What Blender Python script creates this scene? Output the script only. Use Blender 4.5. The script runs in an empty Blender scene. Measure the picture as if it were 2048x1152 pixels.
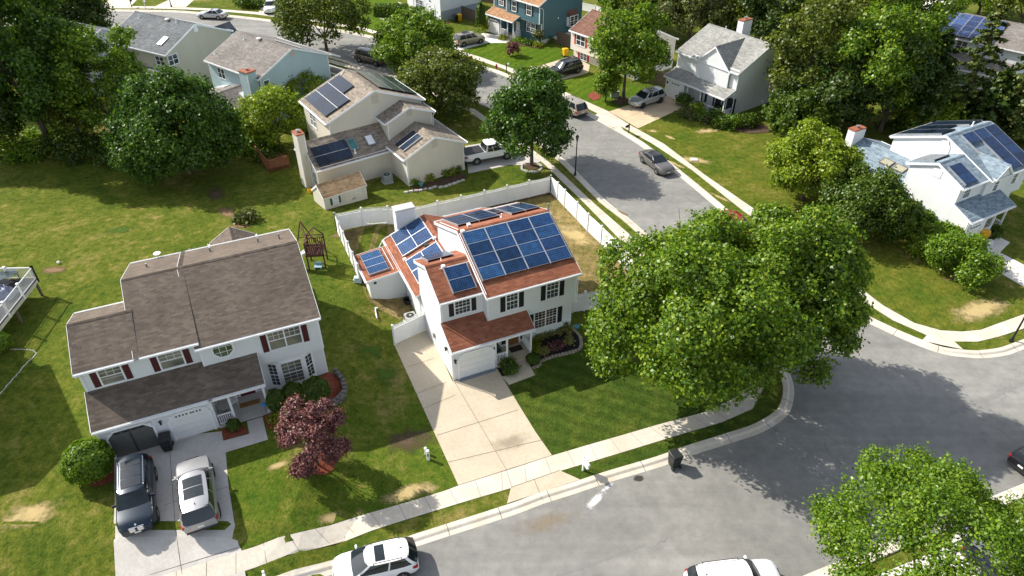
import bpy, bmesh, math, random
import numpy as np
from mathutils import Vector, Matrix
from mathutils.geometry import delaunay_2d_cdt
R = math.radians
rng = random.Random(7)
SC = bpy.context.scene
COL = SC.collection

# ---------------------------------------------------------------- survey of the site
# The camera was recovered from the photograph (size 2048 x 1152); gp() turns a surveyed
# photo point into the place on the ground it shows, so everything stands in metres.
FOC, PITCH, CAMZ = 1419.0, R(37.16), 34.35

def sstep(t):
    t = max(0.0, min(1.0, t))
    return t*t*(3-2*t)

def gz(x, y):
    """ground height: the neighbour's lot on the left lies about a metre higher"""
    return 1.1*sstep((-8.7-x)/3.8)*sstep((y-18.5)/4.5)*sstep((66-y)/16)

def ray(px, py):
    a = (px-1024)/FOC; b = (576-py)/FOC
    return Vector((a, math.cos(PITCH)+b*math.sin(PITCH), -math.sin(PITCH)+b*math.cos(PITCH)))

def gp(px, py, h=0.0):
    d = ray(px, py); z = 0.0; p = None
    for _ in range(40):
        t = (z+h-CAMZ)/d.z
        p = (d.x*t, d.y*t)
        z = 0.5*z+0.5*gz(*p)
    return Vector((p[0], p[1], gz(*p)))

def zp(px, py, z):
    d = ray(px, py); t = (z-CAMZ)/d.z
    return Vector((d.x*t, d.y*t, z))

def hgt(px, py, ty):
    """height of an upright thing whose foot is at (px,py) and whose top is at row ty"""
    b = gp(px, py); lo, hi = 0.0, 32.0
    for _ in range(40):
        m = (lo+hi)/2
        P = Vector((b.x, b.y, b.z+m-CAMZ))
        yy = 576-FOC*(P.y*math.sin(PITCH)+P.z*math.cos(PITCH))/(P.y*math.cos(PITCH)-P.z*math.sin(PITCH))
        if yy > ty: lo = m
        else: hi = m
    return lo

# ---------------------------------------------------------------- objects
def tag(o, label=None, cat=None, group=None, kind=None):
    if label: o['label'] = label
    if cat: o['category'] = cat
    if group: o['group'] = group
    if kind: o['kind'] = kind
    return o

def thing(name, label, cat, loc, rz=0.0, group=None):
    o = bpy.data.objects.new(name, None)
    o.empty_display_size = 0.3
    COL.objects.link(o); o.location = loc; o.rotation_euler = (0, 0, rz)
    return tag(o, label, cat, group)

def kids(o):
    return [c for c in bpy.data.objects if c.parent == o]

def dup(o, loc, rz, label, scale=None, group=None):
    r = o.copy(); COL.objects.link(r); r.location = loc; r.rotation_euler = (0, 0, rz)
    if scale: r.scale = scale
    r['label'] = label
    if group: r['group'] = group
    for ch in list(o.children):
        c = ch.copy(); COL.objects.link(c); c.parent = r
        for g in list(ch.children):
            d = g.copy(); COL.objects.link(d); d.parent = c
    return r

class MB:
    """collects faces and links them as ONE mesh object"""
    def __init__(s): s.v = []; s.f = []; s.uv = []; s.mi = []; s.hasuv = False
    def face(s, pts, uv=None, mi=0):
        n = len(s.v); s.v += [tuple(p) for p in pts]
        s.f.append(tuple(range(n, n+len(pts)))); s.mi.append(mi)
        if uv: s.hasuv = True
        s.uv.append(uv if uv else [(0, 0)]*len(pts))
    def hexa(s, p, mi=0):
        """p: 8 points, bottom ring 0-3 then top ring 4-7"""
        n = len(s.v); s.v += [tuple(q) for q in p]
        for f in ((3, 2, 1, 0), (4, 5, 6, 7), (0, 1, 5, 4), (1, 2, 6, 5), (2, 3, 7, 6), (3, 0, 4, 7)):
            s.f.append(tuple(n+i for i in f)); s.mi.append(mi); s.uv.append([(0, 0)]*4)
    def box(s, x0, x1, y0, y1, z0, z1, mi=0):
        s.hexa([(x0, y0, z0), (x1, y0, z0), (x1, y1, z0), (x0, y1, z0), (x0, y0, z1), (x1, y0, z1), (x1, y1, z1), (x0, y1, z1)], mi)
    def prism(s, poly, z0, z1, mi=0):
        n = len(poly)
        s.face([(p[0], p[1], z1) for p in poly], mi=mi); s.face([(p[0], p[1], z0) for p in reversed(poly)], mi=mi)
        for i in range(n):
            a, b = poly[i], poly[(i+1) % n]
            s.face([(a[0], a[1], z0), (b[0], b[1], z0), (b[0], b[1], z1), (a[0], a[1], z1)], mi=mi)
    def tube(s, a, b, r0, r1=None, n=8, mi=0, caps=True):
        a = Vector(a); b = Vector(b); r1 = r0 if r1 is None else r1
        d = (b-a).normalized(); u = d.orthogonal().normalized(); w = d.cross(u)
        k = len(s.v)
        for c, r in ((a, r0), (b, r1)):
            for i in range(n):
                t = 2*math.pi*i/n; s.v.append(tuple(c+u*(r*math.cos(t))+w*(r*math.sin(t))))
        for i in range(n):
            j = (i+1) % n
            s.f.append((k+i, k+j, k+n+j, k+n+i)); s.mi.append(mi); s.uv.append([(0, 0)]*4)
        if caps:
            s.f.append(tuple(k+i for i in reversed(range(n)))); s.mi.append(mi); s.uv.append([(0, 0)]*n)
            s.f.append(tuple(k+n+i for i in range(n))); s.mi.append(mi); s.uv.append([(0, 0)]*n)
    def lathe(s, prof, cx=0, cy=0, n=16, mi=0):
        k = len(s.v)
        for r, z in prof:
            for i in range(n):
                t = 2*math.pi*i/n; s.v.append((cx+r*math.cos(t), cy+r*math.sin(t), z))
        for q in range(len(prof)-1):
            for i in range(n):
                j = (i+1) % n
                s.f.append((k+q*n+i, k+q*n+j, k+(q+1)*n+j, k+(q+1)*n+i)); s.mi.append(mi); s.uv.append([(0, 0)]*4)
        s.f.append(tuple(k+(len(prof)-1)*n+i for i in range(n))); s.mi.append(mi); s.uv.append([(0, 0)]*n)
        s.f.append(tuple(k+i for i in reversed(range(n)))); s.mi.append(mi); s.uv.append([(0, 0)]*n)
    def build(s, name, mats, parent=None, smooth=None, bevel=0.0, label=None):
        me = bpy.data.meshes.new(name); me.from_pydata(s.v, [], s.f)
        if not isinstance(mats, (list, tuple)): mats = [mats]
        for m in mats: me.materials.append(m)
        me.polygons.foreach_set('material_index', s.mi)
        if s.hasuv:
            l = me.uv_layers.new(name='UVMap'); flat = [c for f in s.uv for p in f for c in p]
            l.data.foreach_set('uv', flat)
        if smooth is not None or bevel > 0:
            bm = bmesh.new(); bm.from_mesh(me); bmesh.ops.remove_doubles(bm, verts=bm.verts, dist=1e-5)
            bmesh.ops.recalc_face_normals(bm, faces=bm.faces)
            if bevel > 0:
                bmesh.ops.bevel(bm, geom=[e for e in bm.edges if e.is_manifold and e.calc_face_angle(0) > 0.6], offset=bevel, segments=2, affect='EDGES', clamp_overlap=True)
            bm.to_mesh(me); bm.free()
            if smooth is not None:
                me.polygons.foreach_set('use_smooth', [True]*len(me.polygons)); me.set_sharp_from_angle(angle=R(smooth))
        me.update()
        o = bpy.data.objects.new(name, me); COL.objects.link(o)
        if parent: o.parent = parent
        if label: o['label'] = label
        return o
# ---------------------------------------------------------------- materials (all node based)
class NT:
    def __init__(s, name):
        s.m = bpy.data.materials.new(name); s.m.use_nodes = True; s.t = s.m.node_tree; s.t.nodes.clear()
        s.out = s.t.nodes.new('ShaderNodeOutputMaterial')
    def n(s, typ, **kw):
        nd = s.t.nodes.new('ShaderNode'+typ)
        for k, v in kw.items():
            if k in nd.inputs: nd.inputs[k].default_value = v
            else: setattr(nd, k, v)
        return nd
    def l(s, a, b): s.t.links.new(a, b)
    def geo(s): return s.n('NewGeometry').outputs['Position']
    def obj(s): return s.n('TexCoord').outputs['Object']
    def uv(s): return s.n('TexCoord').outputs['UV']
    def noise(s, vec, scale, detail=4.0, rough=0.55, dist=0.0):
        k = s.n('TexNoise'); k.inputs['Scale'].default_value = scale; k.inputs['Detail'].default_value = detail
        k.inputs['Roughness'].default_value = rough; k.inputs['Distortion'].default_value = dist
        s.l(vec, k.inputs['Vector']); return k.outputs['Fac']
    def ramp(s, fac, stops, interp='LINEAR'):
        k = s.n('ValToRGB'); k.color_ramp.interpolation = interp; e = k.color_ramp.elements
        while len(e) < len(stops): e.new(0.5)
        for el, (p, c) in zip(e, stops):
            el.position = p; el.color = c if len(c) == 4 else (*c, 1)
        s.l(fac, k.inputs['Fac']); return k.outputs['Color']
    def mix(s, fac, a, b, mode='MIX'):
        k = s.n('Mix', data_type='RGBA', blend_type=mode)
        for sock, v in ((k.inputs[0], fac), (k.inputs[6], a), (k.inputs[7], b)):
            if isinstance(v, (int, float)): sock.default_value = v
            elif isinstance(v, tuple): sock.default_value = v if len(v) == 4 else (*v, 1)
            else: s.l(v, sock)
        return k.outputs[2]
    def math(s, op, a, b=0.0, c=0.0):
        k = s.n('Math', operation=op)
        for i, v in enumerate((a, b, c)):
            if isinstance(v, (int, float)): k.inputs[i].default_value = v
            else: s.l(v, k.inputs[i])
        return k.outputs[0]
    def bump(s, h, strength=0.3, dist=0.02):
        k = s.n('Bump'); k.inputs['Strength'].default_value = strength; k.inputs['Distance'].default_value = dist
        s.l(h, k.inputs['Height']); return k.outputs['Normal']
    def pbr(s, col, rough=0.7, spec=0.4, metal=0.0, normal=None, coat=0.0, alpha=None):
        k = s.n('BsdfPrincipled')
        if isinstance(col, tuple): k.inputs['Base Color'].default_value = (*col[:3], 1)
        else: s.l(col, k.inputs['Base Color'])
        if isinstance(rough, (int, float)): k.inputs['Roughness'].default_value = rough
        else: s.l(rough, k.inputs['Roughness'])
        k.inputs['Specular IOR Level'].default_value = spec; k.inputs['Metallic'].default_value = metal
        k.inputs['Coat Weight'].default_value = coat; k.inputs['Coat Roughness'].default_value = 0.06
        if normal: s.l(normal, k.inputs['Normal'])
        if alpha is not None: s.l(alpha, k.inputs['Alpha'])
        s.l(k.outputs[0], s.out.inputs['Surface']); return s.m

def sc(c, k): return tuple(min(1.0, x*k) for x in c)
MC = {}
def plain(name, col, rough=0.6, spec=0.4, metal=0.0, var=0.12, scale=3.0, coat=0.0):
    if name in MC: return MC[name]
    t = NT(name); v = t.noise(t.obj(), scale, 4)
    c = t.ramp(v, [(0.25, sc(col, 1-var)), (0.75, sc(col, 1+var))])
    MC[name] = t.pbr(c, rough, spec, metal, coat=coat); return MC[name]

def siding(name, col, lap=0.115):
    if name in MC: return MC[name]
    t = NT(name); o = t.obj(); sep = t.n('SeparateXYZ'); t.l(o, sep.inputs[0])
    fr = t.math('FRACT', t.math('DIVIDE', sep.outputs[2], lap))
    n1 = t.noise(o, 0.7, 3); n2 = t.noise(o, 14, 2)
    c = t.ramp(n1, [(0.3, sc(col, 0.93)), (0.7, col)])
    groove = t.ramp(fr, [(0.0, (0.62,)*3), (0.10, (1, 1, 1)), (1.0, (1, 1, 1))])   # shade under each lap, painted into the siding colour
    c = t.mix(0.55, c, t.mix(1.0, c, groove, 'MULTIPLY'))
    h = t.math('ADD', t.math('MULTIPLY', fr, -1.0), t.math('MULTIPLY', n2, 0.08))
    MC[name] = t.pbr(c, 0.5, 0.35, normal=t.bump(h, 0.35, 0.012)); return MC[name]

def shingle(name, a, b, c):
    if name in MC: return MC[name]
    t = NT(name); uv = t.uv()
    def brick(sx, off):
        k = t.n('TexBrick'); k.offset = off; k.squash = 1.0
        k.inputs['Color1'].default_value = (0, 0, 0, 1); k.inputs['Color2'].default_value = (1, 1, 1, 1)
        k.inputs['Mortar'].default_value = (0.5, 0.5, 0.5, 1); k.inputs['Scale'].default_value = 1.0
        k.inputs['Mortar Size'].default_value = 0.006; k.inputs['Mortar Smooth'].default_value = 0.2
        k.inputs['Brick Width'].default_value = sx; k.inputs['Row Height'].default_value = 0.15
        t.l(uv, k.inputs['Vector']); return k
    k1 = brick(0.31, 0.37); k2 = brick(0.57, 0.61)
    mixv = t.math('ADD', t.math('MULTIPLY', k1.outputs[0], 0.6), t.math('MULTIPLY', k2.outputs[0], 0.4))
    col = t.ramp(mixv, [(0.1, a), (0.5, b), (0.9, c)])
    big = t.ramp(t.noise(t.obj(), 0.35, 4), [(0.3, (0.80,)*3), (0.7, (1.08,)*3)])
    fine = t.ramp(t.noise(t.obj(), 26, 3), [(0.3, (0.82,)*3), (0.7, (1.12,)*3)])
    streak = t.n('Mapping'); streak.inputs['Scale'].default_value = (1.3, 0.09, 1); t.l(uv, streak.inputs['Vector'])
    st = t.ramp(t.noise(streak.outputs[0], 1.0, 3), [(0.35, (0.88,)*3), (0.65, (1.04,)*3)])
    col = t.mix(1.0, t.mix(1.0, t.mix(1.0, col, big, 'MULTIPLY'), fine, 'MULTIPLY'), st, 'MULTIPLY')
    sep = t.n('SeparateXYZ'); t.l(uv, sep.inputs[0])
    row = t.math('FRACT', t.math('DIVIDE', sep.outputs[1], 0.15))
    edge = t.ramp(row, [(0.0, (0.55,)*3), (0.12, (1, 1, 1)), (1, (1, 1, 1))])      # darker along the lower edge of each course
    col = t.mix(0.6, col, t.mix(1.0, col, edge, 'MULTIPLY'))
    h = t.math('ADD', t.math('ADD', row, t.math('MULTIPLY', mixv, 0.7)), t.math('MULTIPLY', t.noise(t.obj(), 40, 2), 0.3))
    MC[name] = t.pbr(col, 0.88, 0.2, normal=t.bump(h, 0.6, 0.014)); return MC[name]

def solar(name, cell, line, size=0.162, rough=0.14, hue=None, spec=0.35):
    if name in MC: return MC[name]
    t = NT(name); k = t.n('TexBrick'); k.offset = 0.0
    k.inputs['Color1'].default_value = (*sc(cell, 0.72), 1); k.inputs['Color2'].default_value = (*sc(cell, 1.3), 1)
    k.inputs['Mortar'].default_value = (*line, 1); k.inputs['Scale'].default_value = 1.0
    k.inputs['Mortar Size'].default_value = 0.0075; k.inputs['Brick Width'].default_value = size; k.inputs['Row Height'].default_value = size
    t.l(t.uv(), k.inputs['Vector'])
    oi = t.n('ObjectInfo'); c = k.outputs[0]
    c = t.mix(1.0, c, t.ramp(oi.outputs['Random'], [(0, (0.45, 0.55, 0.55)), (0.5, (0.85, 0.95, 1.0)), (1, (1.2, 1.45, 1.35))]), 'MULTIPLY')
    c = t.mix(1.0, c, t.ramp(t.noise(t.obj(), 2.2, 4), [(0.35, (0.8,)*3), (0.7, (1.2,)*3)]), 'MULTIPLY')
    MC[name] = t.pbr(c, rough, spec, coat=0.15); return MC[name]

def glass(name, dark=(0.03, 0.035, 0.04), blind=None):
    """window pane: a dark room behind glass, with blinds or curtains where the photo shows them"""
    if name in MC: return MC[name]
    t = NT(name); o = t.obj()
    c = t.ramp(t.noise(o, 1.1, 3), [(0.3, sc(dark, 0.5)), (0.7, sc(dark, 2.2))])
    if blind:
        sep = t.n('SeparateXYZ'); t.l(o, sep.inputs[0]); fr = t.math('FRACT', t.math('DIVIDE', sep.outputs[2], 0.05))
        c = t.mix(t.ramp(t.noise(o, 0.45, 2), [(0.42, (0.25,)*3), (0.58, (0.8,)*3)]), c, t.ramp(fr, [(0, sc(blind, 0.6)), (0.3, blind)]))
    MC[name] = t.pbr(c, 0.05, 0.6); return MC[name]

def grass(name, lush, mid, dry, bias=0.5, mow=None, fresh=0.0):
    t = NT(name); p = t.geo()
    n1 = t.noise(p, 0.09, 6, 0.66, 0.8); n2 = t.noise(p, 0.42, 6, 0.68, 0.4); n3 = t.noise(p, 1.9, 5, 0.72); n4 = t.noise(p, 7.5, 4, 0.75); n5 = t.noise(p, 22, 2, 0.8)
    s = t.math('ADD', t.math('MULTIPLY', n1, 0.46), t.math('ADD', t.math('MULTIPLY', n2, 0.40), t.math('MULTIPLY', n3, 0.30)))
    b = bias+0.08
    col = t.ramp(s, [(b-0.15, lush), (b-0.01, mid), (b+0.11, dry), (b+0.20, sc(dry, 1.12))])
    if mow:
        mp = t.n('Mapping'); mp.inputs['Rotation'].default_value = (0, 0, mow[0]); t.l(p, mp.inputs['Vector'])
        sp = t.n('SeparateXYZ'); t.l(mp.outputs[0], sp.inputs[0])
        w = t.math('SINE', t.math('ADD', t.math('MULTIPLY', sp.outputs[0], 2*math.pi/mow[1]), t.math('MULTIPLY', n2, 5.0)))
        col = t.mix(mow[2], col, t.mix(1.0, col, t.ramp(t.math('MULTIPLY_ADD', w, 0.5, 0.5), [(0.25, (0.74,)*3), (0.75, (1.2, 1.18, 1.15))]), 'MULTIPLY'))
    tuft = t.ramp(t.math('ADD', t.math('MULTIPLY', n4, 0.65), t.math('MULTIPLY', n5, 0.35)), [(0.30, (0.40, 0.44, 0.42)), (0.48, (0.92,)*3), (0.58, (1.12, 1.10, 1.05)), (0.74, (1.75, 1.60, 1.5))])
    col = t.mix(1.0, col, tuft, 'MULTIPLY')
    col = t.mix(1.0, col, t.ramp(n3, [(0.3, (0.66, 0.74, 0.6)), (0.5, (1, 1, 1)), (0.7, (1.24, 1.14, 1.15))]), 'MULTIPLY')
    h = t.math('ADD', t.math('MULTIPLY', n4, 0.9), t.math('ADD', t.math('MULTIPLY', n3, 0.9), t.math('MULTIPLY', n5, 0.3)))
    return t.pbr(col, 0.97, 0.04, normal=t.bump(h, 0.85, 0.13))

def concrete(name, col, stain, joint=None):
    t = NT(name); p = t.geo()
    n1 = t.noise(p, 0.5, 5, 0.65); n2 = t.noise(p, 5, 5, 0.7); n3 = t.noise(p, 45, 2)
    c = t.ramp(n1, [(0.3, stain), (0.62, col)])
    c = t.mix(1.0, c, t.ramp(n2, [(0.25, (0.86, 0.85, 0.83)), (0.7, (1.05, 1.05, 1.05))]), 'MULTIPLY')
    c = t.mix(1.0, c, t.ramp(n3, [(0.3, (0.9,)*3), (0.7, (1.07,)*3)]), 'MULTIPLY')
    return t.pbr(c, 0.9, 0.25, normal=t.bump(t.math('ADD', n2, n3), 0.15, 0.01))

def asphalt():
    t = NT('asphalt'); p = t.geo()
    n1 = t.noise(p, 0.16, 5, 0.6, 0.4); n2 = t.noise(p, 1.3, 5, 0.7); n3 = t.noise(p, 30, 3, 0.8)
    c = t.ramp(n1, [(0.3, (0.180, 0.178, 0.168)), (0.7, (0.250, 0.246, 0.230))])
    c = t.mix(1.0, c, t.ramp(n2, [(0.28, (0.80,)*3), (0.7, (1.12, 1.11, 1.09))]), 'MULTIPLY')
    c = t.mix(1.0, c, t.ramp(n3, [(0.3, (0.82,)*3), (0.72, (1.2,)*3)]), 'MULTIPLY')
    mp = t.n('Mapping'); mp.inputs['Rotation'].default_value = (0, 0, R(-20)); mp.inputs['Scale'].default_value = (0.05, 0.8, 1); t.l(p, mp.inputs['Vector'])
    c = t.mix(1.0, c, t.ramp(t.noise(mp.outputs[0], 1.0, 4), [(0.35, (0.90,)*3), (0.65, (1.08,)*3)]), 'MULTIPLY')
    # fine cracks: thin dark lines along voronoi borders
    vo = t.n('TexVoronoi', feature='DISTANCE_TO_EDGE'); vo.inputs['Scale'].default_value = 0.16
    wp = t.n('VectorMath', operation='ADD'); wn = t.n('TexNoise'); wn.inputs['Scale'].default_value = 0.6; wn.inputs['Detail'].default_value = 5
    t.l(p, wn.inputs['Vector']); t.l(p, wp.inputs[0]); sc2 = t.n('VectorMath', operation='SCALE'); sc2.inputs['Scale'].default_value = 3.0
    t.l(wn.outputs['Color'], sc2.inputs[0]); t.l(sc2.outputs[0], wp.inputs[1]); t.l(wp.outputs[0], vo.inputs['Vector'])
    crack = t.ramp(vo.outputs['Distance'], [(0.0, (0.55,)*3), (0.005, (1, 1, 1))])
    c = t.mix(t.ramp(n1, [(0.45, (0,)*3), (0.6, (0.75,)*3)]), c, t.mix(1.0, c, crack, 'MULTIPLY'))
    return t.pbr(c, 0.9, 0.25, normal=t.bump(n3, 0.25, 0.01))

def patch_mat(name, col, col2, soft=0.45, amt=1.0):
    """worn or bare spot that fades into what lies under it; UV runs -1..1 over the spot"""
    t = NT(name); uv = t.uv(); p = t.geo()
    ln = t.n('VectorMath', operation='LENGTH'); t.l(uv, ln.inputs[0])
    e = t.math('ADD', ln.outputs['Value'], t.math('MULTIPLY', t.math('SUBTRACT', t.noise(p, 1.4, 5, 0.7), 0.5), 1.5))
    a = t.ramp(e, [(max(0.0, 0.72-soft), (amt,)*3), (0.78, (0, 0, 0))])
    c = t.mix(t.noise(p, 3.0, 5, 0.7), col, col2)
    return t.pbr(c, 0.95, 0.1, alpha=a)

def leafmat(name, a, b, c, trans=0.35):
    t = NT(name); g = t.n('NewGeometry'); o = t.obj()
    isl = g.outputs['Random Per Island']
    f = t.math('ADD', t.math('MULTIPLY', isl, 0.6), t.math('MULTIPLY', t.noise(o, 0.9, 4, 0.6), 0.5))
    col = t.ramp(f, [(0.25, a), (0.52, b), (0.85, c)])
    d = t.n('BsdfDiffuse'); t.l(col, d.inputs['Color'])
    tr = t.n('BsdfTranslucent'); t.l(t.mix(1.0, col, (1.15, 1.25, 0.55), 'MULTIPLY'), tr.inputs['Color'])
    m1 = t.n('MixShader'); m1.inputs[0].default_value = trans; t.l(d.outputs[0], m1.inputs[1]); t.l(tr.outputs[0], m1.inputs[2])
    gl = t.n('BsdfGlossy'); gl.inputs['Roughness'].default_value = 0.42; gl.inputs['Color'].default_value = (0.9, 0.95, 0.9, 1)
    m2 = t.n('MixShader'); m2.inputs[0].default_value = 0.022; t.l(m1.outputs[0], m2.inputs[1]); t.l(gl.outputs[0], m2.inputs[2])
    t.l(m2.outputs[0], t.out.inputs['Surface']); return t.m

def bark(name, col):
    t = NT(name); o = t.obj(); mp = t.n('Mapping'); mp.inputs['Scale'].default_value = (9, 9, 1.5); t.l(o, mp.inputs['Vector'])
    n1 = t.noise(mp.outputs[0], 1.0, 5, 0.7)
    return t.pbr(t.ramp(n1, [(0.3, sc(col, 0.55)), (0.7, sc(col, 1.3))]), 0.95, 0.1, normal=t.bump(n1, 0.6, 0.03))

def mulch(name, col):
    t = NT(name); p = t.geo(); n1 = t.noise(p, 9, 4, 0.8); n2 = t.noise(p, 1.2, 4)
    c = t.mix(1.0, t.ramp(n1, [(0.3, sc(col, 0.55)), (0.7, sc(col, 1.45))]), t.ramp(n2, [(0.3, (0.8,)*3), (0.7, (1.15,)*3)]), 'MULTIPLY')
    return t.pbr(c, 0.95, 0.1, normal=t.bump(n1, 0.8, 0.05))

def wood(name, col, stretch=(14, 14, 1.2)):
    if name in MC: return MC[name]
    t = NT(name); mp = t.n('Mapping'); mp.inputs['Scale'].default_value = stretch; t.l(t.obj(), mp.inputs['Vector'])
    n1 = t.noise(mp.outputs[0], 1.0, 5, 0.7)
    MC[name] = t.pbr(t.ramp(n1, [(0.25, sc(col, 0.55)), (0.55, col), (0.8, sc(col, 1.35))]), 0.85, 0.2, normal=t.bump(n1, 0.3, 0.01)); return MC[name]

def carpaint(name, col, metal=0.0, rough=0.28):
    if name in MC: return MC[name]
    t = NT(name); n = t.noise(t.obj(), 1.3, 3)
    MC[name] = t.pbr(t.ramp(n, [(0.3, sc(col, 0.94)), (0.7, sc(col, 1.05))]), rough, 0.4, metal, coat=0.45); return MC[name]

WHITE = plain('white_trim', (0.78, 0.79, 0.80), 0.45, var=0.05)
VINYL = plain('white_vinyl', (0.78, 0.78, 0.77), 0.4, var=0.06, scale=1.2)
BLACKSH = plain('black_shutter', (0.012, 0.013, 0.016), 0.5)
GREYMETAL = plain('grey_metal', (0.32, 0.33, 0.33), 0.45, metal=0.6)
DARKPLASTIC = plain('dark_plastic', (0.02, 0.022, 0.022), 0.55)
PANE = glass('window_pane')
PANEB = glass('window_pane_blind', (0.05, 0.055, 0.05), (0.30, 0.28, 0.21))
ALU = plain('panel_rail', (0.55, 0.56, 0.58), 0.35, metal=0.7)
BLUEPV = solar('blue_solar_cells', (0.006, 0.029, 0.105), (0.085, 0.15, 0.22), rough=.2, spec=.22)
DARKPV = solar('black_solar_cells', (0.010, 0.017, 0.035), (0.02, 0.03, 0.055))
NAVYPV = solar('navy_solar_cells', (0.006, 0.022, 0.075), (0.035, 0.062, 0.11), rough=.2, spec=.25)
# ---------------------------------------------------------------- ground, road, pavements
GRASS = grass('lawn_grass', (0.058, 0.098, 0.012), (0.118, 0.142, 0.020), (0.250, 0.205, 0.072), 0.53)
GRASS_SOD = grass('sod_grass', (0.048, 0.084, 0.013), (0.082, 0.112, 0.018), (0.190, 0.165, 0.055), 0.60, mow=(R(-66), 1.1, 0.45))
GRASS_DRY = grass('dry_grass', (0.100, 0.110, 0.024), (0.215, 0.170, 0.066), (0.330, 0.250, 0.115), 0.50)
GRASS_LUSH = grass('lush_grass', (0.070, 0.130, 0.010), (0.115, 0.160, 0.014), (0.200, 0.190, 0.050), 0.62, mow=(R(35), 1.3, 0.3))
GRASS_MOWN = grass('mown_grass', (0.066, 0.110, 0.012), (0.128, 0.142, 0.020), (0.240, 0.195, 0.065), 0.54, mow=(R(62), 1.6, 0.16))
ASPHALT = asphalt()
CONC = concrete('pavement_concrete', (0.58, 0.54, 0.47), (0.50, 0.44, 0.35))
CONC_WARM = concrete('driveway_concrete', (0.50, 0.435, 0.335), (0.45, 0.38, 0.28))
CONC_GREY = concrete('grey_concrete', (0.50, 0.48, 0.45), (0.40, 0.38, 0.35))
CONC_PALE = concrete('pale_concrete', (0.66, 0.64, 0.60), (0.58, 0.55, 0.50))
JOINT = plain('joint_dirt', (0.10, 0.075, 0.045), 0.95, var=0.4, scale=6)

xs = [-1500, -700, -350, -200, -140]+[(-110+i*4.0) for i in range(18)]+[(-36+i*0.8) for i in range(46)]+[(2+i*4.0) for i in range(27)]+[140, 200, 350, 700, 1500]
ys = [-400, -120, -30, 0, 8]+[(14+i*0.8) for i in range(72)]+[(73+i*4.0) for i in range(20)]+[170, 220, 320, 600, 1500]
g = MB(); nx = len(xs)
g.v = [(x, y, gz(x, y)) for y in ys for x in xs]
for j in range(len(ys)-1):
    for i in range(nx-1):
        a = j*nx+i; g.f.append((a, a+1, a+nx+1, a+nx)); g.mi.append(0); g.uv.append([(0, 0)]*4)
tag(g.build('lawn', GRASS, smooth=40), 'patchy green and yellow lawn running between all the houses', 'lawn', kind='structure')

def draped(poly, off, step=1.1):
    """triangulate a ground outline, following the slope where there is one"""
    co = [Vector((p[0], p[1])) for p in poly]; n = len(co)
    pts = []; ring = []
    sloped = any(gz(p.x, p.y) > 0.004 for p in co)
    for i in range(n):
        a, b = co[i], co[(i+1) % n]; k = max(1, int((b-a).length/step)) if sloped else 1
        for q in range(k): ring.append(len(pts)); pts.append(a.lerp(b, q/k))
    extra = []
    if sloped:
        x0 = min(p.x for p in co); x1 = max(p.x for p in co); y0 = min(p.y for p in co); y1 = max(p.y for p in co)
        x = x0+step/2
        while x < x1:
            y = y0+step/2
            while y < y1: extra.append(Vector((x+0.01*math.sin(y*7), y))); y += step
            x += step
    m = len(pts); pts += extra
    v, e, f, *_ = delaunay_2d_cdt(pts, [(i, (i+1) % m) for i in range(m)], [], 1, 1e-4)
    return [(p.x, p.y, gz(p.x, p.y)+off) for p in v], [tuple(q) for q in f]

def sheet(name, poly, off, mat, label, cat, uvspot=None, kind='structure'):
    v, f = draped(poly, off)
    b = MB(); b.v = v; b.f = f; b.mi = [0]*len(f); b.uv = [[(0, 0)]*len(q) for q in f]
    if uvspot:
        cx, cy, rx, ry, rot = uvspot; c, s = math.cos(rot), math.sin(rot); b.hasuv = True
        def U(p): dx, dy = p[0]-cx, p[1]-cy; return ((dx*c+dy*s)/rx, (-dx*s+dy*c)/ry)
        b.uv = [[U(v[i]) for i in q] for q in f]
    return tag(b.build(name, mat), label, cat, kind=kind)

def P(*px): return [gp(*p) for p in px]

def smooth(pts, n=3):
    """Catmull-Rom through surveyed points"""
    out = []
    for i in range(len(pts)-1):
        p0 = pts[max(0, i-1)]; p1 = pts[i]; p2 = pts[i+1]; p3 = pts[min(len(pts)-1, i+2)]
        for k in range(n):
            t = k/n
            out.append(0.5*((2*p1)+(p2-p0)*t+(2*p0-5*p1+4*p2-p3)*t*t+(3*p1-p0-3*p2+p3)*t**3))
    out.append(pts[-1]); return out

# edges of the asphalt (photo survey)
far_kerb = smooth(P((-260, 20), (-60, 20), (207, 22.5), (322, 24), (390, 27.5), (512, 40), (650, 59), (759, 80), (895, 112.5), (930, 129), (987, 144), (1060, 175), (1130, 208), (1184, 236), (1274, 287.5), (1361, 355), (1439, 420.5), (1530, 495), (1620, 565), (1703, 627), (1751, 653.5), (1823, 686), (1886, 708.5), (1946, 716), (1973, 716), (2011, 711), (2048, 698.5), (2200, 640), (2420, 540)))
near_kerb = smooth(P((300, 1272), (480, 1211), (655, 1152), (854, 1086.5), (1024, 1031.5), (1086, 1008), (1146, 989), (1224, 963), (1324, 933), (1384, 911), (1469, 884), (1526, 864), (1573, 833), (1587, 800), (1586, 765), (1566, 720), (1520, 660), (1440, 590), (1336, 495), (1309, 480), (1254, 433), (1211, 400), (1146, 335), (1121, 313), (1060, 268), (985, 213), (870, 172), (747, 140), (662, 112), (512, 82), (300, 64), (-60, 62), (-260, 62)))
south_kerb = smooth(P((2420, 812), (2180, 913), (2048, 966.5), (2011, 981.5), (1903, 1026.5), (1800, 1069), (1605, 1152), (1300, 1270), (800, 1430)))
road = far_kerb+south_kerb+[gp(300, 1560)]+near_kerb
sheet('road', road, 0.004, ASPHALT, 'worn grey asphalt street bending round the corner lots', 'road')

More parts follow.
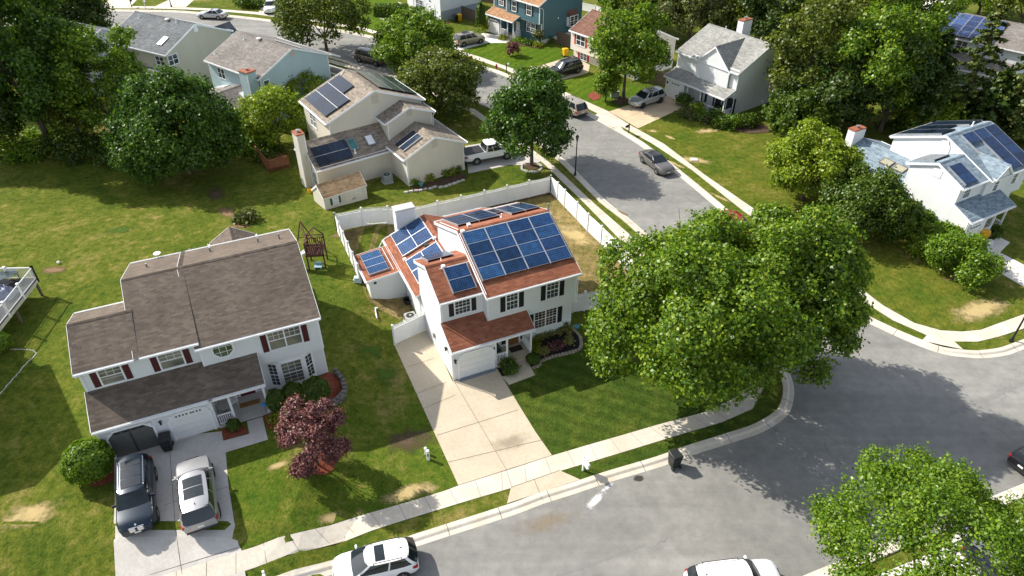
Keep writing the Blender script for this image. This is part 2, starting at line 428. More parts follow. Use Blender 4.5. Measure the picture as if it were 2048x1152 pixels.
def kerb(pts, side, label, wid=0.72):
    """rolled concrete kerb with its gutter pan; cut into 3 m casts by thin joints"""
    b = MB(); prof = [(0.0, 0.006), (0.40*wid, 0.022), (0.55*wid, 0.095), (0.62*wid, 0.115), (wid, 0.110), (wid+0.02, -0.05)]
    P2 = [Vector((p.x, p.y)) for p in pts]
    rows = []
    for i, p in enumerate(P2):
        d = (P2[min(i+1, len(P2)-1)]-P2[max(i-1, 0)]).normalized(); nrm = Vector((-d.y, d.x))*side
        rows.append([(p.x+nrm.x*a, p.y+nrm.y*a, gz(p.x+nrm.x*a, p.y+nrm.y*a)+z) for a, z in prof])
    k = len(prof)
    for r in rows: b.v += r
    for i in range(len(rows)-1):
        for j in range(k-1):
            b.f.append((i*k+j, (i+1)*k+j, (i+1)*k+j+1, i*k+j+1)); b.mi.append(0); b.uv.append([(0, 0)]*4)
    acc = 0.0
    for i in range(len(P2)-1):
        L = (P2[i+1]-P2[i]).length
        while acc < L:
            p = P2[i].lerp(P2[i+1], acc/max(L, 1e-6)); d = (P2[i+1]-P2[i]).normalized(); nrm = Vector((-d.y, d.x))*side
            if abs(p.x) < 60:
                for q in range(k-2):
                    (a0, z0), (a1, z1) = prof[q], prof[q+1]; w = d*0.016
                    A = p+nrm*a0; B = p+nrm*a1; zA = gz(A.x, A.y)+z0+0.004; zB = gz(B.x, B.y)+z1+0.004
                    b.face([(A.x-w.x, A.y-w.y, zA), (A.x+w.x, A.y+w.y, zA), (B.x+w.x, B.y+w.y, zB), (B.x-w.x, B.y-w.y, zB)], mi=1)
            acc += 3.05
        acc -= L
    tag(b.build('kerb', [CONC, JOINT]), label, 'kerb', kind='structure')

kerb(far_kerb, 1, 'pale concrete kerb along the outer side of the bending street')
kerb(near_kerb, 1, 'pale concrete kerb round the corner in front of the red-roofed house')
kerb(south_kerb, 1, 'pale concrete kerb beside the dark pickup driveway')

def joints(b, A0, A1, B0, B1, n, off, w=0.02, skip=()):
    for i in range(1, n):
        if i in skip: continue
        t = i/n; p = A0.lerp(A1, t); q = B0.lerp(B1, t); d = (A1-A0).normalized()*w/2
        b.face([(c.x, c.y, gz(c.x, c.y)+off) for c in (p-d, p+d, q+d, q-d)])

def strip(name, up, lo, off, mat, label, cat, panel=1.5):
    """a slabbed pavement between two surveyed edges, with its joints"""
    poly = list(up)+list(reversed(lo))
    o = sheet(name, poly, off, mat, label, cat)
    b = MB(); L = 0.0
    n = min(len(up), len(lo)); acc = 0.6
    for i in range(n-1):
        A0, A1, B0, B1 = up[i], up[i+1], lo[i], lo[i+1]; l = ((A1+B1)/2-(A0+B0)/2).length
        while acc < l:
            t = acc/l; p = A0.lerp(A1, t); q = B0.lerp(B1, t); d = (A1-A0).normalized()*0.009
            b.face([(c.x, c.y, gz(c.x, c.y)+off+0.004) for c in (p-d, p+d, q+d, q-d)])
            acc += panel
        acc -= l
    if b.f:
        j = b.build('joint', JOINT, parent=o)
    return o

up = P((0, 1255), (200, 1190), (400, 1128), (512, 1093), (604, 1064), (717, 1032.7), (800, 1009), (887, 982.7), (917, 971.5), (1024, 937.7), (1104, 911.5), (1180, 889), (1241, 871.5), (1311, 851), (1411, 824), (1470, 796), (1500, 760), (1490, 715), (1440, 650), (1350, 575), (1260, 500), (1170, 408), (1088, 328), (1045, 296), (976, 250), (936, 222), (860, 190), (747, 152), (662, 126), (512, 94))
lo = P((0, 1300), (200, 1235), (400, 1172), (512, 1135), (637, 1096.5), (745, 1061), (814, 1039), (904, 1011.5), (935, 1002), (1022, 976.5), (1119, 942.7), (1195, 920), (1264, 899), (1345, 874), (1444, 844.7), (1505, 818), (1530, 770), (1518, 715), (1465, 645), (1370, 562), (1276, 484), (1187, 406), (1108, 332), (1063, 298), (990, 247), (950, 219), (872, 186), (755, 147), (668, 121), (515, 90))
strip('pavement', up, lo, 0.022, CONC, 'long pavement slabs curving round the corner before the red-roofed house', 'pavement')
up = P((894, 95), (920, 102), (960, 114), (1040, 142.5), (1095, 167), (1149, 192.5), (1216, 222.5), (1260, 250), (1328, 288), (1414, 353), (1501, 413), (1600, 485), (1720, 576), (1766, 611), (1828, 646), (1881, 661), (1923, 663.5), (1961, 660), (2048, 628.5), (2250, 545))
lo = P((896, 104), (920, 109), (957, 121), (1007, 138), (1065, 166), (1131, 196), (1196, 227.5), (1240, 252), (1305, 288), (1384, 340.5), (1481, 418), (1580, 493), (1711, 593.5), (1786, 641), (1856, 672), (1911, 683.5), (1956, 683.5), (1998, 673.5), (2048, 657), (2250, 575))
strip('pavement', up, lo, 0.022, CONC, 'pavement slabs along the far side of the street below the white house', 'pavement')
up = P((-60, 9), (205, 12), (322, 13), (420, 17), (512, 24), (640, 40), (724, 54), (770, 68), (894, 95))
lo = P((-60, 14), (207, 16.5), (322, 17.5), (420, 21), (512, 29), (640, 46), (724, 60), (770, 76), (896, 104))
strip('pavement', up, lo, 0.022, CONC, 'distant pavement beyond the silver saloon at the top of the street', 'pavement')
up = P((2250, 935), (2100, 1008), (2048, 1030), (1966, 1061), (1900, 1090), (1750, 1153), (1560, 1230)); lo = P((2250, 990), (2120, 1052), (2048, 1082), (2001, 1103), (1930, 1134), (1790, 1193), (1600, 1273))
strip('pavement', up, lo, 0.022, CONC_PALE, 'pavement slabs beside the dark pickup under the foreground tree', 'pavement')

def drive(pxs, mat, label, n=0, cut=None, off=0.016, longi=None):
    pts = P(*pxs); o = sheet('driveway', pts, off, mat, label, 'driveway'); b = MB()
    for q in (cut or []):
        a, c = gp(*q[0]), gp(*q[1]); d = (c-a).normalized(); w = Vector((-d.y, d.x, 0))*0.011; k = max(1, int((c-a).length/1.2))
        for i in range(k):
            p0 = a.lerp(c, i/k); p1 = a.lerp(c, (i+1)/k)
            b.face([(v.x, v.y, gz(v.x, v.y)+off+0.0105) for v in (p0-w, p0+w, p1+w, p1-w)])
    if b.f: b.build('joint', JOINT, parent=o)
    return o

drive([(789, 691), (857, 657), (905, 763), (994, 737), (1036, 807.5), (1071, 864), (1104, 911), (917, 971.5), (868, 864)], CONC_WARM,
      'wide sunlit concrete driveway of the red-roofed house', cut=[((908, 762), (1012, 938)), ((832, 788), (892, 765)), ((874, 871), (1036, 820)), ((846, 818), (911, 790)), ((895, 925), (1085, 880)), ((812, 735), (868, 717)), ((917, 971), (1104, 911)), ((1012, 938), (1024, 976))])
drive([(1022, 976.5), (1119, 942.7), (1160, 961), (1086, 985), (1014, 1009)], CONC_WARM, 'driveway apron flaring to the kerb beside the white mailbox', cut=[((1022, 977), (1119, 943)), ((1068, 960), (1084, 1001))], off=0.10)
drive([(228, 905), (330, 876), (448, 862), (457, 971), (477, 1089), (488, 1110), (233, 1190), (230, 1004)], CONC_GREY, 'grey double driveway holding the navy and silver cars',
      cut=[((340, 905), (366, 1160)), ((330, 1010), (459, 973)), ((300, 1150), (478, 1095))])
drive([(230, 1235), (490, 1143), (500, 1190), (400, 1225), (240, 1280)], CONC_GREY, 'grey driveway apron at the lower left corner', off=0.10)
drive([(1218, 223.5), (1300, 196), (1329, 190), (1366, 203), (1360, 218), (1276, 257)], concrete('tan_concrete', (0.60, 0.47, 0.31), (0.46, 0.36, 0.26)), 'stained tan driveway under the silver crossover by the white house', cut=[((1245, 239), (1310, 212)), ((1218, 223.5), (1276, 257))])
drive([(1196, 227.5), (1240, 252), (1248, 263), (1225, 256), (1188, 233)], CONC, 'driveway apron in front of the white house', off=0.10)
drive([(930, 292), (985, 283), (1052, 303), (1092, 318), (1062, 331), (1020, 330), (937, 347)], CONC_GREY, 'shaded driveway beneath the white pickup', cut=[((985, 300), (1040, 328))])
drive([(1039, 144), (1144, 112), (1180, 130), (1176, 146), (1099, 167)], CONC_WARM, 'driveway beneath the black off-roader', cut=[((1070, 155), (1150, 125))])
drive([(895, 92), (967, 66), (1000, 71), (1028, 77), (1012, 86), (975, 86), (919, 101)], CONC_PALE, 'pale driveway leading to the teal house', cut=[((905, 96), (985, 72))])
drive([(790, 50), (849, 35), (878, 40), (850, 62), (800, 72)], CONC_PALE, 'pale driveway of the white house behind the round street tree')
drive([(1940, 496), (1966, 492), (1998, 474), (2020, 485), (2000, 505), (2050, 531), (2200, 600), (2200, 665), (2048, 574), (1958, 522)], CONC_PALE, 'driveway of the blue-roofed house at the right', cut=[((1965, 520), (2030, 505)), ((2000, 545), (2062, 528))])
drive([(200, 13), (262, 12), (285, -12), (235, -12)], CONC, 'far driveway at the upper left beside two mailboxes')
drive([(308, 14), (372, 14), (402, -12), (362, -12)], CONC, 'far driveway across from the silver saloon')
drive([(517, 24), (566, 31), (600, 2), (545, -8)], CONC, 'far driveway under the white crossover')
drive([(1836, 14), (1855, -6), (1918, -8), (1884, 33)], CONC_PALE, 'broad pale driveway beyond the grey solar roof')
drive([(1918, 1040), (1953, 1027), (1966, 1061), (1900, 1090)], CONC_PALE, 'driveway apron behind the dark pickup', off=0.10)
drive([(1930, 1134), (2001, 1103), (2105, 1210), (2070, 1320), (1940, 1350), (1800, 1230)], CONC_PALE, 'driveway under the dark pickup and the foreground tree')
sheet('road', P((1700, -8), (1838, 30), (1886, 34), (2110, 84), (2110, 112), (1880, 60), (1690, 14)), 0.004, ASPHALT, 'back street glimpsed behind the solar house', 'road')
tag(sheet('path', P((1004, 754), (1037, 745), (1029.5, 722), (1051, 714.5), (1070, 751), (1018, 770.5)), 0.030, CONC_WARM, 'short concrete path to the porch of the red-roofed house', 'path'))
tag(sheet('path', P((447, 882), (499, 868), (494, 843.5), (525, 834), (536, 880), (450, 906)), 0.030, CONC_GREY, 'short concrete path to the porch with the orange doormat', 'path'))
sheet('path', P((1356, 215), (1368, 206), (1392, 222), (1380, 228)), 0.03, CONC, 'short path to the porch of the white house', 'path')
sheet('kerb', P((1856, 669), (1905, 683), (1925, 701), (1885, 693), (1843, 683)), 0.116, CONC, 'bright new concrete ramp crossing the grass verge', 'kerb')

# lawns that differ in the photograph
sheet('lawn', P((1104, 910), (1070, 863), (1036, 806), (1018, 771.5), (1071, 752), (1085, 722), (1160, 700), (1175, 640), (1215, 612), (1350, 578), (1440, 652), (1490, 716), (1500, 760), (1470, 796), (1411, 824), (1311, 851), (1241, 871)), 0.010, GRASS_SOD, 'dark freshly laid turf in strips before the red-roofed house', 'lawn')
sheet('lawn', P((1032, 978), (1119, 944), (1195, 921), (1264, 900), (1345, 875), (1444, 846), (1505, 819), (1530, 775), (1560, 800), (1548, 830), (1520, 846), (1461, 868), (1374, 898), (1236, 938), (1162, 960)), 0.009, GRASS_SOD, 'dark turf verge between pavement and kerb by the white mailbox', 'lawn')
sheet('lawn', P((687, 461), (1100, 384), (1262, 531), (1310, 600), (1150, 624), (1130, 540), (990, 470), (800, 640), (735, 600), (722, 566)), 0.008, GRASS_DRY, 'dry yellow lawn inside the white vinyl fence', 'lawn')
sheet('lawn', P((1020, 137), (922, 100), (1003, 80), (1030, 80), (1100, 92), (1146, 111), (1040, 142)), 0.008, GRASS_LUSH, 'bright green front lawn of the teal house', 'lawn')
sheet('lawn', P((640, 38), (700, 0), (780, -5), (850, 36), (800, 70), (888, 92), (770, 67), (724, 53)), 0.008, GRASS_LUSH, 'bright green lawn behind the round street tree', 'lawn')
sheet('lawn', P((1104, 168), (1180, 146), (1330, 188), (1216, 221), (1150, 191)), 0.008, GRASS_LUSH, 'green lawn with a tall tree beside the silver crossover', 'lawn')
sheet('lawn', P((1500, 412), (1416, 352), (1285, 262), (1370, 219), (1480, 240), (1680, 330), (1720, 470), (1900, 560), (2048, 600), (2048, 627), (1961, 659), (1923, 662), (1881, 659), (1828, 644), (1766, 609), (1720, 574), (1600, 483)), 0.008, GRASS_MOWN, 'broad mown lawn sloping between the white house and the blue-roofed house', 'lawn')
sheet('lawn', P((451, 907), (537, 881), (640, 850), (740, 800), (810, 750), (868, 864), (917, 971), (800, 1008), (717, 1031), (604, 1063), (490, 1099), (478, 1085), (458, 970)), 0.008, grass('front_grass', (0.060, 0.115, 0.012), (0.105, 0.140, 0.018), (0.245, 0.200, 0.075), 0.54), 'rough green front lawn with the purple maple', 'lawn')

STRAW = patch_mat('straw_patch', (0.46, 0.36, 0.17), (0.32, 0.24, 0.11))
DIRT = patch_mat('dirt_patch', (0.24, 0.155, 0.085), (0.15, 0.10, 0.055))
BROWN = patch_mat('brown_patch', (0.115, 0.075, 0.052), (0.075, 0.06, 0.035), 0.6)
GREENP = patch_mat('clover_patch', (0.050, 0.105, 0.014), (0.075, 0.13, 0.02), 0.6, 0.85)
CHALK = patch_mat('chalk_patch', (0.62, 0.62, 0.62), (0.55, 0.55, 0.55), 0.35, 0.85)
OIL = patch_mat('oil_patch', (0.060, 0.050, 0.045), (0.05, 0.045, 0.04), 0.2, 0.8)
RUST = patch_mat('rust_patch', (0.33, 0.23, 0.12), (0.24, 0.21, 0.17), 0.7, 0.5)
PALE = patch_mat('worn_patch', (0.32, 0.315, 0.30), (0.26, 0.255, 0.25), 0.7, 0.55)
WET = patch_mat('damp_patch', (0.26, 0.22, 0.17), (0.33, 0.27, 0.2), 0.6, 0.45)
def spot(px, py, rx, ry, rot, mat, name, label, off=0.012):
    c = gp(px, py); n = 26; rr = random.Random(int(px*7+py))
    poly = []
    for i in range(n):
        a = 2*math.pi*i/n; x, y = math.cos(a)*rx*1.05, math.sin(a)*ry*1.05
        poly.append(Vector((c.x+x*math.cos(rot)-y*math.sin(rot), c.y+x*math.sin(rot)+y*math.cos(rot), 0)))
    sheet(name, poly, off, mat, label, 'ground patch', (c.x, c.y, rx, ry, rot))
for i, (px, py, rx, ry, rot, m, lab, off) in enumerate([
    (1412, 262, 2.0, 0.8, 0.2, STRAW, 'straw-coloured bare spot in the lawn before the white house', .014),
    (1305, 262, 0.9, 0.5, 0, STRAW, 'small straw patches near the tan driveway', .014),
    (1340, 275, 1.2, 0.4, -.8, STRAW, 'thin straw streak along the far pavement', .014),
    (478, 452, 1.5, 0.8, .2, DIRT, 'orange dirt mound in the back lawn', .014),
    (432, 388, 2.6, 1.3, -1.1, BROWN, 'worn brown track under the dark bushy tree', .014),
    (455, 425, 2.0, 1.0, -.9, DIRT, 'bare trail between the bushy tree and the dirt mound', .015),
    (330, 320, 4.5, 1.2, -.1, BROWN, 'bare shaded soil along the tree line', .014),
    (690, 470, 1.6, 0.6, .3, DIRT, 'bare soil along the outside of the white fence', .014),
    (1040, 400, 7.5, 0.5, .41, BROWN, 'bare soil strip inside the back fence', .014),
    (1118, 392, 1.2, 1.2, 0, DIRT, 'bare soil in the back corner of the fenced yard', .015),
    (1150, 470, 3.2, 1.6, -.9, STRAW, 'straw-dry grass inside the right fence', .013),
    (940, 560, 3.2, 1.2, .4, STRAW, 'dry strip hidden behind the red-roofed house', .013),
    (110, 540, 1.5, 0.7, .2, DIRT, 'bare spots beside the wooden deck', .014),
    (60, 1030, 2.0, 1.2, .3, STRAW, 'dry yellow spot left of the double driveway', .013),
    (560, 930, 1.0, 0.4, .5, STRAW, 'small dry spot left of the purple maple', .013),
    (820, 985, 2.4, 0.8, .4, STRAW, 'dry grass beside the wide driveway', .013),
    (680, 1035, 1.8, 0.5, .4, STRAW, 'dry grass edge above the front pavement', .013),
    (820, 880, 2.2, 1.4, .2, BROWN, 'thin brownish grass beside the wide driveway', .013),
    (740, 700, 1.8, 1.2, .3, GREENP, 'clover patch between the two near houses', .013),
    (770, 750, 1.5, 1.6, .3, GREENP, 'dark green clover near the white gate', .013),
    (240, 460, 1.6, 1.0, .2, GREENP, 'round lush spot in the back lawn', .013),
    (1910, 555, 1.4, 0.6, .3, DIRT, 'bare soil ring under the shrub by the right driveway', .014),
    (1960, 620, 4.0, 1.4, .4, STRAW, 'yellowish curve of the corner lawn', .012),
    (1390, 320, 2.4, 1.0, -.4, STRAW, 'yellow thin grass in the broad mown lawn', .012),
    (1975, 1045, 0.9, 0.5, .4, DIRT, 'bare spot in the verge by the dark pickup', .014),
    (1670, 395, 1.6, 0.6, -.6, DIRT, 'bare soil under the round pale tree', .014),
    (1770, 450, 2.4, 0.7, -.6, DIRT, 'bare soil strip under the hedge', .014),
    (1440, 395, 2.0, 0.3, -.9, STRAW, 'dry verge beside the far pavement', .014),
    (1350, 328, 2.0, 0.3, -.9, STRAW, 'dry verge by the grey saloon', .014),
    (1243, 425, 1.2, 0.25, -.85, DIRT, 'bare edge of the verge by the side street', .014)]):
    spot(px, py, rx, ry, rot, m, 'bare_patch', lab, off)
# marks on the asphalt
for px, py, rx, ry, rot, m, lab in [
    (1192, 1000, 1.25, 0.36, R(48), CHALK, 'pale chalky smear on the asphalt below the mailbox'),
    (1212, 977, 0.9, 0.2, R(38), CHALK, 'thin pale end of the chalky smear'),
    (1278, 957, 0.42, 0.28, .3, OIL, 'dark oil stain near the kerb'),
    (1092, 1045, 2.6, 0.9, .3, RUST, 'rusty stain on the asphalt before the driveway'),
    (1310, 345, 2.6, 0.5, -.8, PALE, 'pale worn streak on the side street'),
    (1385, 402, 1.8, 0.3, -.9, PALE, 'pale scratch on the side street'),
    (1180, 1130, 4.5, 0.15, .36, PALE, 'long pale seam in the foreground asphalt'),
    (1990, 790, 9.0, 0.35, .42, PALE, 'pale seam in the asphalt at the right'),
    (1700, 1010, 3.0, 0.2, .3, PALE, 'pale seam near the foreground tree'),
    (1460, 930, 2.2, 1.0, .2, PALE, 'worn pale area near the corner kerb'),
    (1225, 385, 3.0, 0.12, -.85, PALE, 'faint seam in the side street'),
    (1050, 980, 1.2, 0.5, .3, WET, 'tan stain on the driveway apron'),
    (1020, 885, 1.8, 0.9, .3, WET, 'faint tan stain on the wide driveway')]:
    spot(px, py, rx, ry, rot, m, 'stain', lab, 0.034 if m is WET else 0.010)

def bed(pxs, mat, label, off=0.05):
    return tag(sheet('mulch_bed', P(*pxs), off, mat, label, 'mulch bed'))
MUL_BLACK = mulch('black_mulch', (0.022, 0.020, 0.022)); MUL_RED = mulch('red_mulch', (0.21, 0.062, 0.036)); MUL_BROWN = mulch('brown_mulch', (0.085, 0.055, 0.038))
bed([(994, 738), (1030, 722.5), (1037, 744), (1005, 753)], MUL_BLACK, 'small black mulch bed between driveway and path')
bed([(1053, 716), (1066, 672), (1140, 655), (1158, 675), (1161, 690), (1154, 700), (1120, 710), (1085, 720), (1077, 730), (1062, 735)], MUL_BLACK, 'black mulch bed under the front window')
bed([(443, 859), (481, 846), (498, 866), (447, 882)], MUL_RED, 'red mulch bed beside the double driveway')
bed([(526, 834), (548, 790), (600, 775), (655, 745), (676, 748), (688, 772), (684, 800), (660, 812), (620, 822), (600, 840), (575, 850), (537, 860)], MUL_RED, 'red mulch bed under the bay window')
bed([(655 + 0, 902), (672, 918), (668, 940), (648, 952), (622, 948), (606, 930), (615, 910), (636, 900)], MUL_RED, 'round red mulch ring under the purple maple')
bed([(155, 958), (190, 935), (226, 925), (228, 962), (205, 972), (182, 975)], MUL_RED, 'red mulch around the clipped bush by the garage')
bed([(1020, 88), (1050, 84), (1080, 92), (1090, 96), (1078, 98), (1050, 93), (1030, 92)], MUL_BROWN, 'brown mulch bed in front of the teal house')
bed([(1176, 190), (1186, 183), (1202, 188), (1200, 198), (1188, 202), (1178, 197)], MUL_RED, 'small red mulch circle in the green lawn')
bed([(1222, 203), (1250, 192), (1262, 202), (1240, 213)], MUL_BROWN, 'brown mulch around the tall lawn tree')
bed([(1365, 212), (1400, 232), (1450, 248), (1500, 246), (1530, 250), (1545, 265), (1500, 268), (1440, 256), (1390, 240)], MUL_BROWN, 'brown planting bed along the white porch')
bed([(820, 378), (870, 362), (930, 347), (935, 356), (880, 372), (830, 386)], MUL_BROWN, 'narrow flower bed along the beige garage wall')
bed([(1046, 334), (1062, 324), (1080, 334), (1066, 342)], MUL_BROWN, 'mulch inside the stone ring of the corner tree')
# manhole
c = gp(1898, 934); mh = MB(); mh.lathe([(0.36, 0.005), (0.36, 0.02), (0.30, 0.02), (0.30, 0.016), (0.0, 0.016)], 0, 0, 24)
for i in range(-3, 4): mh.box(-0.22, 0.22, i*0.07-0.012, i*0.07+0.012, 0.016, 0.024)
o = mh.build('manhole_cover', plain('rusty_iron', (0.16, 0.10, 0.075), 0.8, var=0.3)); o.location = c
tag(o, 'round rusty manhole cover in the road at the right', 'manhole')
# ---------------------------------------------------------------- houses
class House:
    """local axes: u along the front to the right, v towards the rear, z up"""
    def __init__(s, name, label, cat, x, y, z, yaw, wall_mat, roof_mat, trim=WHITE, k=1.0):
        s.root = thing(name, label, cat, (x, y, z), R(yaw)); s.root.scale = (k, k, k)
        s.wm, s.rm, s.tm = wall_mat, roof_mat, trim
        s.walls = MB(); s.trim = MB(); s.gut = MB(); s.vents = MB()
    def part(s, mb, name, mat, parent=None, **kw): return mb.build(name, mat, parent or s.root, **kw)
    # roof with two slopes. axis 'u': ridge runs along u. prof = front eave, ridge, back eave as (across, z)
    def gable(s, axis, a0, a1, F, Rg, Bk, oh=0.30, rake=0.15, z0=-0.3, closed0=True, closed1=True, th=0.14, wall=True, gut=(1, 1), rakes=(1, 1), cap=True):
        T = (lambda a, b, z: (a, b, z)) if axis == 'u' else (lambda a, b, z: (b, a, z))
        sg = 1 if Bk[0] > F[0] else -1
        def zr(b):   # underside of the roof above wall position b
            (b0, zz0), (b1, zz1) = (F, Rg) if (b-Rg[0])*sg < 0 else (Rg, Bk)
            t = (b-b0)/(b1-b0); return zz0+(zz1-zz0)*t-th
        if wall:
            w0, w1 = F[0]+oh*sg, Bk[0]-oh*sg
            prof = [(w0, z0), (w1, z0), (w1, zr(w1)+0.03), (Rg[0], Rg[1]-th+0.03), (w0, zr(w0)+0.03)]
            A = [T(a0, b, z) for b, z in prof]; B = [T(a1, b, z) for b, z in prof]
            s.walls.face(A); s.walls.face(list(reversed(B)))
            for i in range(5):
                j = (i+1) % 5; s.walls.face([A[i], B[i], B[j], A[j]])
        rb = MB(); r0, r1 = a0-rake, a1+rake
        for (E, G) in ((F, Rg), (Bk, Rg)):
            L = math.hypot(E[0]-G[0], E[1]-G[1])
            top = [T(r0, E[0], E[1]), T(r1, E[0], E[1]), T(r1, G[0], G[1]), T(r0, G[0], G[1])]
            rb.face(top, uv=[(r0, 0), (r1, 0), (r1, L), (r0, L)])
            bt = [T(r0, E[0], E[1]-th), T(r1, E[0], E[1]-th), T(r1, G[0], G[1]-th), T(r0, G[0], G[1]-th)]
            rb.face(list(reversed(bt)), mi=1)
            for i, j in ((0, 1), (1, 2), (3, 0)): rb.face([top[i], bt[i], bt[j], top[j]], mi=1)
        s.part(rb, 'roof', [s.rm, s.tm])
        if cap:
            d = 0.14
            zf = (Rg[1]-F[1])/abs(Rg[0]-F[0]); zb = (Rg[1]-Bk[1])/abs(Rg[0]-Bk[0])
            cb = MB(); n = max(2, int((r1-r0)/0.3)); st = (r1-r0)/n
            for i in range(n):
                x0 = r0+i*st; x1 = x0+st; l0, l1 = 0.030, 0.016
                for e, sl in ((-sg*d, zf), (sg*d, zb)):
                    cb.face([T(x0, Rg[0], Rg[1]+l0+.012), T(x1, Rg[0], Rg[1]+l1+.012), T(x1, Rg[0]+e, Rg[1]-sl*d+l1), T(x0, Rg[0]+e, Rg[1]-sl*d+l0)], uv=[(x0, 0), (x1, 0), (x1, .14), (x0, .14)])
                    cb.face([T(x0, Rg[0], Rg[1]+l0+.012), T(x0, Rg[0]+e, Rg[1]-sl*d+l0), T(x0, Rg[0]+e, Rg[1]-sl*d), T(x0, Rg[0], Rg[1])])
            s.part(cb, 'ridge_cap', s.rm)
        # trim: rake boards and eave fascia with gutter
        for a, on, dr in ((r0, rakes[0], -1), (r1, rakes[1], 1)):
            if not on: continue
            for (E, G) in ((F, Rg), (Bk, Rg)):
                x0, x1 = (a-0.025, a-0.002) if dr < 0 else (a+0.002, a+0.025)
                s.trim.hexa([T(x0, E[0], E[1]-0.2), T(x1, E[0], E[1]-0.2), T(x1, G[0], G[1]-0.2), T(x0, G[0], G[1]-0.2),
                             T(x0, E[0], E[1]+0.012), T(x1, E[0], E[1]+0.012), T(x1, G[0], G[1]+0.012), T(x0, G[0], G[1]+0.012)])
        for E, on, dr in ((F, gut[0], -sg), (Bk, gut[1], sg)):
            if not on: continue
            b0, b1 = E[0]+dr*0.004, E[0]+dr*0.12
            for q0, q1, zz0, zz1 in ((b0, b1, E[1]-0.13, E[1]-0.10), (b1, b1+dr*0.02, E[1]-0.13, E[1]-0.005), (b0, b0+dr*0.015, E[1]-0.10, E[1]-0.02)):
                s.gut.hexa([T(r0, q0, zz0), T(r1, q0, zz0), T(r1, q1, zz0), T(r0, q1, zz0), T(r0, q0, zz1), T(r1, q0, zz1), T(r1, q1, zz1), T(r0, q1, zz1)])
            if wall:   # soffit
                w = E[0]-dr*oh
                s.trim.hexa([T(a0, E[0]-dr*0.01, E[1]-th-0.03), T(a1, E[0]-dr*0.01, E[1]-th-0.03), T(a1, w, E[1]-th-0.03), T(a0, w, E[1]-th-0.03),
                             T(a0, E[0]-dr*0.01, E[1]-th-0.004), T(a1, E[0]-dr*0.01, E[1]-th-0.004), T(a1, w, E[1]-th-0.004), T(a0, w, E[1]-th-0.004)])
        def slope(E):
            L = math.hypot(E[0]-Rg[0], E[1]-Rg[1]); db, dz = (E[0]-Rg[0])/L, (E[1]-Rg[1])/L
            nb, nz = (-dz, db) if db > 0 else (dz, -db)
            return lambda a, t, h=0.0: T(a, Rg[0]+db*t+nb*h, Rg[1]+dz*t+nz*h)
        return slope(F), slope(Bk)
    def shed(s, axis, a0, a1, lo, hi, th=0.12, rake=0.1, gut=True, rakes=(1, 1), mat=None):
        """one slope from the low eave (across, z) up to the wall"""
        T = (lambda a, b, z: (a, b, z)) if axis == 'u' else (lambda a, b, z: (b, a, z))
        r0, r1 = a0-rake, a1+rake; L = math.hypot(lo[0]-hi[0], lo[1]-hi[1]); rb = MB(); dr = -1 if lo[0] < hi[0] else 1
        top = [T(r0, *lo), T(r1, *lo), T(r1, *hi), T(r0, *hi)]
        rb.face(top, uv=[(r0, 0), (r1, 0), (r1, L), (r0, L)])
        bt = [T(a, b, z-th) for a, b, z in ((r0, *lo), (r1, *lo), (r1, *hi), (r0, *hi))]
        rb.face(list(reversed(bt)), mi=1)
        for i in range(4): rb.face([top[i], bt[i], bt[(i+1) % 4], top[(i+1) % 4]], mi=1)
        s.part(rb, 'roof', [mat or s.rm, s.tm])
        for a, on, d2 in ((r0, rakes[0], -1), (r1, rakes[1], 1)):
            if on:
                x0, x1 = (a-0.025, a-0.002) if d2 < 0 else (a+0.002, a+0.025)
                s.trim.hexa([T(x0, lo[0], lo[1]-.18), T(x1, lo[0], lo[1]-.18), T(x1, hi[0], hi[1]-.18), T(x0, hi[0], hi[1]-.18), T(x0, lo[0], lo[1]+.012), T(x1, lo[0], lo[1]+.012), T(x1, hi[0], hi[1]+.012), T(x0, hi[0], hi[1]+.012)])
        if gut:
            b0, b1 = lo[0]+dr*0.004, lo[0]+dr*0.12
            for q0, q1, zz0, zz1 in ((b0, b1, lo[1]-0.15, lo[1]-0.12), (b1, b1+dr*0.02, lo[1]-0.15, lo[1]-0.005)):
                s.gut.hexa([T(r0, q0, zz0), T(r1, q0, zz0), T(r1, q1, zz0), T(r0, q1, zz0), T(r0, q0, zz1), T(r1, q0, zz1), T(r1, q1, zz1), T(r0, q1, zz1)])
        Ls = L; db, dz = (lo[0]-hi[0])/Ls, (lo[1]-hi[1])/Ls; nb, nz = (-dz, db) if db > 0 else (dz, -db)
        return lambda a, t, h=0.0: T(a, hi[0]+db*t+nb*h, hi[1]+dz*t+nz*h)
    def wallbox(s, u0, u1, v0, v1, z0, z1): s.walls.box(u0, u1, v0, v1, z0, z1)
    # faces: local x to the right seen from outside, d outwards
    def frame(s, face, c):
        return {'front': lambda x, d, z: (x, c-d, z), 'rear': lambda x, d, z: (x, c+d, z),
                'left': lambda x, d, z: (c-d, x, z), 'right': lambda x, d, z: (c+d, x, z)}[face]
    @staticmethod
    def fb(mb, fr, x0, x1, z0, z1, d0, d1, mi=0):
        mb.hexa([fr(x0, d0, z0), fr(x1, d0, z0), fr(x1, d1, z0), fr(x0, d1, z0), fr(x0, d0, z1), fr(x1, d0, z1), fr(x1, d1, z1), fr(x0, d1, z1)], mi)
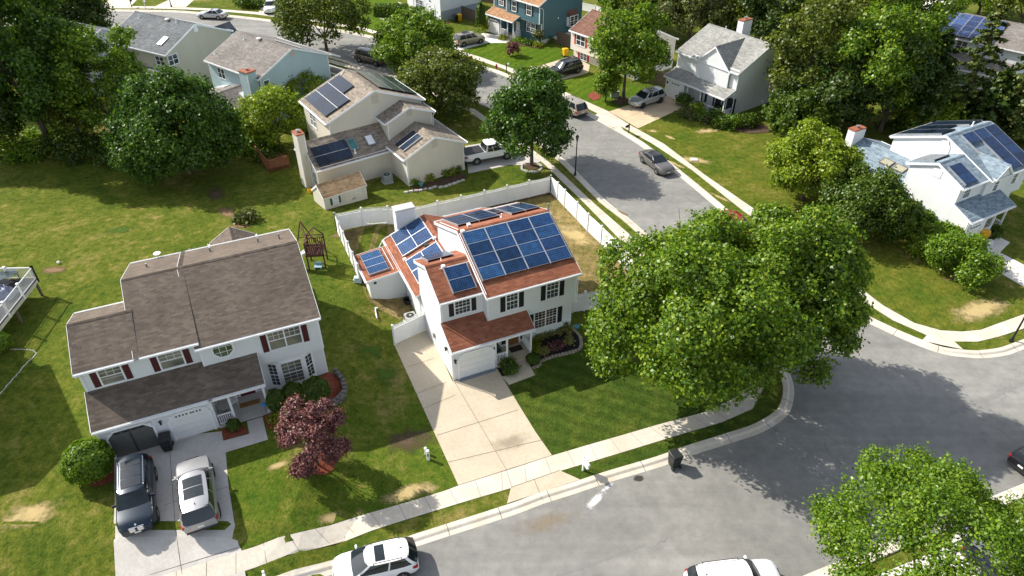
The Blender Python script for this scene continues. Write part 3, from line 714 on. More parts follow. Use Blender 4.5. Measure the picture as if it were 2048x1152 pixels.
    def window(s, face, c, x0, x1, z0, z1, nx=3, nz=2, units=1, sash=True, pane=None, shutters=None, sw=0.36, fr=None, tw=0.085, gap=0.02, upper_only=False, d=0.0):
        fr = fr or s.frame(face, c); m = MB(); p = MB()
        s.fb(m, fr, x0-tw, x0, z0-tw, z1+tw, d, d+.05); s.fb(m, fr, x1, x1+tw, z0-tw, z1+tw, d, d+.05)
        s.fb(m, fr, x0, x1, z1, z1+tw, d, d+.05); s.fb(m, fr, x0-.02, x1+.02, z0-tw, z0, d+.002, d+.075)
        w = (x1-x0)/units
        for q in range(units):
            a, b = x0+q*w, x0+(q+1)*w
            if q: s.fb(m, fr, a-.045, a+.045, z0, z1, d+.002, d+.045)
            s.fb(p, fr, a+.01, b-.01, z0+.005, z1-.005, d+.004, d+.014)
            if sash: s.fb(m, fr, a, b, (z0+z1)/2-.028, (z0+z1)/2+.028, d+.006, d+.040)
            for k in range(1, nx):
                xx = a+(b-a)*k/nx; s.fb(m, fr, xx-.011, xx+.011, (z0+z1)/2 if upper_only else z0, z1, d+.006, d+.026)
            halves = ((z0, (z0+z1)/2), ((z0+z1)/2, z1)) if sash else ((z0, z1),)
            for i, (h0, h1) in enumerate(halves):
                if upper_only and i == 0 and sash: continue
                for k in range(1, nz): zz = h0+(h1-h0)*k/nz; s.fb(m, fr, a, b, zz-.010, zz+.010, d+.008, d+.024)
        o = s.part(m, 'window', s.tm); s.part(p, 'pane', pane or PANE, o)
        if shutters:
            for a, b in ((x0-tw-gap-sw, x0-tw-gap), (x1+tw+gap, x1+tw+gap+sw)):
                sh = MB(); s.fb(sh, fr, a, b, z0-.05, z1+.05, d+.004, d+.035)
                n = 9
                for i in range(n):
                    h = (z1-z0)/n; s.fb(sh, fr, a+.05, b-.05, z0+i*h+.02, z0+(i+1)*h-.02, d+.033, d+.045)
                s.part(sh, 'shutter', shutters)
        return o
    def garage_door(s, face, c, x0, x1, z1, mat, lights=True, chamfer=0.35, trim=True, rows=4, cols=4, lightmat=None, label=None):
        fr = s.frame(face, c); m = MB(); h = z1/rows
        for r in range(rows):
            s.fb(m, fr, x0, x1, r*h+.006, (r+1)*h-.006, 0.012, 0.035)
            for q in range(cols):
                w = (x1-x0)/cols; s.fb(m, fr, x0+q*w+.06, x0+(q+1)*w-.06, r*h+.07, (r+1)*h-.07, 0.033, 0.045)
        o = s.part(m, 'garage_door', mat, label=label)
        if lights:
            p = MB(); n = cols*2 if lights == 2 else cols
            for q in range(n):
                w = (x1-x0-2*chamfer*.8)/n; xa = x0+chamfer*.8+q*w
                if lights == 2 and q == n//2: xa += .06
                s.fb(p, fr, xa+.05, xa+w-.05, z1-.22, z1-.10, 0.036, 0.052)
            s.part(p, 'pane', lightmat or DARKPLASTIC, o)
        if trim:
            t = MB(); w = 0.14
            s.fb(t, fr, x0-w, x0, 0, z1-chamfer, .004, .08); s.fb(t, fr, x1, x1+w, 0, z1-chamfer, .004, .08); s.fb(t, fr, x0+chamfer, x1-chamfer, z1, z1+w, .004, .08)
            for sx, x in ((1, x0), (-1, x1)):
                t.hexa([fr(x-sx*w, .004, z1-chamfer), fr(x, .004, z1-chamfer), fr(x, .08, z1-chamfer), fr(x-sx*w, .08, z1-chamfer), fr(x+sx*chamfer, .004, z1+w), fr(x+sx*chamfer, .004, z1), fr(x+sx*chamfer, .08, z1), fr(x+sx*chamfer, .08, z1+w)])
                t.face([fr(x, .05, z1-chamfer), fr(x+sx*chamfer, .05, z1), fr(x, .05, z1)])
            s.part(t, 'door_trim', s.tm)
        return o
    def panel(s, sl, a0, a1, t0, t1, mat, h=0.14, frame=None, cell=0.162, name='solar_panel', flip=False):
        """one solar module lying on a roof slope"""
        m = MB(); w, L = a1-a0, t1-t0; th = .04
        b = [sl(a0, t1, h), sl(a1, t1, h), sl(a1, t0, h), sl(a0, t0, h)]; T = [sl(a0, t1, h+th), sl(a1, t1, h+th), sl(a1, t0, h+th), sl(a0, t0, h+th)]
        nx = max(1, round(w/cell)); ny = max(1, round(L/cell))
        e = .018; inn = [sl(a0+e, t1-e, h+th+.003), sl(a1-e, t1-e, h+th+.003), sl(a1-e, t0+e, h+th+.003), sl(a0+e, t0+e, h+th+.003)]
        c = 0.162
        m.face(inn, uv=[(0, 0), (nx*c, 0), (nx*c, ny*c), (0, ny*c)], mi=0)
        m.face(T, mi=1); m.face(list(reversed(b)), mi=1)
        for i in range(4): m.face([b[i], b[(i+1) % 4], T[(i+1) % 4], T[i]], mi=1)
        return s.part(m, name, [mat, frame or DARKPLASTIC])
    def array(s, sl, a0, a1, t0, t1, nc, nr, mat, gapc=0.05, gapr=0.012, rail='cols', frame=None, skip=(), h=0.14):
        w = (a1-a0-gapc*(nc-1))/nc; L = (t1-t0-gapr*(nr-1))/nr
        for i in range(nc):
            for j in range(nr):
                if (i, j) in skip: continue
                x = a0+i*(w+gapc); t = t0+j*(L+gapr); s.panel(sl, x, x+w, t, t+L, mat, frame=frame, h=h)
        if rail:
            m = MB()
            for i in range(nc+1) if rail == 'cols' else ():
                x = a0-gapc/2+i*(w+gapc)
                wd = .024 if 0 < i < nc else .014
                p = [sl(x-wd, t1+.04, .02), sl(x+wd, t1+.04, .02), sl(x+wd, t0-.05, .02), sl(x-wd, t0-.05, .02)]
                q = [sl(x-wd, t1+.04, h+.047), sl(x+wd, t1+.04, h+.047), sl(x+wd, t0-.05, h+.047), sl(x-wd, t0-.05, h+.047)]
                m.hexa(p+q)
            for j in (range(1, nr) if rail == 'rows' else ()):
                t = t0+j*(L+gapr)-gapr/2; wd = .018
                p = [sl(a0, t+wd, .1), sl(a1, t+wd, .1), sl(a1, t-wd, .1), sl(a0, t-wd, .1)]; q = [sl(a0, t+wd, h+.046), sl(a1, t+wd, h+.046), sl(a1, t-wd, h+.046), sl(a0, t-wd, h+.046)]
                m.hexa(p+q)
            if m.f: s.part(m, 'mounting_rail', ALU)
    def skylight(s, sl, a0, a1, t0, t1, mat, frame=None, h=.12):
        m = MB(); p = MB()
        for x0, x1, q0, q1 in ((a0-.07, a0, t0-.07, t1+.07), (a1, a1+.07, t0-.07, t1+.07), (a0, a1, t0-.07, t0), (a0, a1, t1, t1+.07)):
            m.hexa([sl(x0, q1, -.02), sl(x1, q1, -.02), sl(x1, q0, -.02), sl(x0, q0, -.02), sl(x0, q1, h), sl(x1, q1, h), sl(x1, q0, h), sl(x0, q0, h)])
        p.hexa([sl(a0, t1, .02), sl(a1, t1, .02), sl(a1, t0, .02), sl(a0, t0, .02), sl(a0, t1, h-.015), sl(a1, t1, h-.015), sl(a1, t0, h-.015), sl(a0, t0, h-.015)])
        o = s.part(m, 'skylight', frame or GREYMETAL); s.part(p, 'pane', mat, o)
    def vent_pipe(s, sl, a, t, r=.05, hh=.35, mat=None, flash=True):
        m = MB(); p = Vector(sl(a, t)); m.tube(p-Vector((0, 0, .1)), p+Vector((0, 0, hh)), r, n=10)
        if flash: m.tube(p+Vector((0, 0, -.06)), p+Vector((0, 0, .08)), r*2.6, r*1.2, n=10)
        s.part(m, 'vent_pipe', mat or WHITE, smooth=40)
    def turbine(s, sl, a, t):
        m = MB(); p = Vector(sl(a, t)); m.lathe([(.16, p.z-.1), (.16, p.z+.12), (.30, p.z+.14), (.30, p.z+.2), (.2, p.z+.27), (.05, p.z+.3)], p.x, p.y, 14)
        s.part(m, 'roof_vent', plain('pale_vent', (.6, .57, .5), .5), smooth=40)
    def downspout(s, pts, r=.038):
        for a, b in zip(pts, pts[1:]): s.gut.tube(a, b, r, n=6)
    def post(s, u, v, z0, z1, w=.06):
        m = MB(); m.box(u-w, u+w, v-w, v+w, z0, z1); m.box(u-w*1.5, u+w*1.5, v-w*1.5, v+w*1.5, z0, z0+.12); m.box(u-w*1.5, u+w*1.5, v-w*1.5, v+w*1.5, z1-.1, z1); s.part(m, 'porch_post', s.tm)
    def railing(s, p, q, z0, z1, step=.13):
        m = MB(); p = Vector(p); q = Vector(q); d = (q-p); L = d.length; d.normalize(); n = Vector((-d.y, d.x))*.03
        def bar(a, b, za, zb, w): m.hexa([(a.x-n.x*w, a.y-n.y*w, za), (b.x-n.x*w, b.y-n.y*w, za), (b.x+n.x*w, b.y+n.y*w, za), (a.x+n.x*w, a.y+n.y*w, za), (a.x-n.x*w, a.y-n.y*w, zb), (b.x-n.x*w, b.y-n.y*w, zb), (b.x+n.x*w, b.y+n.y*w, zb), (a.x+n.x*w, a.y+n.y*w, zb)])
        bar(p, q, z1-.06, z1, 1.3); bar(p, q, z0, z0+.06, 1.0)
        k = max(2, int(L/step))
        for i in range(k+1):
            a = p+d*(L*(i+.5)/(k+1)); bar(a-d*.018, a+d*.018, z0+.06, z1-.06, .6)
        s.part(m, 'porch_railing', s.tm)
    def corner(s, u, v, z0, z1, w=.09, su=1, sv=1):
        """corner board, 12 mm proud of both wall faces"""
        s.trim.box(min(u+su*.012, u-su*w), max(u+su*.012, u-su*w), min(v+sv*.012, v-sv*w), max(v+sv*.012, v-sv*w), z0, z1)
    def chimney(s, u0, u1, v0, v1, z0, z1, mat=None, capmat=None, pot=True):
        m = MB(); m.box(u0, u1, v0, v1, z0, z1)
        for (u, v, su, sv) in ((u0, v0, -1, -1), (u1, v0, 1, -1), (u0, v1, -1, 1), (u1, v1, 1, 1)):
            m.box(min(u+su*.012, u-su*.08), max(u+su*.012, u-su*.08), min(v+sv*.012, v-sv*.08), max(v+sv*.012, v-sv*.08), z0, z1-.01, 1)
        o = s.part(m, 'chimney', [mat or s.wm, s.tm])
        c = MB(); c.box(u0-.06, u1+.06, v0-.06, v1+.06, z1, z1+.07); c.box(u0-.02, u1+.02, v0-.02, v1+.02, z1+.07, z1+.10); s.part(c, 'chimney_cap', capmat or WHITE, o)
        if pot:
            f = MB(); cx, cy = (u0+u1)/2, (v0+v1)/2; f.lathe([(.11, z1+.08), (.11, z1+.26), (.19, z1+.26), (.19, z1+.33), (.02, z1+.36)], cx, cy, 12); s.part(f, 'flue', GREYMETAL, o, smooth=40)
    def louvre(s, face, c, x0, x1, z0, z1, mat=None):
        fr = s.frame(face, c); m = MB(); s.fb(m, fr, x0, x1, z0, z1, .003, .03); n = 6
        for i in range(n):
            h = (z1-z0)/n; s.fb(m, fr, x0+.03, x1-.03, z0+i*h+.02, z0+i*h+h*.6, .03, .045)
        s.part(m, 'gable_vent', mat or s.tm)
    def lamp(s, face, c, x, z, mat=None):
        fr = s.frame(face, c); m = MB(); s.fb(m, fr, x-.06, x+.06, z-.09, z+.09, .003, .025); s.fb(m, fr, x-.05, x+.05, z-.14, z+.10, .05, .16); s.fb(m, fr, x-.075, x+.075, z+.10, z+.14, .03, .18)
        s.part(m, 'wall_lamp', mat or DARKPLASTIC)
    def finish(s):
        s.part(s.walls, 'wall', s.wm)
        if s.trim.f: s.part(s.trim, 'fascia', s.tm)
        if s.gut.f: s.part(s.gut, 'gutter', s.tm)
        return s.root
# ---------------------------------------------------------------- the houses
S_WHITE = siding('white_siding', (0.72, 0.74, 0.75)); S_CREAM = siding('cream_siding', (0.60, 0.56, 0.47)); S_BEIGE = siding('beige_siding', (0.52, 0.47, 0.38))
S_BLUE = siding('pale_blue_siding', (0.40, 0.53, 0.57)); S_TEAL = siding('teal_siding', (0.060, 0.135, 0.165)); S_GREYW = siding('greyish_white_siding', (0.66, 0.68, 0.68)); S_TAN = siding('tan_white_siding', (0.66, 0.60, 0.52))
R_RED = shingle('red_shingles', (0.215, 0.078, 0.044), (0.275, 0.102, 0.057), (0.345, 0.140, 0.080))
R_BROWN = shingle('brown_shingles', (0.105, 0.083, 0.066), (0.140, 0.111, 0.088), (0.178, 0.143, 0.114))
R_TAN = shingle('tan_grey_shingles', (0.156, 0.131, 0.104), (0.256, 0.215, 0.170), (0.350, 0.300, 0.237))
R_GREY = shingle('dark_grey_shingles', (0.095, 0.105, 0.112), (0.135, 0.147, 0.155), (0.18, 0.195, 0.205))
R_LGREY = shingle('light_grey_shingles', (0.21, 0.21, 0.195), (0.29, 0.29, 0.27), (0.36, 0.36, 0.335))
R_WARMGREY = shingle('warm_grey_shingles', (0.150, 0.135, 0.122), (0.205, 0.186, 0.168), (0.26, 0.24, 0.22))
R_BLUEG = shingle('blue_grey_shingles', (0.132, 0.182, 0.226), (0.209, 0.270, 0.319), (0.297, 0.363, 0.418))
R_ORANGE = shingle('orange_shingles', (0.25, 0.13, 0.065), (0.36, 0.20, 0.105), (0.46, 0.28, 0.16))
R_DKRED = shingle('reddish_brown_shingles', (0.13, 0.062, 0.045), (0.19, 0.095, 0.068), (0.24, 0.13, 0.095))
R_SHED = shingle('sandy_shingles', (0.30, 0.19, 0.10), (0.42, 0.28, 0.155), (0.52, 0.37, 0.22))
DOORW = plain('white_door', (0.74, 0.74, 0.73), 0.45, var=.04)
BURG = plain('burgundy_shutter', (0.075, 0.014, 0.018), 0.5); REDSH = plain('red_shutter', (0.42, 0.015, 0.022), 0.5)
BROWND = plain('brown_door', (0.20, 0.085, 0.030), 0.45, var=.3); WINERED = plain('wine_red_door', (0.14, 0.012, 0.022), 0.4)
GREYSH = plain('dark_grey_shutter', (0.06, 0.058, 0.055), 0.5); SCREEN = plain('grey_screen', (0.105, 0.105, 0.10), 0.8); TEALTRIM = plain('teal_trim', (0.06, 0.13, 0.16), .5)
CAPRUST = plain('rusty_cap', (0.26, 0.085, 0.042), 0.8, var=.35); STEP = plain('blue_grey_sill', (0.16, 0.19, 0.22), .7)
SKYG = plain('skylight_green', (0.055, 0.20, 0.19), 0.12, var=.5, scale=1.2); SKYW = plain('skylight_white', (0.75, 0.76, 0.77), .3); SKYT = plain('skylight_tan', (0.30, 0.29, 0.22), .15)
PORCHC = CONC_WARM

def porch_side(h, u0, u1, v1, lo, hi):
    """side walls of the garage below the shed roof"""
    sl = (hi[1]-lo[1])/(hi[0]-lo[0]); z = lambda v: lo[1]+(v-lo[0])*sl-.10
    A = [(u0, 0, -.4), (u0, v1, -.4), (u0, v1, z(v1)), (u0, 0, z(0))]; B = [(u1, b, c) for _, b, c in A]
    h.walls.face(A); h.walls.face(list(reversed(B)))
    for i in range(4): h.walls.face([A[i], B[i], B[(i+1) % 4], A[(i+1) % 4]])

def slab(h, u0, u1, v0, v1, z, mat):
    m = MB(); m.box(u0, u1, v0, v1, -.2, z); h.part(m, 'porch_floor', mat)

def colonial(h, q, garage_mat=DOORW, shut=BLACKSH, lights=True, door=BROWND, sill=True, porch_rail=True, pane=PANE, two=True):
    a, b, wm, W = q['a'], q['b'], q['wm'], q['W']; ze, zl, zr, rl, r = q['ze'], q['zl'], q['zr'], q['rl'], q['r']
    e = .3
    q['mF'], q['mB'] = h.gable('u', wm, W, (b-e, ze), (r, zr), (2*r-b+e, ze), z0=q['zo'])
    h.wallbox(wm+.012, W-.012, b+.48, 2*r-b-.012, -.4, q['zo']+.03)
    h.trim.box(wm+.02, W-.02, b+.004, b+.46, q['zo']-.02, q['zo']+.012)
    q['wF'], q['wB'] = h.gable('u', 0, wm, (a-e, ze), (rl, zl), (2*rl-a+e, ze), rakes=(1, 0))
    porch_side(h, 0.006, q['wg'], a+.15, (-e, q['zg']), (a, q['zp'])); sl = (q['zp']-q['zg'])/(a+e)
    h.shed('u', 0, q['ur'], (-e, q['zg']), (a+.02, q['zp']+.02*sl), rakes=(1, 1))
    # second piece of the porch roof that stops at the main front wall
    h.trim.box(q['wg'], q['ur']-.02, -.12, .0, q['zg']-.22, q['zg']-.06)
    for u, v, z0, z1, su, sv in ((0, a, q['zp'], ze-.2, -1, -1), (wm, b, q['zp'], ze-.3, -1, -1), (W, b, q['zo'], ze-.3, 1, -1), (0.006, 0, 0, q['zg']-.05, -1, -1), (q['wg'], 0, 0, q['zg']-.05, 1, -1), (W-.012, b+.48, 0, q['zo']-.03, 1, -1), (0, 2*rl-a, .2, ze-.3, -1, 1), (wm, 2*r-b, 3, ze-.3, -1, 1)):
        h.corner(u, v, z0, z1, su=su, sv=sv)
    h.garage_door('front', 0, q['g0'], q['g1'], q.get('gz', 2.1), garage_mat, lights=lights)
    if sill:
        m = MB(); m.box(q['g0']-.1, q['g1']+.1, -.34, -.01, -.1, .035); h.part(m, 'door_sill', STEP)
    slab(h, q['wg']+.02, q['ur']+.1, -.12, b+.47, .24, PORCHC)
    for u in q['posts']: h.post(u, .05, .24, q['zg']-.2)
    if porch_rail:
        h.railing((q['wg']+.05, .05), (q['posts'][0]-.06, .05), .32, 1.15); h.railing((q['posts'][-1], .12), (q['posts'][-1], b+.42), .32, 1.15)
    return q

# ---- the red-roofed house in the middle
A = House('house', 'white house with red shingle roof covered in blue solar panels', 'house', -3.977, 34.85, 0, 24.27, S_WHITE, R_RED)
q = colonial(A, dict(zg=2.838, wg=3.19, a=1.77, zp=3.785, ze=5.676, rl=4.154, zl=6.903, wm=3.017, b=1.04, W=9.80, r=5.924, zr=7.86, zo=2.93, g0=.44, g1=2.9, ur=5.85, posts=(4.0, 5.82)), lights=False)
A.window('front', 1.04, 4.43, 5.24, 3.95, 5.32, shutters=BLACKSH); A.window('front', 1.04, 7.47, 8.34, 3.95, 5.32, shutters=BLACKSH)
A.window('front', 1.77, 1.0, 2.06, 4.16, 5.22, nx=4, shutters=BLACKSH, sw=.34)
A.window('front', 1.52, 6.82, 8.55, 1.08, 2.55, units=2, nx=3, nz=3, shutters=BLACKSH, pane=glass('warm_pane', (0.06, 0.035, 0.02)))
d = MB(); fr = A.frame('front', 1.52); House.fb(d, fr, 4.72, 5.55, .26, 2.28, .005, .05)
for z0, z1 in ((.4, 1.05), (1.2, 2.15)): House.fb(d, fr, 4.82, 5.10, z0, z1, .045, .06); House.fb(d, fr, 5.17, 5.45, z0, z1, .045, .06)
o = A.part(d, 'front_door', BROWND); k = MB(); House.fb(k, fr, 5.46, 5.51, 1.2, 1.3, .05, .1); A.part(k, 'handle', GREYMETAL, o)
d = MB(); House.fb(d, fr, 4.62, 4.72, .26, 2.38, .004, .07); House.fb(d, fr, 5.55, 5.65, .26, 2.38, .004, .07); House.fb(d, fr, 4.72, 5.55, 2.28, 2.38, .004, .07); A.part(d, 'door_trim', WHITE)
for x in (4.22, 5.70):
    d = MB(); House.fb(d, fr, x, x+.34, .5, 2.3, .004, .04); A.part(d, 'shutter', BLACKSH)
A.array(q['mF'], 3.09, 9.76, .34, 4.36, 4, 4, BLUEPV, gapc=.06, frame=ALU)
A.array(q['mB'], 3.45, 6.65, 1.45, 5.3, 2, 4, NAVYPV, gapc=.05, frame=ALU); A.array(q['mB'], 7.5, 9.7, 1.1, 4.4, 2, 2, NAVYPV, frame=ALU); A.array(q['mB'], 6.75, 7.4, 2.75, 4.4, 1, 1, NAVYPV, rail=None, frame=ALU)
A.array(q['wF'], .96, 2.57, .58, 2.54, 1, 2, BLUEPV, frame=ALU); A.array(q['wB'], .40, 2.2, 1.05, 2.8, 1, 2, NAVYPV, frame=ALU)
fL, fR = A.gable('v', 6.7, 14.75, (-.38, 2.72), (3.2, 4.22), (6.8, 2.72), rakes=(0, 1))
A.array(lambda a, t, h=0: fL(a, t, h), 11.36, 14.6, .45, 3.2, 2, 2, BLUEPV, frame=ALU, gapc=.05); A.array(fL, 7.5, 10.6, .45, 3.2, 2, 2, BLUEPV, frame=ALU)
A.gable('u', 3.6, 8.6, (11.4, 2.9), (13.7, 4.05), (15.9, 2.9), wall=True, rakes=(0, 1))
sm = A.shed('v', 10.3, 13.9, (-3.06, 2.42), (-.12, 2.70)); A.wallbox(-2.86, -.10, 10.35, 13.9, -.4, 2.33); A.array(sm, 10.75, 13.55, 1.0, 2.56, 3, 1, BLUEPV, gapc=.012, frame=ALU)
A.chimney(.83, 2.43, 14.76, 15.6, -.3, 5.05, pot=False, capmat=plain('grey_chimney_cap', (.45, .45, .44), .6))
m = MB(); p = Vector(fL(11.0, 1.22)); m.box(p.x-.16, p.x+.16, p.y-.16, p.y+.16, p.z-.1, p.z+.2); A.part(m, 'roof_vent', plain('dark_green_vent', (.02, .035, .03), .6))
A.vent_pipe(q['mB'], 9.95, .15, .07, .5, GREYMETAL); A.vent_pipe(q['mB'], 6.75, 1.3, .05, .3)
cd = MB()
def pipe(*pts):
    for x, y in zip(pts, pts[1:]): cd.tube(x, y, .024, n=6)
pipe(q['mF'](2.98, .26, .08), q['mF'](9.85, .26, .08)); pipe(q['mF'](2.94, .26, .08), q['mF'](2.94, 5.4, .08)); pipe(q['mB'](2.98, .0, .1), q['mB'](2.98, 4.4, .1)); pipe(q['wF'](.7, .5, .08), q['wF'](2.85, .5, .08), q['wF'](2.85, 2.2, .08)); pipe(q['wF'](.9, .5, .08), q['wB'](1.3, 1.0, .1))
pipe(fL(11.1, .4, .1), fL(14.7, .4, .1)); pipe(fL(9.2, .4, .1), fL(11.2, .4, .1)); pipe(fL(14.72, .4, .06), fL(14.72, 3.3, .06), (-.45, 14.72, 2.8), (-1.0, 13.9, 2.75), sm(13.75, .7, .08), sm(10.5, .7, .08))
A.part(cd, 'conduit', WHITE)
jb = MB()
for p in (q['mF'](3.2, .2, .1), q['mB'](4.0, .7, .1), q['wF'](1.0, .42, .1), fL(11.2, .4, .1), fL(10.9, 3.2, .1)):
    jb.box(p[0]-.12, p[0]+.12, p[1]-.12, p[1]+.12, p[2]-.05, p[2]+.12)
A.part(jb, 'junction_box', WHITE)
A.downspout([(-.07, 1.42, 5.5), (-.06, 1.62, 5.2), (-.06, 1.62, 3.9)]); A.downspout([(-.06, -.35, 2.7), (-.06, -.08, 2.45), (-.06, -.08, .1)]); A.downspout([(9.86, .7, 5.5), (9.86, .98, 5.25), (9.86, .98, 2.9)])
A.lamp('front', 0, .17, 1.75); A.lamp('left', 0, 1.0, 2.1); A.louvre('left', .0, -2 + 3.0, 1.25, .1, .12) if False else None
m = MB(); fr = A.frame('front', 0); House.fb(m, fr, 3.0, 3.06, 1.65, 1.95, .03, .07); A.part(m, 'house_number_plaque', DARKPLASTIC)
m = MB(); fr = A.frame('left', 0); House.fb(m, fr, 3.6, 3.8, 1.0, 1.4, .004, .12); A.part(m, 'electric_meter', GREYMETAL)
m = MB(); fr = A.frame('front', 10.35); House.fb(m, fr, -2.5, -2.3, 1.95, 2.12, .004, .06); A.part(m, 'wall_vent', DARKPLASTIC)
A.finish()

# ---- the brown-roofed house at the left
B = House('house', 'white house with brown shingle roof and burgundy shutters', 'house', -24.445*.968, 28.034*.968, 1.1, 24.054, S_WHITE, R_BROWN, k=.968)
bF, bB = B.gable('u', 6.536, 13.82, (1.314, 5.541), (7.014, 7.917), (12.109, 5.886), z0=2.72)
B.wallbox(6.55, 13.808, 2.15, 11.8, -1.4, 2.76); B.trim.box(6.56, 13.8, 1.618, 2.13, 2.70, 2.732)
# the upper roof reaches further left than the front wall: a second block behind
cF, cB = B.gable('u', 3.22, 6.536, (1.63, 5.77), (7.014, 7.917), (12.109, 5.886), rakes=(1, 0), cap=False)
dF, dB = B.gable('u', 0, 3.22, (1.63, 5.77), (4.758, 7.09), (7.096, 6.2), rakes=(1, 0), z0=-1.4)
cap = MB()
m = MB()
for i in range(11):
    x0 = 3.1+i*.32; m.face([(x0, 7.014, 7.96), (x0+.32, 7.014, 7.945), (x0+.32, 6.88, 7.875), (x0, 6.88, 7.89)], uv=[(0, 0), (.3, 0), (.3, .14), (0, .14)]); m.face([(x0, 7.014, 7.96), (x0, 7.15, 7.89), (x0+.32, 7.15, 7.875), (x0+.32, 7.014, 7.945)], uv=[(0, 0), (0, .14), (.3, .14), (.3, 0)])
B.part(m, 'ridge_cap', R_BROWN)
porch_side(B, .006, 6.40, 2.1, (-.3, 2.80), (1.95, 4.02)); B.shed('u', 0, 6.45, (-.3, 2.80), (1.95, 4.03), rakes=(1, 0)); B.shed('u', 6.45, 9.62, (-.3, 2.80), (1.64, 3.46+.40), rakes=(0, 1))
B.trim.box(6.4, 9.6, -.12, 0, 2.55, 2.72)
for u, v, z0, z1, su, sv in ((0, 1.93, 4.0, 5.5, -1, -1), (6.536, 1.614, 3.7, 5.3, -1, -1), (13.82, 1.614, 2.72, 5.3, 1, -1), (.006, 0, -.6, 2.7, -1, -1), (6.4, 0, -.6, 2.7, 1, -1), (13.808, 2.15, -.6, 2.66, 1, -1)): B.corner(u, v, z0, z1, su=su, sv=sv)
B.window('front', 1.93, 1.0, 2.17, 4.22, 5.40, pane=PANEB, shutters=BURG, sw=.36, upper_only=True); B.window('front', 1.93, 4.28, 5.55, 4.22, 5.40, pane=PANEB, shutters=BURG, sw=.36, upper_only=True)
B.window('front', 1.614, 10.60, 12.58, 3.72, 5.18, units=2, pane=PANEB, shutters=BURG, sw=.36, upper_only=True)
# octagonal window
fr = B.frame('front', 1.614); m = MB(); p = MB(); cx, cz = 7.88, 4.80; ro, ri = .72, .60
oc = [(math.cos(R(22.5+45*i)), math.sin(R(22.5+45*i))) for i in range(8)]
for i in range(8):
    a0, a1 = oc[i], oc[(i+1) % 8]
    m.hexa([fr(cx+a0[0]*ri, 0, cz+a0[1]*ri), fr(cx+a0[0]*ro, 0, cz+a0[1]*ro), fr(cx+a1[0]*ro, 0, cz+a1[1]*ro), fr(cx+a1[0]*ri, 0, cz+a1[1]*ri), fr(cx+a0[0]*ri, .06, cz+a0[1]*ri), fr(cx+a0[0]*ro, .06, cz+a0[1]*ro), fr(cx+a1[0]*ro, .06, cz+a1[1]*ro), fr(cx+a1[0]*ri, .06, cz+a1[1]*ri)])
for t in (-.2, .2):
    House.fb(m, fr, cx+t-.014, cx+t+.014, cz-.54, cz+.54, .012, .035); House.fb(m, fr, cx-.54, cx+.54, cz+t-.014, cz+t+.014, .014, .033)
p.face([fr(cx+x*.62, .01, cz+y*.62) for x, y in oc]); o = B.part(m, 'octagonal_window', WHITE); B.part(p, 'pane', glass('green_pane', (.05, .06, .035)), o)
# bay window
bm_ = MB(); v0 = 2.15; v1 = 1.72; x = (10.0, 10.75, 12.35, 13.05); zb0, zb1 = -.1, 2.62
bay = [(x[0], v0), (x[1], v1), (x[2], v1), (x[3], v0)]
bm_.prism([(a, b) for a, b in bay], zb0, zb1); B.part(bm_, 'bay', WHITE)
for i, (nx, un) in enumerate(((2, 1), (3, 1), (2, 1))):
    a = Vector(bay[i]); c = Vector(bay[i+1]); d = (c-a); L = d.length; d.normalize(); n = Vector((d.y, -d.x))
    fr = (lambda a, d, n: lambda x, dd, z: (a.x+d.x*x+n.x*dd, a.y+d.y*x+n.y*dd, z))(a, d, n)
    B.window('front', 0, .16, L-.16, .42, 2.28, nx=nx, nz=3, fr=fr, tw=.07, pane=PANEB if i == 1 else PANE)
B.garage_door('front', 0, 3.87, 6.12, 2.1, DOORW, lights=2, chamfer=.42, rows=4)
B.garage_door('front', 0, .44, 2.90, 2.1, SCREEN, lights=2, chamfer=.42, rows=1, cols=2, lightmat=DARKPLASTIC, label='grey screened garage door')
fr = B.frame('front', 0); m = MB(); House.fb(m, fr, 1.655, 1.69, 0, 2.08, .05, .07); B.part(m, 'zip', DARKPLASTIC)
B.lamp('front', 0, 3.39, 1.85)
slab(B, 6.42, 9.7, -.12, 2.13, .10, CONC_GREY); m = MB(); m.box(7.25, 9.3, -.55, -.12, -.3, -.06); B.part(m, 'step', plain('brick_step', (.20, .15, .135), .9, var=.3, scale=9))
for u in (7.42, 9.52): B.post(u, .05, .1, 2.58, .07)
B.railing((6.48, .05), (7.36, .05), .2, 1.0)
fr = B.frame('front', 2.15); m = MB(); House.fb(m, fr, 8.0, 8.95, .12, 2.15, .005, .05); House.fb(m, fr, 8.12, 8.83, 1.3, 2.0, .048, .06); o = B.part(m, 'front_door', WINERED)
m = MB(); House.fb(m, fr, 8.2, 8.75, .35, .95, .049, .062); B.part(m, 'pane', DARKPLASTIC, o)
m = MB(); House.fb(m, fr, 7.9, 8.0, .12, 2.25, .004, .07); House.fb(m, fr, 8.95, 9.05, .12, 2.25, .004, .07); House.fb(m, fr, 8.0, 8.95, 2.15, 2.25, .004, .07); B.part(m, 'door_trim', WHITE)
for xx in (7.48, 9.1):
    m = MB(); House.fb(m, fr, xx, xx+.38, .3, 2.1, .004, .04); B.part(m, 'shutter', BURG)
for sl, a, t, hh in ((bB, 4.4, 2.6, .3), (bB, 8.4, 3.2, .35), (bB, 11.6, 2.9, .35), (bB, 13.0, 2.2, .45)): B.vent_pipe(sl, a, t, .06, hh, GREYMETAL, flash=False)
B.vent_pipe(dB, -5, 1) if False else None
B.gable('v', 11.2, 14.2, (5.4, 3.7), (6.9, 4.75), (8.4, 3.7), rakes=(0, 1)); B.gable('v', 11.2, 15.6, (8.2, 4.0), (9.9, 5.05), (11.6, 4.0), rakes=(0, 1))
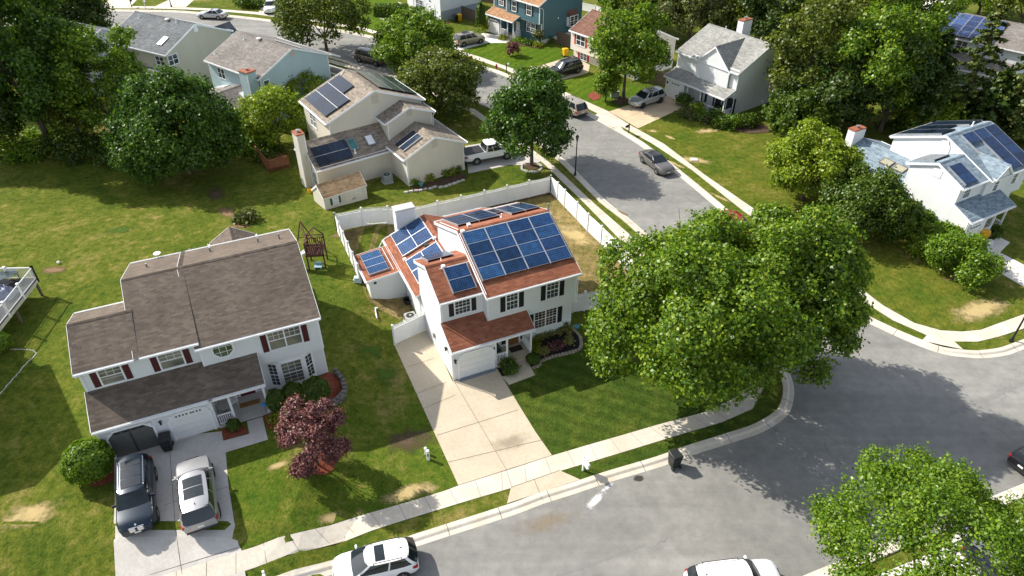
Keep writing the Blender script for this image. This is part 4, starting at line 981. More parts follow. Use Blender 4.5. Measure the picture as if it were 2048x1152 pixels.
m = MB(); p = Vector(bB(4.9, 5.2)); m.tube(p+Vector((0, .15, -.25)), p+Vector((0, .35, .1)), .03); m.lathe([(.0, p.z+.05), (.18, p.z+.12), (.25, p.z+.22)], p.x, p.y+.35, 14); B.part(m, 'satellite_dish', WHITE)
B.downspout([(-.06, 1.5, 5.6), (.12, 1.86, 5.3), (.12, 1.86, 4.1)]); B.downspout([(-.1, 1.8, 3.9), (-.12, 1.0, 3.4), (-.12, -.25, 2.75)])
B.downspout([(.06, -.4, 2.7), (.06, -.08, 2.4), (.06, -.08, -.6)])
B.finish()

# ---- beige house with black panels beyond the back fence
C = House('house', 'beige house with tan roof and black solar panels behind the garden shed', 'house', -4.869, 65.473, 0, 124.394, S_CREAM, R_TAN)
mF, mB = C.gable('u', 5.959, 12.595, (1.0, 5.829), (6.364, 7.996), (11.728, 5.829), z0=-.3)
wF, wB = C.gable('u', 4.031, 6.5, (.925, 5.21), (3.72, 6.298), (6.513, 5.21), rakes=(1, 0), z0=2)
gF, gB = C.gable('u', 0, 6.2, (-.3, 3.055), (3.225, 4.595), (6.75, 3.055), rakes=(1, 0))
C.shed('u', 4.2, 12.4, (-.3, 3.05), (1.3, 3.75), rakes=(0, 1)); C.wallbox(4.0, 12.3, 1.0, 3, -.3, 3.4)
fN, fF = C.gable('v', 6.2, 14.2, (3.1, 2.719), (5.959, 4.553), (8.8, 2.719), rakes=(0, 1))
C.chimney(4.95, 6.15, 14.24, 15.0, -.3, 5.75, capmat=CAPRUST)
C.array(mB, 6.75, 12.1, .95, 5.3, 3, 3, DARKPV, gapc=.012, gapr=.07, rail='rows', skip=((0, 0),)); C.array(mF, 6.8, 12.5, .9, 5.4, 3, 3, DARKPV, gapc=.012, gapr=.06, rail='rows')
C.array(fN, 10.4, 13.9, .95, 3.05, 2, 2, DARKPV, gapc=.012, gapr=.05, rail='rows'); C.skylight(fN, 9.5, 10.2, 1.05, 2.2, SKYG); C.skylight(fN, 7.68, 8.36, 1.2, 2.2, SKYW)
C.array(gB, .95, 2.7, .9, 3.2, 2, 1, DARKPV, gapc=.05)
C.window('rear', 11.428, 9.6, 11.0, 3.85, 5.1, nx=2, nz=2, units=2); C.window('rear', 14.2, 3.7, 4.6, .8, 2.1, nx=2)
C.louvre('left', 5.959, 6.0, 6.7, 6.6, 7.4, S_BEIGE); C.louvre('left', 4.031, 3.4, 4.0, 5.3, 5.95, S_BEIGE); C.louvre('left', 0, 2.9, 3.55, 3.35, 4.1, S_BEIGE)
for u, v, z0, z1, su, sv in ((0, 0, 0, 2.9, -1, -1), (0, 6.45, 0, 2.9, -1, 1), (5.959, 11.43, 2.8, 5.5, -1, 1), (12.595, 11.43, 0, 5.5, 1, 1), (4.031, 6.2, 3, 5, -1, 1), (4.031, 1.22, 3.5, 5, -1, -1)): C.corner(u, v, z0, z1, su=su, sv=sv)
C.downspout([(4.0, .85, 5.0), (3.95, 1.15, 4.8), (3.95, 1.15, 3.6)]); C.downspout([(-.06, 6.35, 2.8), (-.06, 6.35, .1)]); C.downspout([(-.06, .1, 2.8), (-.06, .1, .1)])
C.vent_pipe(fN, 10.0, 2.6, .06, .35); m = MB(); m.tube(mB(12.4, .3, .06), mB(12.0, .9, .06), .03); m.tube(fN(14.0, 3.2, .05), fN(6.8, 3.2, .05), .025); C.part(m, 'conduit', WHITE)
C.finish()

# ---- pale blue house and grey-roofed beige house, upper left
E_ = House('house', 'pale blue house with warm grey roof and a chimney on its rear wall', 'house', -21.965, 84.096, 0, 142.752, S_BLUE, R_WARMGREY)
eF, eB = E_.gable('u', 0, 9.83, (-.3, 5.5), (4.87, 7.62), (10.04, 5.5))
E_.gable('v', 9.4, 13.9, (.9, 2.6), (3.75, 3.95), (8.6, 2.6), rakes=(0, 1), closed0=False)
E_.chimney(.3, 1.75, 9.8, 11.0, -.2, 6.3, capmat=CAPRUST)
lw = lambda a, t, h=0.0: (3.75+t*.95, a, 3.95-t*.27+h)
E_.skylight(lw, 9.9, 10.6, 2.6, 4.2, SKYW, frame=WHITE); lw2 = lambda a, t, h=0.0: (3.75-t*.9, a, 3.95-t*.43+h)
E_.skylight(lw2, 9.95, 10.9, 1.2, 2.3, SKYW, frame=WHITE)
E_.turbine(eB, 5.42, .35); E_.vent_pipe(eB, 7.6, .95); E_.vent_pipe(eB, 9.45, 4.2)
E_.window('left', 0, 8.65, 9.32, 3.85, 5.02, nx=1, nz=1, pane=glass('teal_pane', (.03, .08, .07))); E_.window('rear', 9.74, 6.8, 8.05, 3.85, 4.95, nx=1, nz=1, units=2); E_.louvre('left', 0, 4.6, 5.15, 6.55, 7.25, S_BEIGE)
E_.shed('u', 0.2, 4.6, (-2.0, 4.75), (3.6, 7.30), gut=False)
for u, v, z0, z1, su, sv in ((0, 9.74, 0, 5.3, -1, 1), (0, 0, 0, 5.3, -1, -1), (9.83, 9.74, 0, 5.3, 1, 1)): E_.corner(u, v, z0, z1, su=su, sv=sv)
E_.wallbox(-1.2, .0, -2.6, 3.5, -.2, 2.6); E_.shed('u', -1.3, 4, (-2.9, 2.6), (.1, 3.4))
E_.finish()
D = House('house', 'beige house with dark grey roof and one skylight at the upper left', 'house', -36.374, 92.918, 0, 151.333, S_BEIGE, R_GREY)
dF2, dB2 = D.gable('u', 0, 10.6, (-.3, 5.5), (5, 7.787), (10.3, 5.5))
D.gable('v', -1.6, 2.0, (.6, 4.9), (1.7, 6.0), (2.8, 4.9), rakes=(1, 0), z0=3)
D.window('left', 0, 8.65, 9.95, 4.1, 5.2, nx=1, nz=1, units=2); D.window('rear', 10, .8, 2.2, 3.95, 4.95, nx=1, nz=1, units=2); D.louvre('left', 0, 4.75, 5.3, 6.8, 7.55, WHITE)
D.skylight(dB2, 1.68, 2.35, 3.15, 4.45, SKYW); D.turbine(dB2, 4.3, .45); D.vent_pipe(dB2, 9.1, .9); D.vent_pipe(dB2, 2.7, .45)
D.wallbox(.02, 10.5, 9.9, 12.4, -.3, 2.5); D.shed('u', 0, 10.5, (12.7, 2.5), (10.0, 3.3)); D.window('rear', 12.4, .6, 2.2, .3, 2.1, nx=1, nz=1, units=2)
for u, v, z0, z1, su, sv in ((0, 10, 2.6, 5.3, -1, 1), (0, 0, 0, 5.3, -1, -1), (.02, 12.4, 0, 2.4, -1, 1)): D.corner(u, v, z0, z1, su=su, sv=sv)
D.finish()

# ---- blue-roofed white house at the right
Fh = House('house', 'white house with blue-grey roof and navy solar panels at the right edge', 'house', 38.279, 50.73, 0, 29.176, S_WHITE, R_BLUEG)
q = colonial(Fh, dict(zg=2.942, wg=2.95, a=1.65, zp=3.766, ze=5.341, rl=4.071, zl=6.503, wm=3.387, b=1.388, W=9.374, r=6.075, zr=7.42, zo=2.75, g0=.4, g1=2.45, ur=5.88, posts=(4.2, 5.8)), sill=False, lights=True)
Fh.array(q['mF'], 4.6, 9.3, .45, 5.1, 3, 4, NAVYPV, gapc=.06, skip=((0, 1), (0, 2), (0, 3))); Fh.array(q['mB'], 3.5, 9.3, .7, 5.0, 3, 4, DARKPV, gapc=.05, skip=((1, 0),))
Fh.array(q['wF'], .22, 1.78, .66, 2.7, 1, 2, NAVYPV); Fh.array(q['wB'], .3, 2.3, .75, 2.6, 1, 2, DARKPV)
dv = Fh.gable('v', 1.05, 3.9, (3.55, 5.45), (4.73, 6.55), (5.9, 5.45), rakes=(1, 0), gut=(0, 0), oh=.15, z0=5.0)
Fh.window('front', 1.388, 4.65, 5.2, 3.8, 5.0, nx=2, shutters=WHITE, sw=.3); Fh.window('front', 1.388, 7.3, 7.9, 3.8, 4.9, nx=2, shutters=WHITE, sw=.3); Fh.window('front', 1.65, .75, 1.6, 4.05, 4.95, nx=3); Fh.window('front', 1.87, 6.9, 8.6, 1.0, 2.4, units=2)
ff, fb_ = Fh.gable('v', 6.4, 13.8, (.45, 2.857), (3.45, 3.98), (6.6, 2.857), rakes=(0, 1))
Fh.skylight(ff, 9.3, 10.3, 1.2, 1.9, SKYT, frame=plain('brown_frame', (.12, .09, .06), .6)); Fh.skylight(ff, 7.9, 8.9, 1.2, 1.9, SKYT, frame=MC['brown_frame']); Fh.vent_pipe(ff, 9.4, 2.3, .05, .3)
Fh.chimney(1.83, 3.4, 13.84, 14.6, -.3, 5.0, capmat=CAPRUST)
Fh.downspout([(3.3, 5.9, 7.1), (3.28, 5.6, 6.6), (3.28, 5.6, 5.9)]); Fh.downspout([(.06, -.08, 2.7), (.06, -.08, .1)]); Fh.vent_pipe(q['mB'], 7.6, .5, .06, .4)
Fh.louvre('left', 0, 3.6, 4.4, 5.2, 5.9); Fh.louvre('left', 3.387, 5.7, 6.4, 6.3, 6.9); m = MB(); fr = Fh.frame('front', 1.87); House.fb(m, fr, 4.7, 5.5, .26, 2.25, .005, .05); Fh.part(m, 'front_door', BROWND)
Fh.finish()

# ---- white house with grey roof and front gable
G = House('house', 'white two-storey house with light grey roof, front gable and long porch', 'house', 19.032, 85.438, 0, -53.766, S_WHITE, R_LGREY)
gF, gB = G.gable('u', 0, 9.28, (1.30, 5.133), (6.679, 7.479), (12.0, 5.133), z0=-.3)
G.wallbox(2.42, 9.268, 1.576, 6, -.3, 5.35); sh = G.shed('u', 0, 9.2, (-.3, 2.516), (1.95, 3.30))
porch_side(G, .006, 3.0, 2.0, (-.3, 2.516), (1.9, 3.3)); G.walls.face([(9.19, -.28, 2.4), (9.19, 1.9, 2.4), (9.19, 1.9, 3.16)])
G.gable('v', 1.28, 6.6, (3.15, 4.95), (5.755, 7.304), (8.36, 4.95), rakes=(1, 0), gut=(0, 0), oh=.2, z0=3.0)
G.window('front', 1.9, .92, 1.75, 3.75, 4.85, nx=1, shutters=GREYSH, sw=.28); G.window('front', 1.478, 3.95, 4.8, 3.38, 4.66, nx=1, shutters=GREYSH, sw=.32, d=.004); G.window('front', 1.478, 6.95, 7.8, 3.35, 4.66, nx=1, shutters=GREYSH, sw=.32, d=.004)
fr = G.frame('front', 1.47); m = MB(); p = [fr(5.755+.25*math.cos(R(i*30)), .01, 6.25+.25*math.sin(R(i*30))) for i in range(12)]; pp = [fr(5.755+.25*math.cos(R(i*30)), .06, 6.25+.25*math.sin(R(i*30))) for i in range(12)]; m.face(pp)
for i in range(12): m.face([p[i], p[(i+1) % 12], pp[(i+1) % 12], pp[i]])
G.part(m, 'gable_vent', WHITE)
G.garage_door('front', 0, .7, 2.6, 2.0, DOORW, lights=True); G.chimney(3.45, 4.25, 7.5, 9.1, 5, 8.6, capmat=CAPRUST)
slab(G, 3.02, 9.4, -.1, 1.57, .15, CONC)
for u in (3.55, 5.62, 9.15): G.post(u, .05, .15, 2.32)
G.railing((5.68, .05), (9.1, .05), .2, .95); G.railing((9.15, .1), (9.15, 1.5), .2, .95)
for u in (4.35, 5.05, 6.7, 8.35): G.window('front', 1.576, u, u+(.42 if u < 6 else .9), .35, 2.1, nx=1, nz=1, sash=False, shutters=BLACKSH if u > 6 else None, sw=.25, pane=PANE)
m = MB(); fr = G.frame('front', 1.576); House.fb(m, fr, 3.35, 4.15, .16, 2.15, .005, .05); G.part(m, 'front_door', DOORW)
for u, v, z0, z1, su, sv in ((9.28, 1.60, 3.2, 4.9, 1, -1), (9.268, 1.576, 0, 3, 1, -1), (2.42, 1.576, 3.2, 4.9, -1, -1), (0, 1.6, 3.2, 4.9, -1, -1)): G.corner(u, v, z0, z1, su=su, sv=sv)
G.lamp('front', 0, .35, 1.7); G.downspout([(9.34, 1.2, 5.0), (9.34, 1.5, 4.8), (9.34, 1.5, 3.4)]); G.vent_pipe(gB, 7.4, .4); G.vent_pipe(gB, 2.2, .4)
G.finish()

# ---- teal house
Hh = House('house', 'teal house with orange-brown roof and white corner trim', 'house', -3.831, 110.629, 0, -47.003, S_TEAL, R_ORANGE)
q = colonial(Hh, dict(zg=2.724, wg=3.15, a=1.5, zp=3.4, ze=5.577, rl=4.0, zl=6.9, wm=3.083, b=1.182, W=10.1, r=5.7, zr=7.9, zo=2.95, g0=.5, g1=2.75, gz=1.95, ur=5.9, posts=(4.6, 5.85)), sill=False, shut=BLACKSH)
Hh.window('front', 1.182, 4.4, 5.25, 3.75, 5.1, nx=2, nz=1, shutters=BLACKSH, sw=.3); Hh.window('front', 1.182, 7.5, 8.4, 3.85, 5.2, nx=2, nz=1, shutters=BLACKSH, sw=.3); Hh.window('front', 1.662, 7.05, 8.8, 1.3, 2.55, units=2, nx=2, shutters=BLACKSH, sw=.3); Hh.window('front', 1.5, 1.2, 2.15, 3.9, 5.1, nx=2, shutters=BLACKSH, sw=.3)
m = MB(); fr = Hh.frame('front', 1.662); House.fb(m, fr, 4.75, 5.55, .25, 2.2, .005, .05); Hh.part(m, 'front_door', DOORW); m = MB()
fr = Hh.frame('right', 10.1); m = MB(); House.fb(m, fr, 6.9, 8.9, 1.3, 3.15, .01, .55); Hh.part(m, 'bay', TEALTRIM); m = MB()
m.hexa([fr(6.8, 0, 3.16), fr(9.0, 0, 3.16), fr(9.0, .65, 3.16), fr(6.8, .65, 3.16), fr(6.8, 0, 3.75), fr(9.0, 0, 3.75), fr(8.6, .25, 3.5), fr(7.2, .25, 3.5)]); Hh.part(m, 'bay_roof', R_DKRED)
Hh.window('right', 10.65, 7.1, 8.7, 1.6, 2.95, units=2, nx=1, d=.004); m = MB(); fr = Hh.frame('front', 1.182+5.72); House.fb(m, fr, 10.15, 10.6, 1.6, 2.9, .005, .04); Hh.part(m, 'window', WHITE)
m = MB(); m.box(10.06, 10.112, 1.7, 10.2, -.3, .55); Hh.part(m, 'foundation', plain('pale_foundation', (.5, .5, .49), .8)); Hh.downspout([(10.2, .8, 5.4), (10.6-.4, 1.6, 5.1), (10.17, 1.9, 4.8), (10.17, 1.9, .4)])
m = MB(); fr = Hh.frame('right', 10.1); House.fb(m, fr, 5.0, 5.15, 3.0, 3.2, .004, .06); Hh.part(m, 'wall_lamp', WHITE)
Hh.finish()

# ---- split-level with red shutters
I_ = House('house', 'cream split-level house with reddish-brown roof and bright red shutters', 'house', 8.139, 98.714, 0, -49.993, S_TAN, R_DKRED)
iF, iB = I_.gable('u', 0, 11.655, (-.3, 3.868), (3.97, 5.827), (8.24, 3.868), z0=1.27); I_.wallbox(.012, 11.643, .617, 7.93, -.3, 1.3)
I_.window('front', 0, 1.12, 2.68, 2.2, 3.5, units=2, nx=1, nz=1, shutters=REDSH, sw=.33); I_.window('front', 0, 5.2, 6.2, 2.2, 3.5, nx=1, shutters=REDSH); I_.window('front', 0, 8.6, 10, 2.2, 3.5, units=2, nx=1, shutters=REDSH)
I_.window('front', .617, 1.4, 2.6, .1, 1.1, units=2, nx=1, shutters=REDSH); m = MB(); fr = I_.frame('front', .617); House.fb(m, fr, 6.8, 7.7, -.1, 1.2, .005, .05); I_.part(m, 'front_door', REDSH)
m = MB(); m.box(11.6, 11.667, .2, 7.95, -.3, 1.25); I_.part(m, 'foundation', plain('white_foundation', (.6, .6, .59), .8)); I_.downspout([(11.72, 7.8, 3.7), (11.72, 7.3, 3.2), (11.72, 7.3, .2)]); I_.vent_pipe(iB, 10.9, .4)
for u, v, su in ((0, 0, -1), (11.655, 0, 1), (11.655, 7.94, 1)): I_.corner(u, v, 1.3, 3.7, su=su, sv=-1 if v < 1 else 1)
I_.finish()

# ---- house at the top edge and solar house beyond the conifers
J_ = House('house', 'white house cut by the top edge with a hedge before its garage', 'house', -17.3, 122.1, 0, -48, S_GREYW, R_LGREY)
J_.gable('u', 0, 9.0, (-.3, 5.6), (4, 7.6), (8.3, 5.6)); J_.garage_door('front', 0, 5.3, 7.45, 2.2, DOORW, lights=False); J_.window('front', 0, 2.5, 4.3, .8, 2.2, units=2); m = MB(); m.box(8.95, 9.012, .05, 7.95, -.3, 1.5); J_.part(m, 'foundation', plain('grey_blue_foundation', (.28, .32, .35), .8))
m = MB(); m.box(-.6, 2.2, -1.6, -.02, -.2, .5); J_.part(m, 'porch_floor', CONC); J_.railing((-.5, -1.5), (2.1, -1.5), .55, 1.35); J_.corner(9, 0, 0, 5.3, su=1, sv=-1); m = MB(); House.fb(m, J_.frame('front', 0), .8, 1.7, .5, 2.5, .005, .05); J_.part(m, 'front_door', DOORW); J_.lamp('front', 0, 6.4, 2.6); J_.finish()
K = House('house', 'white house with a grey roof of navy panels behind the tall conifers', 'house', 55.068, 94.56, 0, -43.647, S_WHITE, R_WARMGREY)
kF, kB = K.gable('u', 0, 11.0, (-.3, 4.8), (5.78, 6.447), (11.8, 4.8)); K.array(kF, .1, 7.2, .55, 5.9, 5, 4, solar('violet_blue_cells', (.03, .05, .15), (.10, .13, .22)), gapc=.10, frame=ALU)
K.window('front', 0, .2, .85, 3.5, 4.5, nx=1); K.window('front', 0, 3.4, 4.6, 3.4, 4.5, units=2, nx=1); K.wallbox(.5, 10.5, -3.5, .1, -.3, 2.3); K.shed('u', .4, 10.6, (-3.8, 2.3), (0, 3.1)); K.finish()
Lh = House('house', 'pale house half hidden by the woods at the top centre', 'house', 24.0, 131.0, 0, -40, S_GREYW, R_GREY)
Lh.gable('u', 0, 9, (-.3, 3.4), (4, 5.2), (8.3, 3.4)); Lh.window('front', 0, 1.0, 2.4, 1.0, 2.2, units=2); Lh.window('front', 0, 5, 6.4, 1.0, 2.2, units=2); Lh.finish()
Mh = House('house', 'pale house showing through the tall trees at the left', 'house', -48.0, 92.0, 0, 152, S_GREYW, R_GREY)
Mh.gable('u', 0, 9, (-.3, 5.2), (4.5, 7.4), (9.3, 5.2)); Mh.window('rear', 9, 2, 3.2, 3.6, 4.8, nx=1); Mh.window('rear', 9, 5.4, 6.8, .8, 2.2, units=2, nx=1); Mh.window('left', 0, 6.5, 7.5, 3.6, 4.8, nx=1); Mh.finish()

Nh = House('house', 'house beside the raised deck, just out of view at the left', 'house', -45.6, 22.9, 1.1, 24, S_WHITE, R_GREY)
Nh.gable('u', 0, 13.6, (-.3, 5.5), (5, 8.3), (10.3, 5.5), z0=-1.4); Nh.finish()

# ---- garden shed
sx = gp(651, 420); sv = (gp(735, 397)-sx); ang = math.atan2(sv.y, sv.x)
Sh = House('shed', 'small cream garden shed with sandy roof and green shutters', 'shed', sx.x, sx.y, 0, math.degrees(ang), S_CREAM, R_SHED); W = sv.length
Sh.gable('u', 0, W, (-.12, 1.95), (1.1, 2.85), (2.6, 1.75), oh=.1, rake=.05, gut=(0, 0), z0=-.1, th=.07)
Sh.window('front', 0, .85, 1.35, 1.05, 1.65, nx=2, nz=2, shutters=plain('green_shutter', (.02, .10, .075), .5), sw=.2, tw=.05)
fr = Sh.frame('front', 0)
for x0, x1 in ((2.05, 2.9), (2.92, 3.78)):
    m = MB(); House.fb(m, fr, x0, x1, .05, 1.8, .005, .04)
    for z in (.3, 1.4): House.fb(m, fr, x0+.02, x1-.02, z, z+.08, .038, .055)
    o = Sh.part(m, 'door', plain('cream_door', (.62, .57, .48), .5)); m = MB(); House.fb(m, fr, x1-.12 if x0 < 2.5 else x0+.05, x1-.06 if x0 < 2.5 else x0+.11, .9, 1.05, .04, .08); Sh.part(m, 'handle', DARKPLASTIC, o)
Sh.corner(0, 0, 0, 1.85, .06, -1, -1); Sh.corner(W, 0, 0, 1.85, .06, 1, -1); Sh.finish()
# ---------------------------------------------------------------- vehicles
CGLASS = plain('car_glass', (0.012, 0.018, 0.022), 0.06, 0.6, var=.3); TYRE = plain('tyre_rubber', (0.018, 0.018, 0.019), .85); RIMS = plain('alloy_rim', (.42, .43, .44), .3, metal=.8); RIMD = plain('dark_rim', (.05, .05, .055), .35, metal=.6)
HEADL = plain('headlight_glass', (.55, .58, .60), .12, .6); TAILL = plain('tail_light', (.34, .012, .012), .2, .6); PLATE = plain('number_plate', (.70, .72, .68), .5, var=.15, scale=20); CHROME = plain('chrome', (.60, .61, .62), .15, metal=.9); TRIMB = plain('black_car_trim', (.022, .022, .024), .5)

KINDS = {  # fractions of length measured from the tail; heights in metres
    'suv':   dict(L=4.85, W=1.93, H=1.72, belt=1.08, bot=.26, hood=1.04, tail=1.02, r0=.02, r1=.10, f1=.60, f0=.745, wr=.37, wx=(.205, .805), wroof=.74),
    'hatch': dict(L=4.36, W=1.82, H=1.49, belt=.98, bot=.20, hood=.94, tail=.98, r0=.015, r1=.12, f1=.58, f0=.77, wr=.325, wx=(.20, .80), wroof=.73),
    'sedan': dict(L=4.70, W=1.80, H=1.43, belt=.93, bot=.20, hood=.88, tail=.95, r0=.13, r1=.27, f1=.52, f0=.705, wr=.325, wx=(.205, .80), wroof=.70),
    'coupe': dict(L=4.60, W=1.79, H=1.38, belt=.90, bot=.19, hood=.86, tail=.94, r0=.10, r1=.30, f1=.50, f0=.70, wr=.325, wx=(.205, .80), wroof=.68),
    'pickup': dict(L=5.80, W=2.03, H=1.94, belt=1.22, bot=.40, hood=1.20, tail=1.16, r0=.40, r1=.435, f1=.62, f0=.735, wr=.40, wx=(.22, .80), wroof=.76),
}

def car(name, label, cat, kind, paint, front, rear=None, heading=None, roofglass=None, rails=False, rims=RIMS, roofpaint=None, over=None, group='parked vehicles', bedcover=None, grooves=0, tilt=None, grille=None):
    """front / rear: surveyed photo points with their height above ground"""
    K = dict(KINDS[kind]); K.update(over or {}); L, W, H = K['L'], K['W'], K['H']
    if rear:
        f = zp(front[0], front[1], front[2]+front[3]); r = zp(rear[0], rear[1], rear[2]+rear[3])
        c = (f+r)/2; heading = math.atan2(f.y-r.y, f.x-r.x)
    else:
        c = zp(front[0], front[1], front[2]+front[3]); heading = R(heading)
    root = thing(name, label, cat, (c.x, c.y, gz(c.x, c.y)+.016), heading, group)
    X = lambda t: (t-.5)*L
    hw = W/2
    # body: loft of cross-sections
    st = []
    N = 22
    for i in range(N+1):
        t = i/N
        e = min(t, 1-t)
        w = hw*(1-.16*max(0, (0.10-e)/.10)**2) if t < .5 else hw*(1-.24*max(0, (0.16-e)/.16)**2)
        zb = K['bot']+.10*max(0, (.05-e)/.05)
        belt = K['belt']
        top = K['tail']+(belt-K['tail'])*sstep(t/.3) if t < .3 else (belt if t < K['f0'] else belt+(K['hood']-belt)*sstep((t-K['f0'])/.06)-.16*max(0, (t-.82)/.18)**2)
        if t < .03: top -= .10*((.03-t)/.03)
        if t > .975: top -= .14*((t-.975)/.025)
        crown = .05 if t > K['f0'] or t < K['r0'] else .03
        sec = [(0, zb), (.86*w, zb), (.955*w, zb+.12), (w, zb+.36*(top-zb)), (.995*w, zb+.62*(top-zb)), (.955*w, zb+.88*(top-zb)), (.88*w, top), (.5*w, top+crown*.8), (0, top+crown)]
        st.append((X(t), sec))
    nx = len(st[0][1]); b = MB(); lowm = MB()
    for x, sec in st:
        b.v += [(x, y, z) for y, z in sec]+[(x, -y, z) for y, z in reversed(sec[1:-1])]
    M = 2*nx-2
    bedx = (X(.015), X(.385)) if kind == 'pickup' else None
    for i in range(N):
        for j in range(M):
            k = (j+1) % M
            b.f.append((i*M+j, (i+1)*M+j, (i+1)*M+k, i*M+k)); b.mi.append(1 if j in (0, 1, M-1, M-2) else 0); b.uv.append([(0, 0)]*4)
    b.f.append(tuple(range(M))); b.mi.append(0); b.uv.append([(0, 0)]*M); b.f.append(tuple(N*M+j for j in reversed(range(M)))); b.mi.append(0); b.uv.append([(0, 0)]*M)
    b.build('body', [paint, TRIMB], root, smooth=32)
    # cabin: glass shell between belt line and roof
    zb = K['belt']-.015; zr = H-.05; wb = hw*.90; wt = hw*K['wroof']
    xb0, xt0, xt1, xb1 = X(K['r0']), X(K['r1']), X(K['f1']), X(K['f0'])
    def side(t, s, out=0.0):   # t 0..1 along the cabin at belt / roof
        return None
    n = 10
    def ring(u, v):            # u along 0..1 (tail to nose), v 0..1 (belt to roof): half width and x
        x = (xb0+(xb1-xb0)*u)*(1-v)+(xt0+(xt1-xt0)*u)*v
        bow = 1-.10*(2*u-1)**4
        y = (wb*(1-v)+wt*v)*bow+.045*math.sin(math.pi*v)
        return x, y, zb+(zr-zb)*v
    sides = {}
    for s in (1, -1):
        m = MB()
        for i in range(n):
            for j in range(4):
                q = [ring(i/n, j/4), ring((i+1)/n, j/4), ring((i+1)/n, (j+1)/4), ring(i/n, (j+1)/4)]
                m.face([(x, s*y, z) for x, y, z in (q if s < 0 else reversed(q))])
        m.build('side_window', CGLASS, root, smooth=30)
    for u, nm in ((1, 'windscreen'), (0, 'rear_window')):
        m = MB(); sgn = 1 if u else -1
        for j in range(4):
            for i in range(6):
                pts = []
                for (ii, jj) in ((i, j), (i+1, j), (i+1, j+1), (i, j+1)):
                    x, y, z = ring(u, jj/4); w = -1+2*ii/6; pts.append((x+sgn*.10*(1-w*w), y*w, z+.012*(1-w*w)))
                m.face(pts if u else list(reversed(pts)))
        m.build(nm, CGLASS, root, smooth=40)
    m = MB()                   # roof skin
    nr = 8
    g = []
    for i in range(nr+1):
        u = -.02+1.04*i/nr; x, y, z = ring(min(max(u, 0), 1), 1); x += (u-min(max(u, 0), 1))*(xt1-xt0)
        ext = .10 if i in (0, nr) else 0
        row = []
        for k in range(9):
            w = -1+2*k/8; row.append((x+(.10*(1-w*w) if i == nr else (-.10*(1-w*w) if i == 0 else 0)), w*(y+.012), H-.045-.03*abs(w)**3+.045*(1-w*w)-(.03 if i in (0, nr) else 0)))
        g.append(row)
    for i in range(nr):
        for k in range(8): m.face([g[i][k], g[i+1][k], g[i+1][k+1], g[i][k+1]])
    for i in range(nr):
        for k, s in ((0, -1), (8, 1)):
            a, c2 = g[i][k], g[i+1][k]; m.face([a, c2, (c2[0], c2[1], c2[2]-.05), (a[0], a[1], a[2]-.05)])
    m.build('roof', roofpaint or paint, root, smooth=40)
    m = MB()                   # pillars and window surround
    def bandpts(u0, u1, s, out=.012):
        for j in range(4):
            q = []
            for (uu, vv) in ((u0, j/4), (u1, j/4), (u1, (j+1)/4), (u0, (j+1)/4)):
                x, y, z = ring(uu, vv); q.append((x, s*(y+out), z))
            m.face(q if s < 0 else list(reversed(q)))
    mids = (.40, .72) if kind in ('suv',) else ((.45,) if kind != 'coupe' else (.52,))
    for s in (1, -1):
        bandpts(.0, .07 if kind in ('suv', 'hatch') else .10, s); bandpts(.93, 1.0, s)
        for u in mids: bandpts(u-.016, u+.016, s)
    m.build('pillar', roofpaint or paint, root, smooth=40)
    m = MB()
    for s in (1, -1):
        for i in range(n):
            x0, y0, z0 = ring(i/n, .0); x1, y1, z1 = ring((i+1)/n, .0); m.face([(x0, s*(y0+.014), z0-.005), (x1, s*(y1+.014), z1-.005), (x1, s*(y1+.014), z1+.03), (x0, s*(y0+.014), z0+.03)])
    m.build('window_trim', CHROME, root)
    # wheels
    wr = K['wr']; ww = .23
    arch = MB()
    for t in K['wx']:
        for s in (1, -1):
            x = X(t); y = s*(hw-.02)
            arch.tube((x, s*(hw-.30), wr), (x, s*(hw+.004), wr), wr*1.13, n=22)
            w = MB(); w.tube((x, y-s*ww, wr), (x, y+s*.028, wr), wr, n=22)
            o = w.build('wheel', TYRE, root, smooth=40)
            r_ = MB(); r_.tube((x, y+s*.01, wr), (x, y+s*.034, wr), wr*.64, wr*.60, n=20, mi=1)
            for k in range(5):
                a = k*2*math.pi/5+.3; d = Vector((math.cos(a), 0, math.sin(a))); q = Vector((-math.sin(a), 0, math.cos(a)))
                c0 = Vector((x, y+s*.036, wr)); pts = [c0+q*.035, c0-q*.035, c0+d*wr*.58-q*.05, c0+d*wr*.58+q*.05]
                r_.face([tuple(p) for p in pts]); r_.face([tuple(p+Vector((0, s*.006, 0))) for p in pts])
            r_.build('rim', [rims, TRIMB], o)
    arch.build('wheel_arch', TRIMB, root)
    # lamps, bumper inserts, plates, mirrors
    def patch(nm, x, y0, y1, z0, z1, mat, s=1, d=.02, par=root):
        m2 = MB(); m2.box(min(x, x+d*s), max(x, x+d*s), min(y0, y1), max(y0, y1), z0, z1); return m2.build(nm, mat, par, bevel=.008)
    zh = K['hood']
    for s in (1, -1):
        m2 = MB(); x = X(.985); m2.hexa([(x-.34, s*hw*.90, zh-.30), (x-.05, s*hw*.78, zh-.33), (x+.005, s*hw*.42, zh-.32), (x-.12, s*hw*.44, zh-.26), (x-.36, s*hw*.895, zh-.13), (x-.10, s*hw*.80, zh-.17), (x-.005, s*hw*.44, zh-.19), (x-.14, s*hw*.44, zh-.13)]); m2.build('headlight', HEADL, root)
        m2 = MB(); x = X(.0); zt = K['tail']; m2.hexa([(x+.30, s*hw*.985, zt-.26), (x+.05, s*hw*.93, zt-.28), (x-.005, s*hw*.52, zt-.26), (x+.08, s*hw*.5, zt-.20), (x+.32, s*hw*.975, zt-.08), (x+.06, s*hw*.92, zt-.08), (x+.005, s*hw*.55, zt-.12), (x+.09, s*hw*.55, zt-.10)]); m2.build('tail_light', TAILL, root)
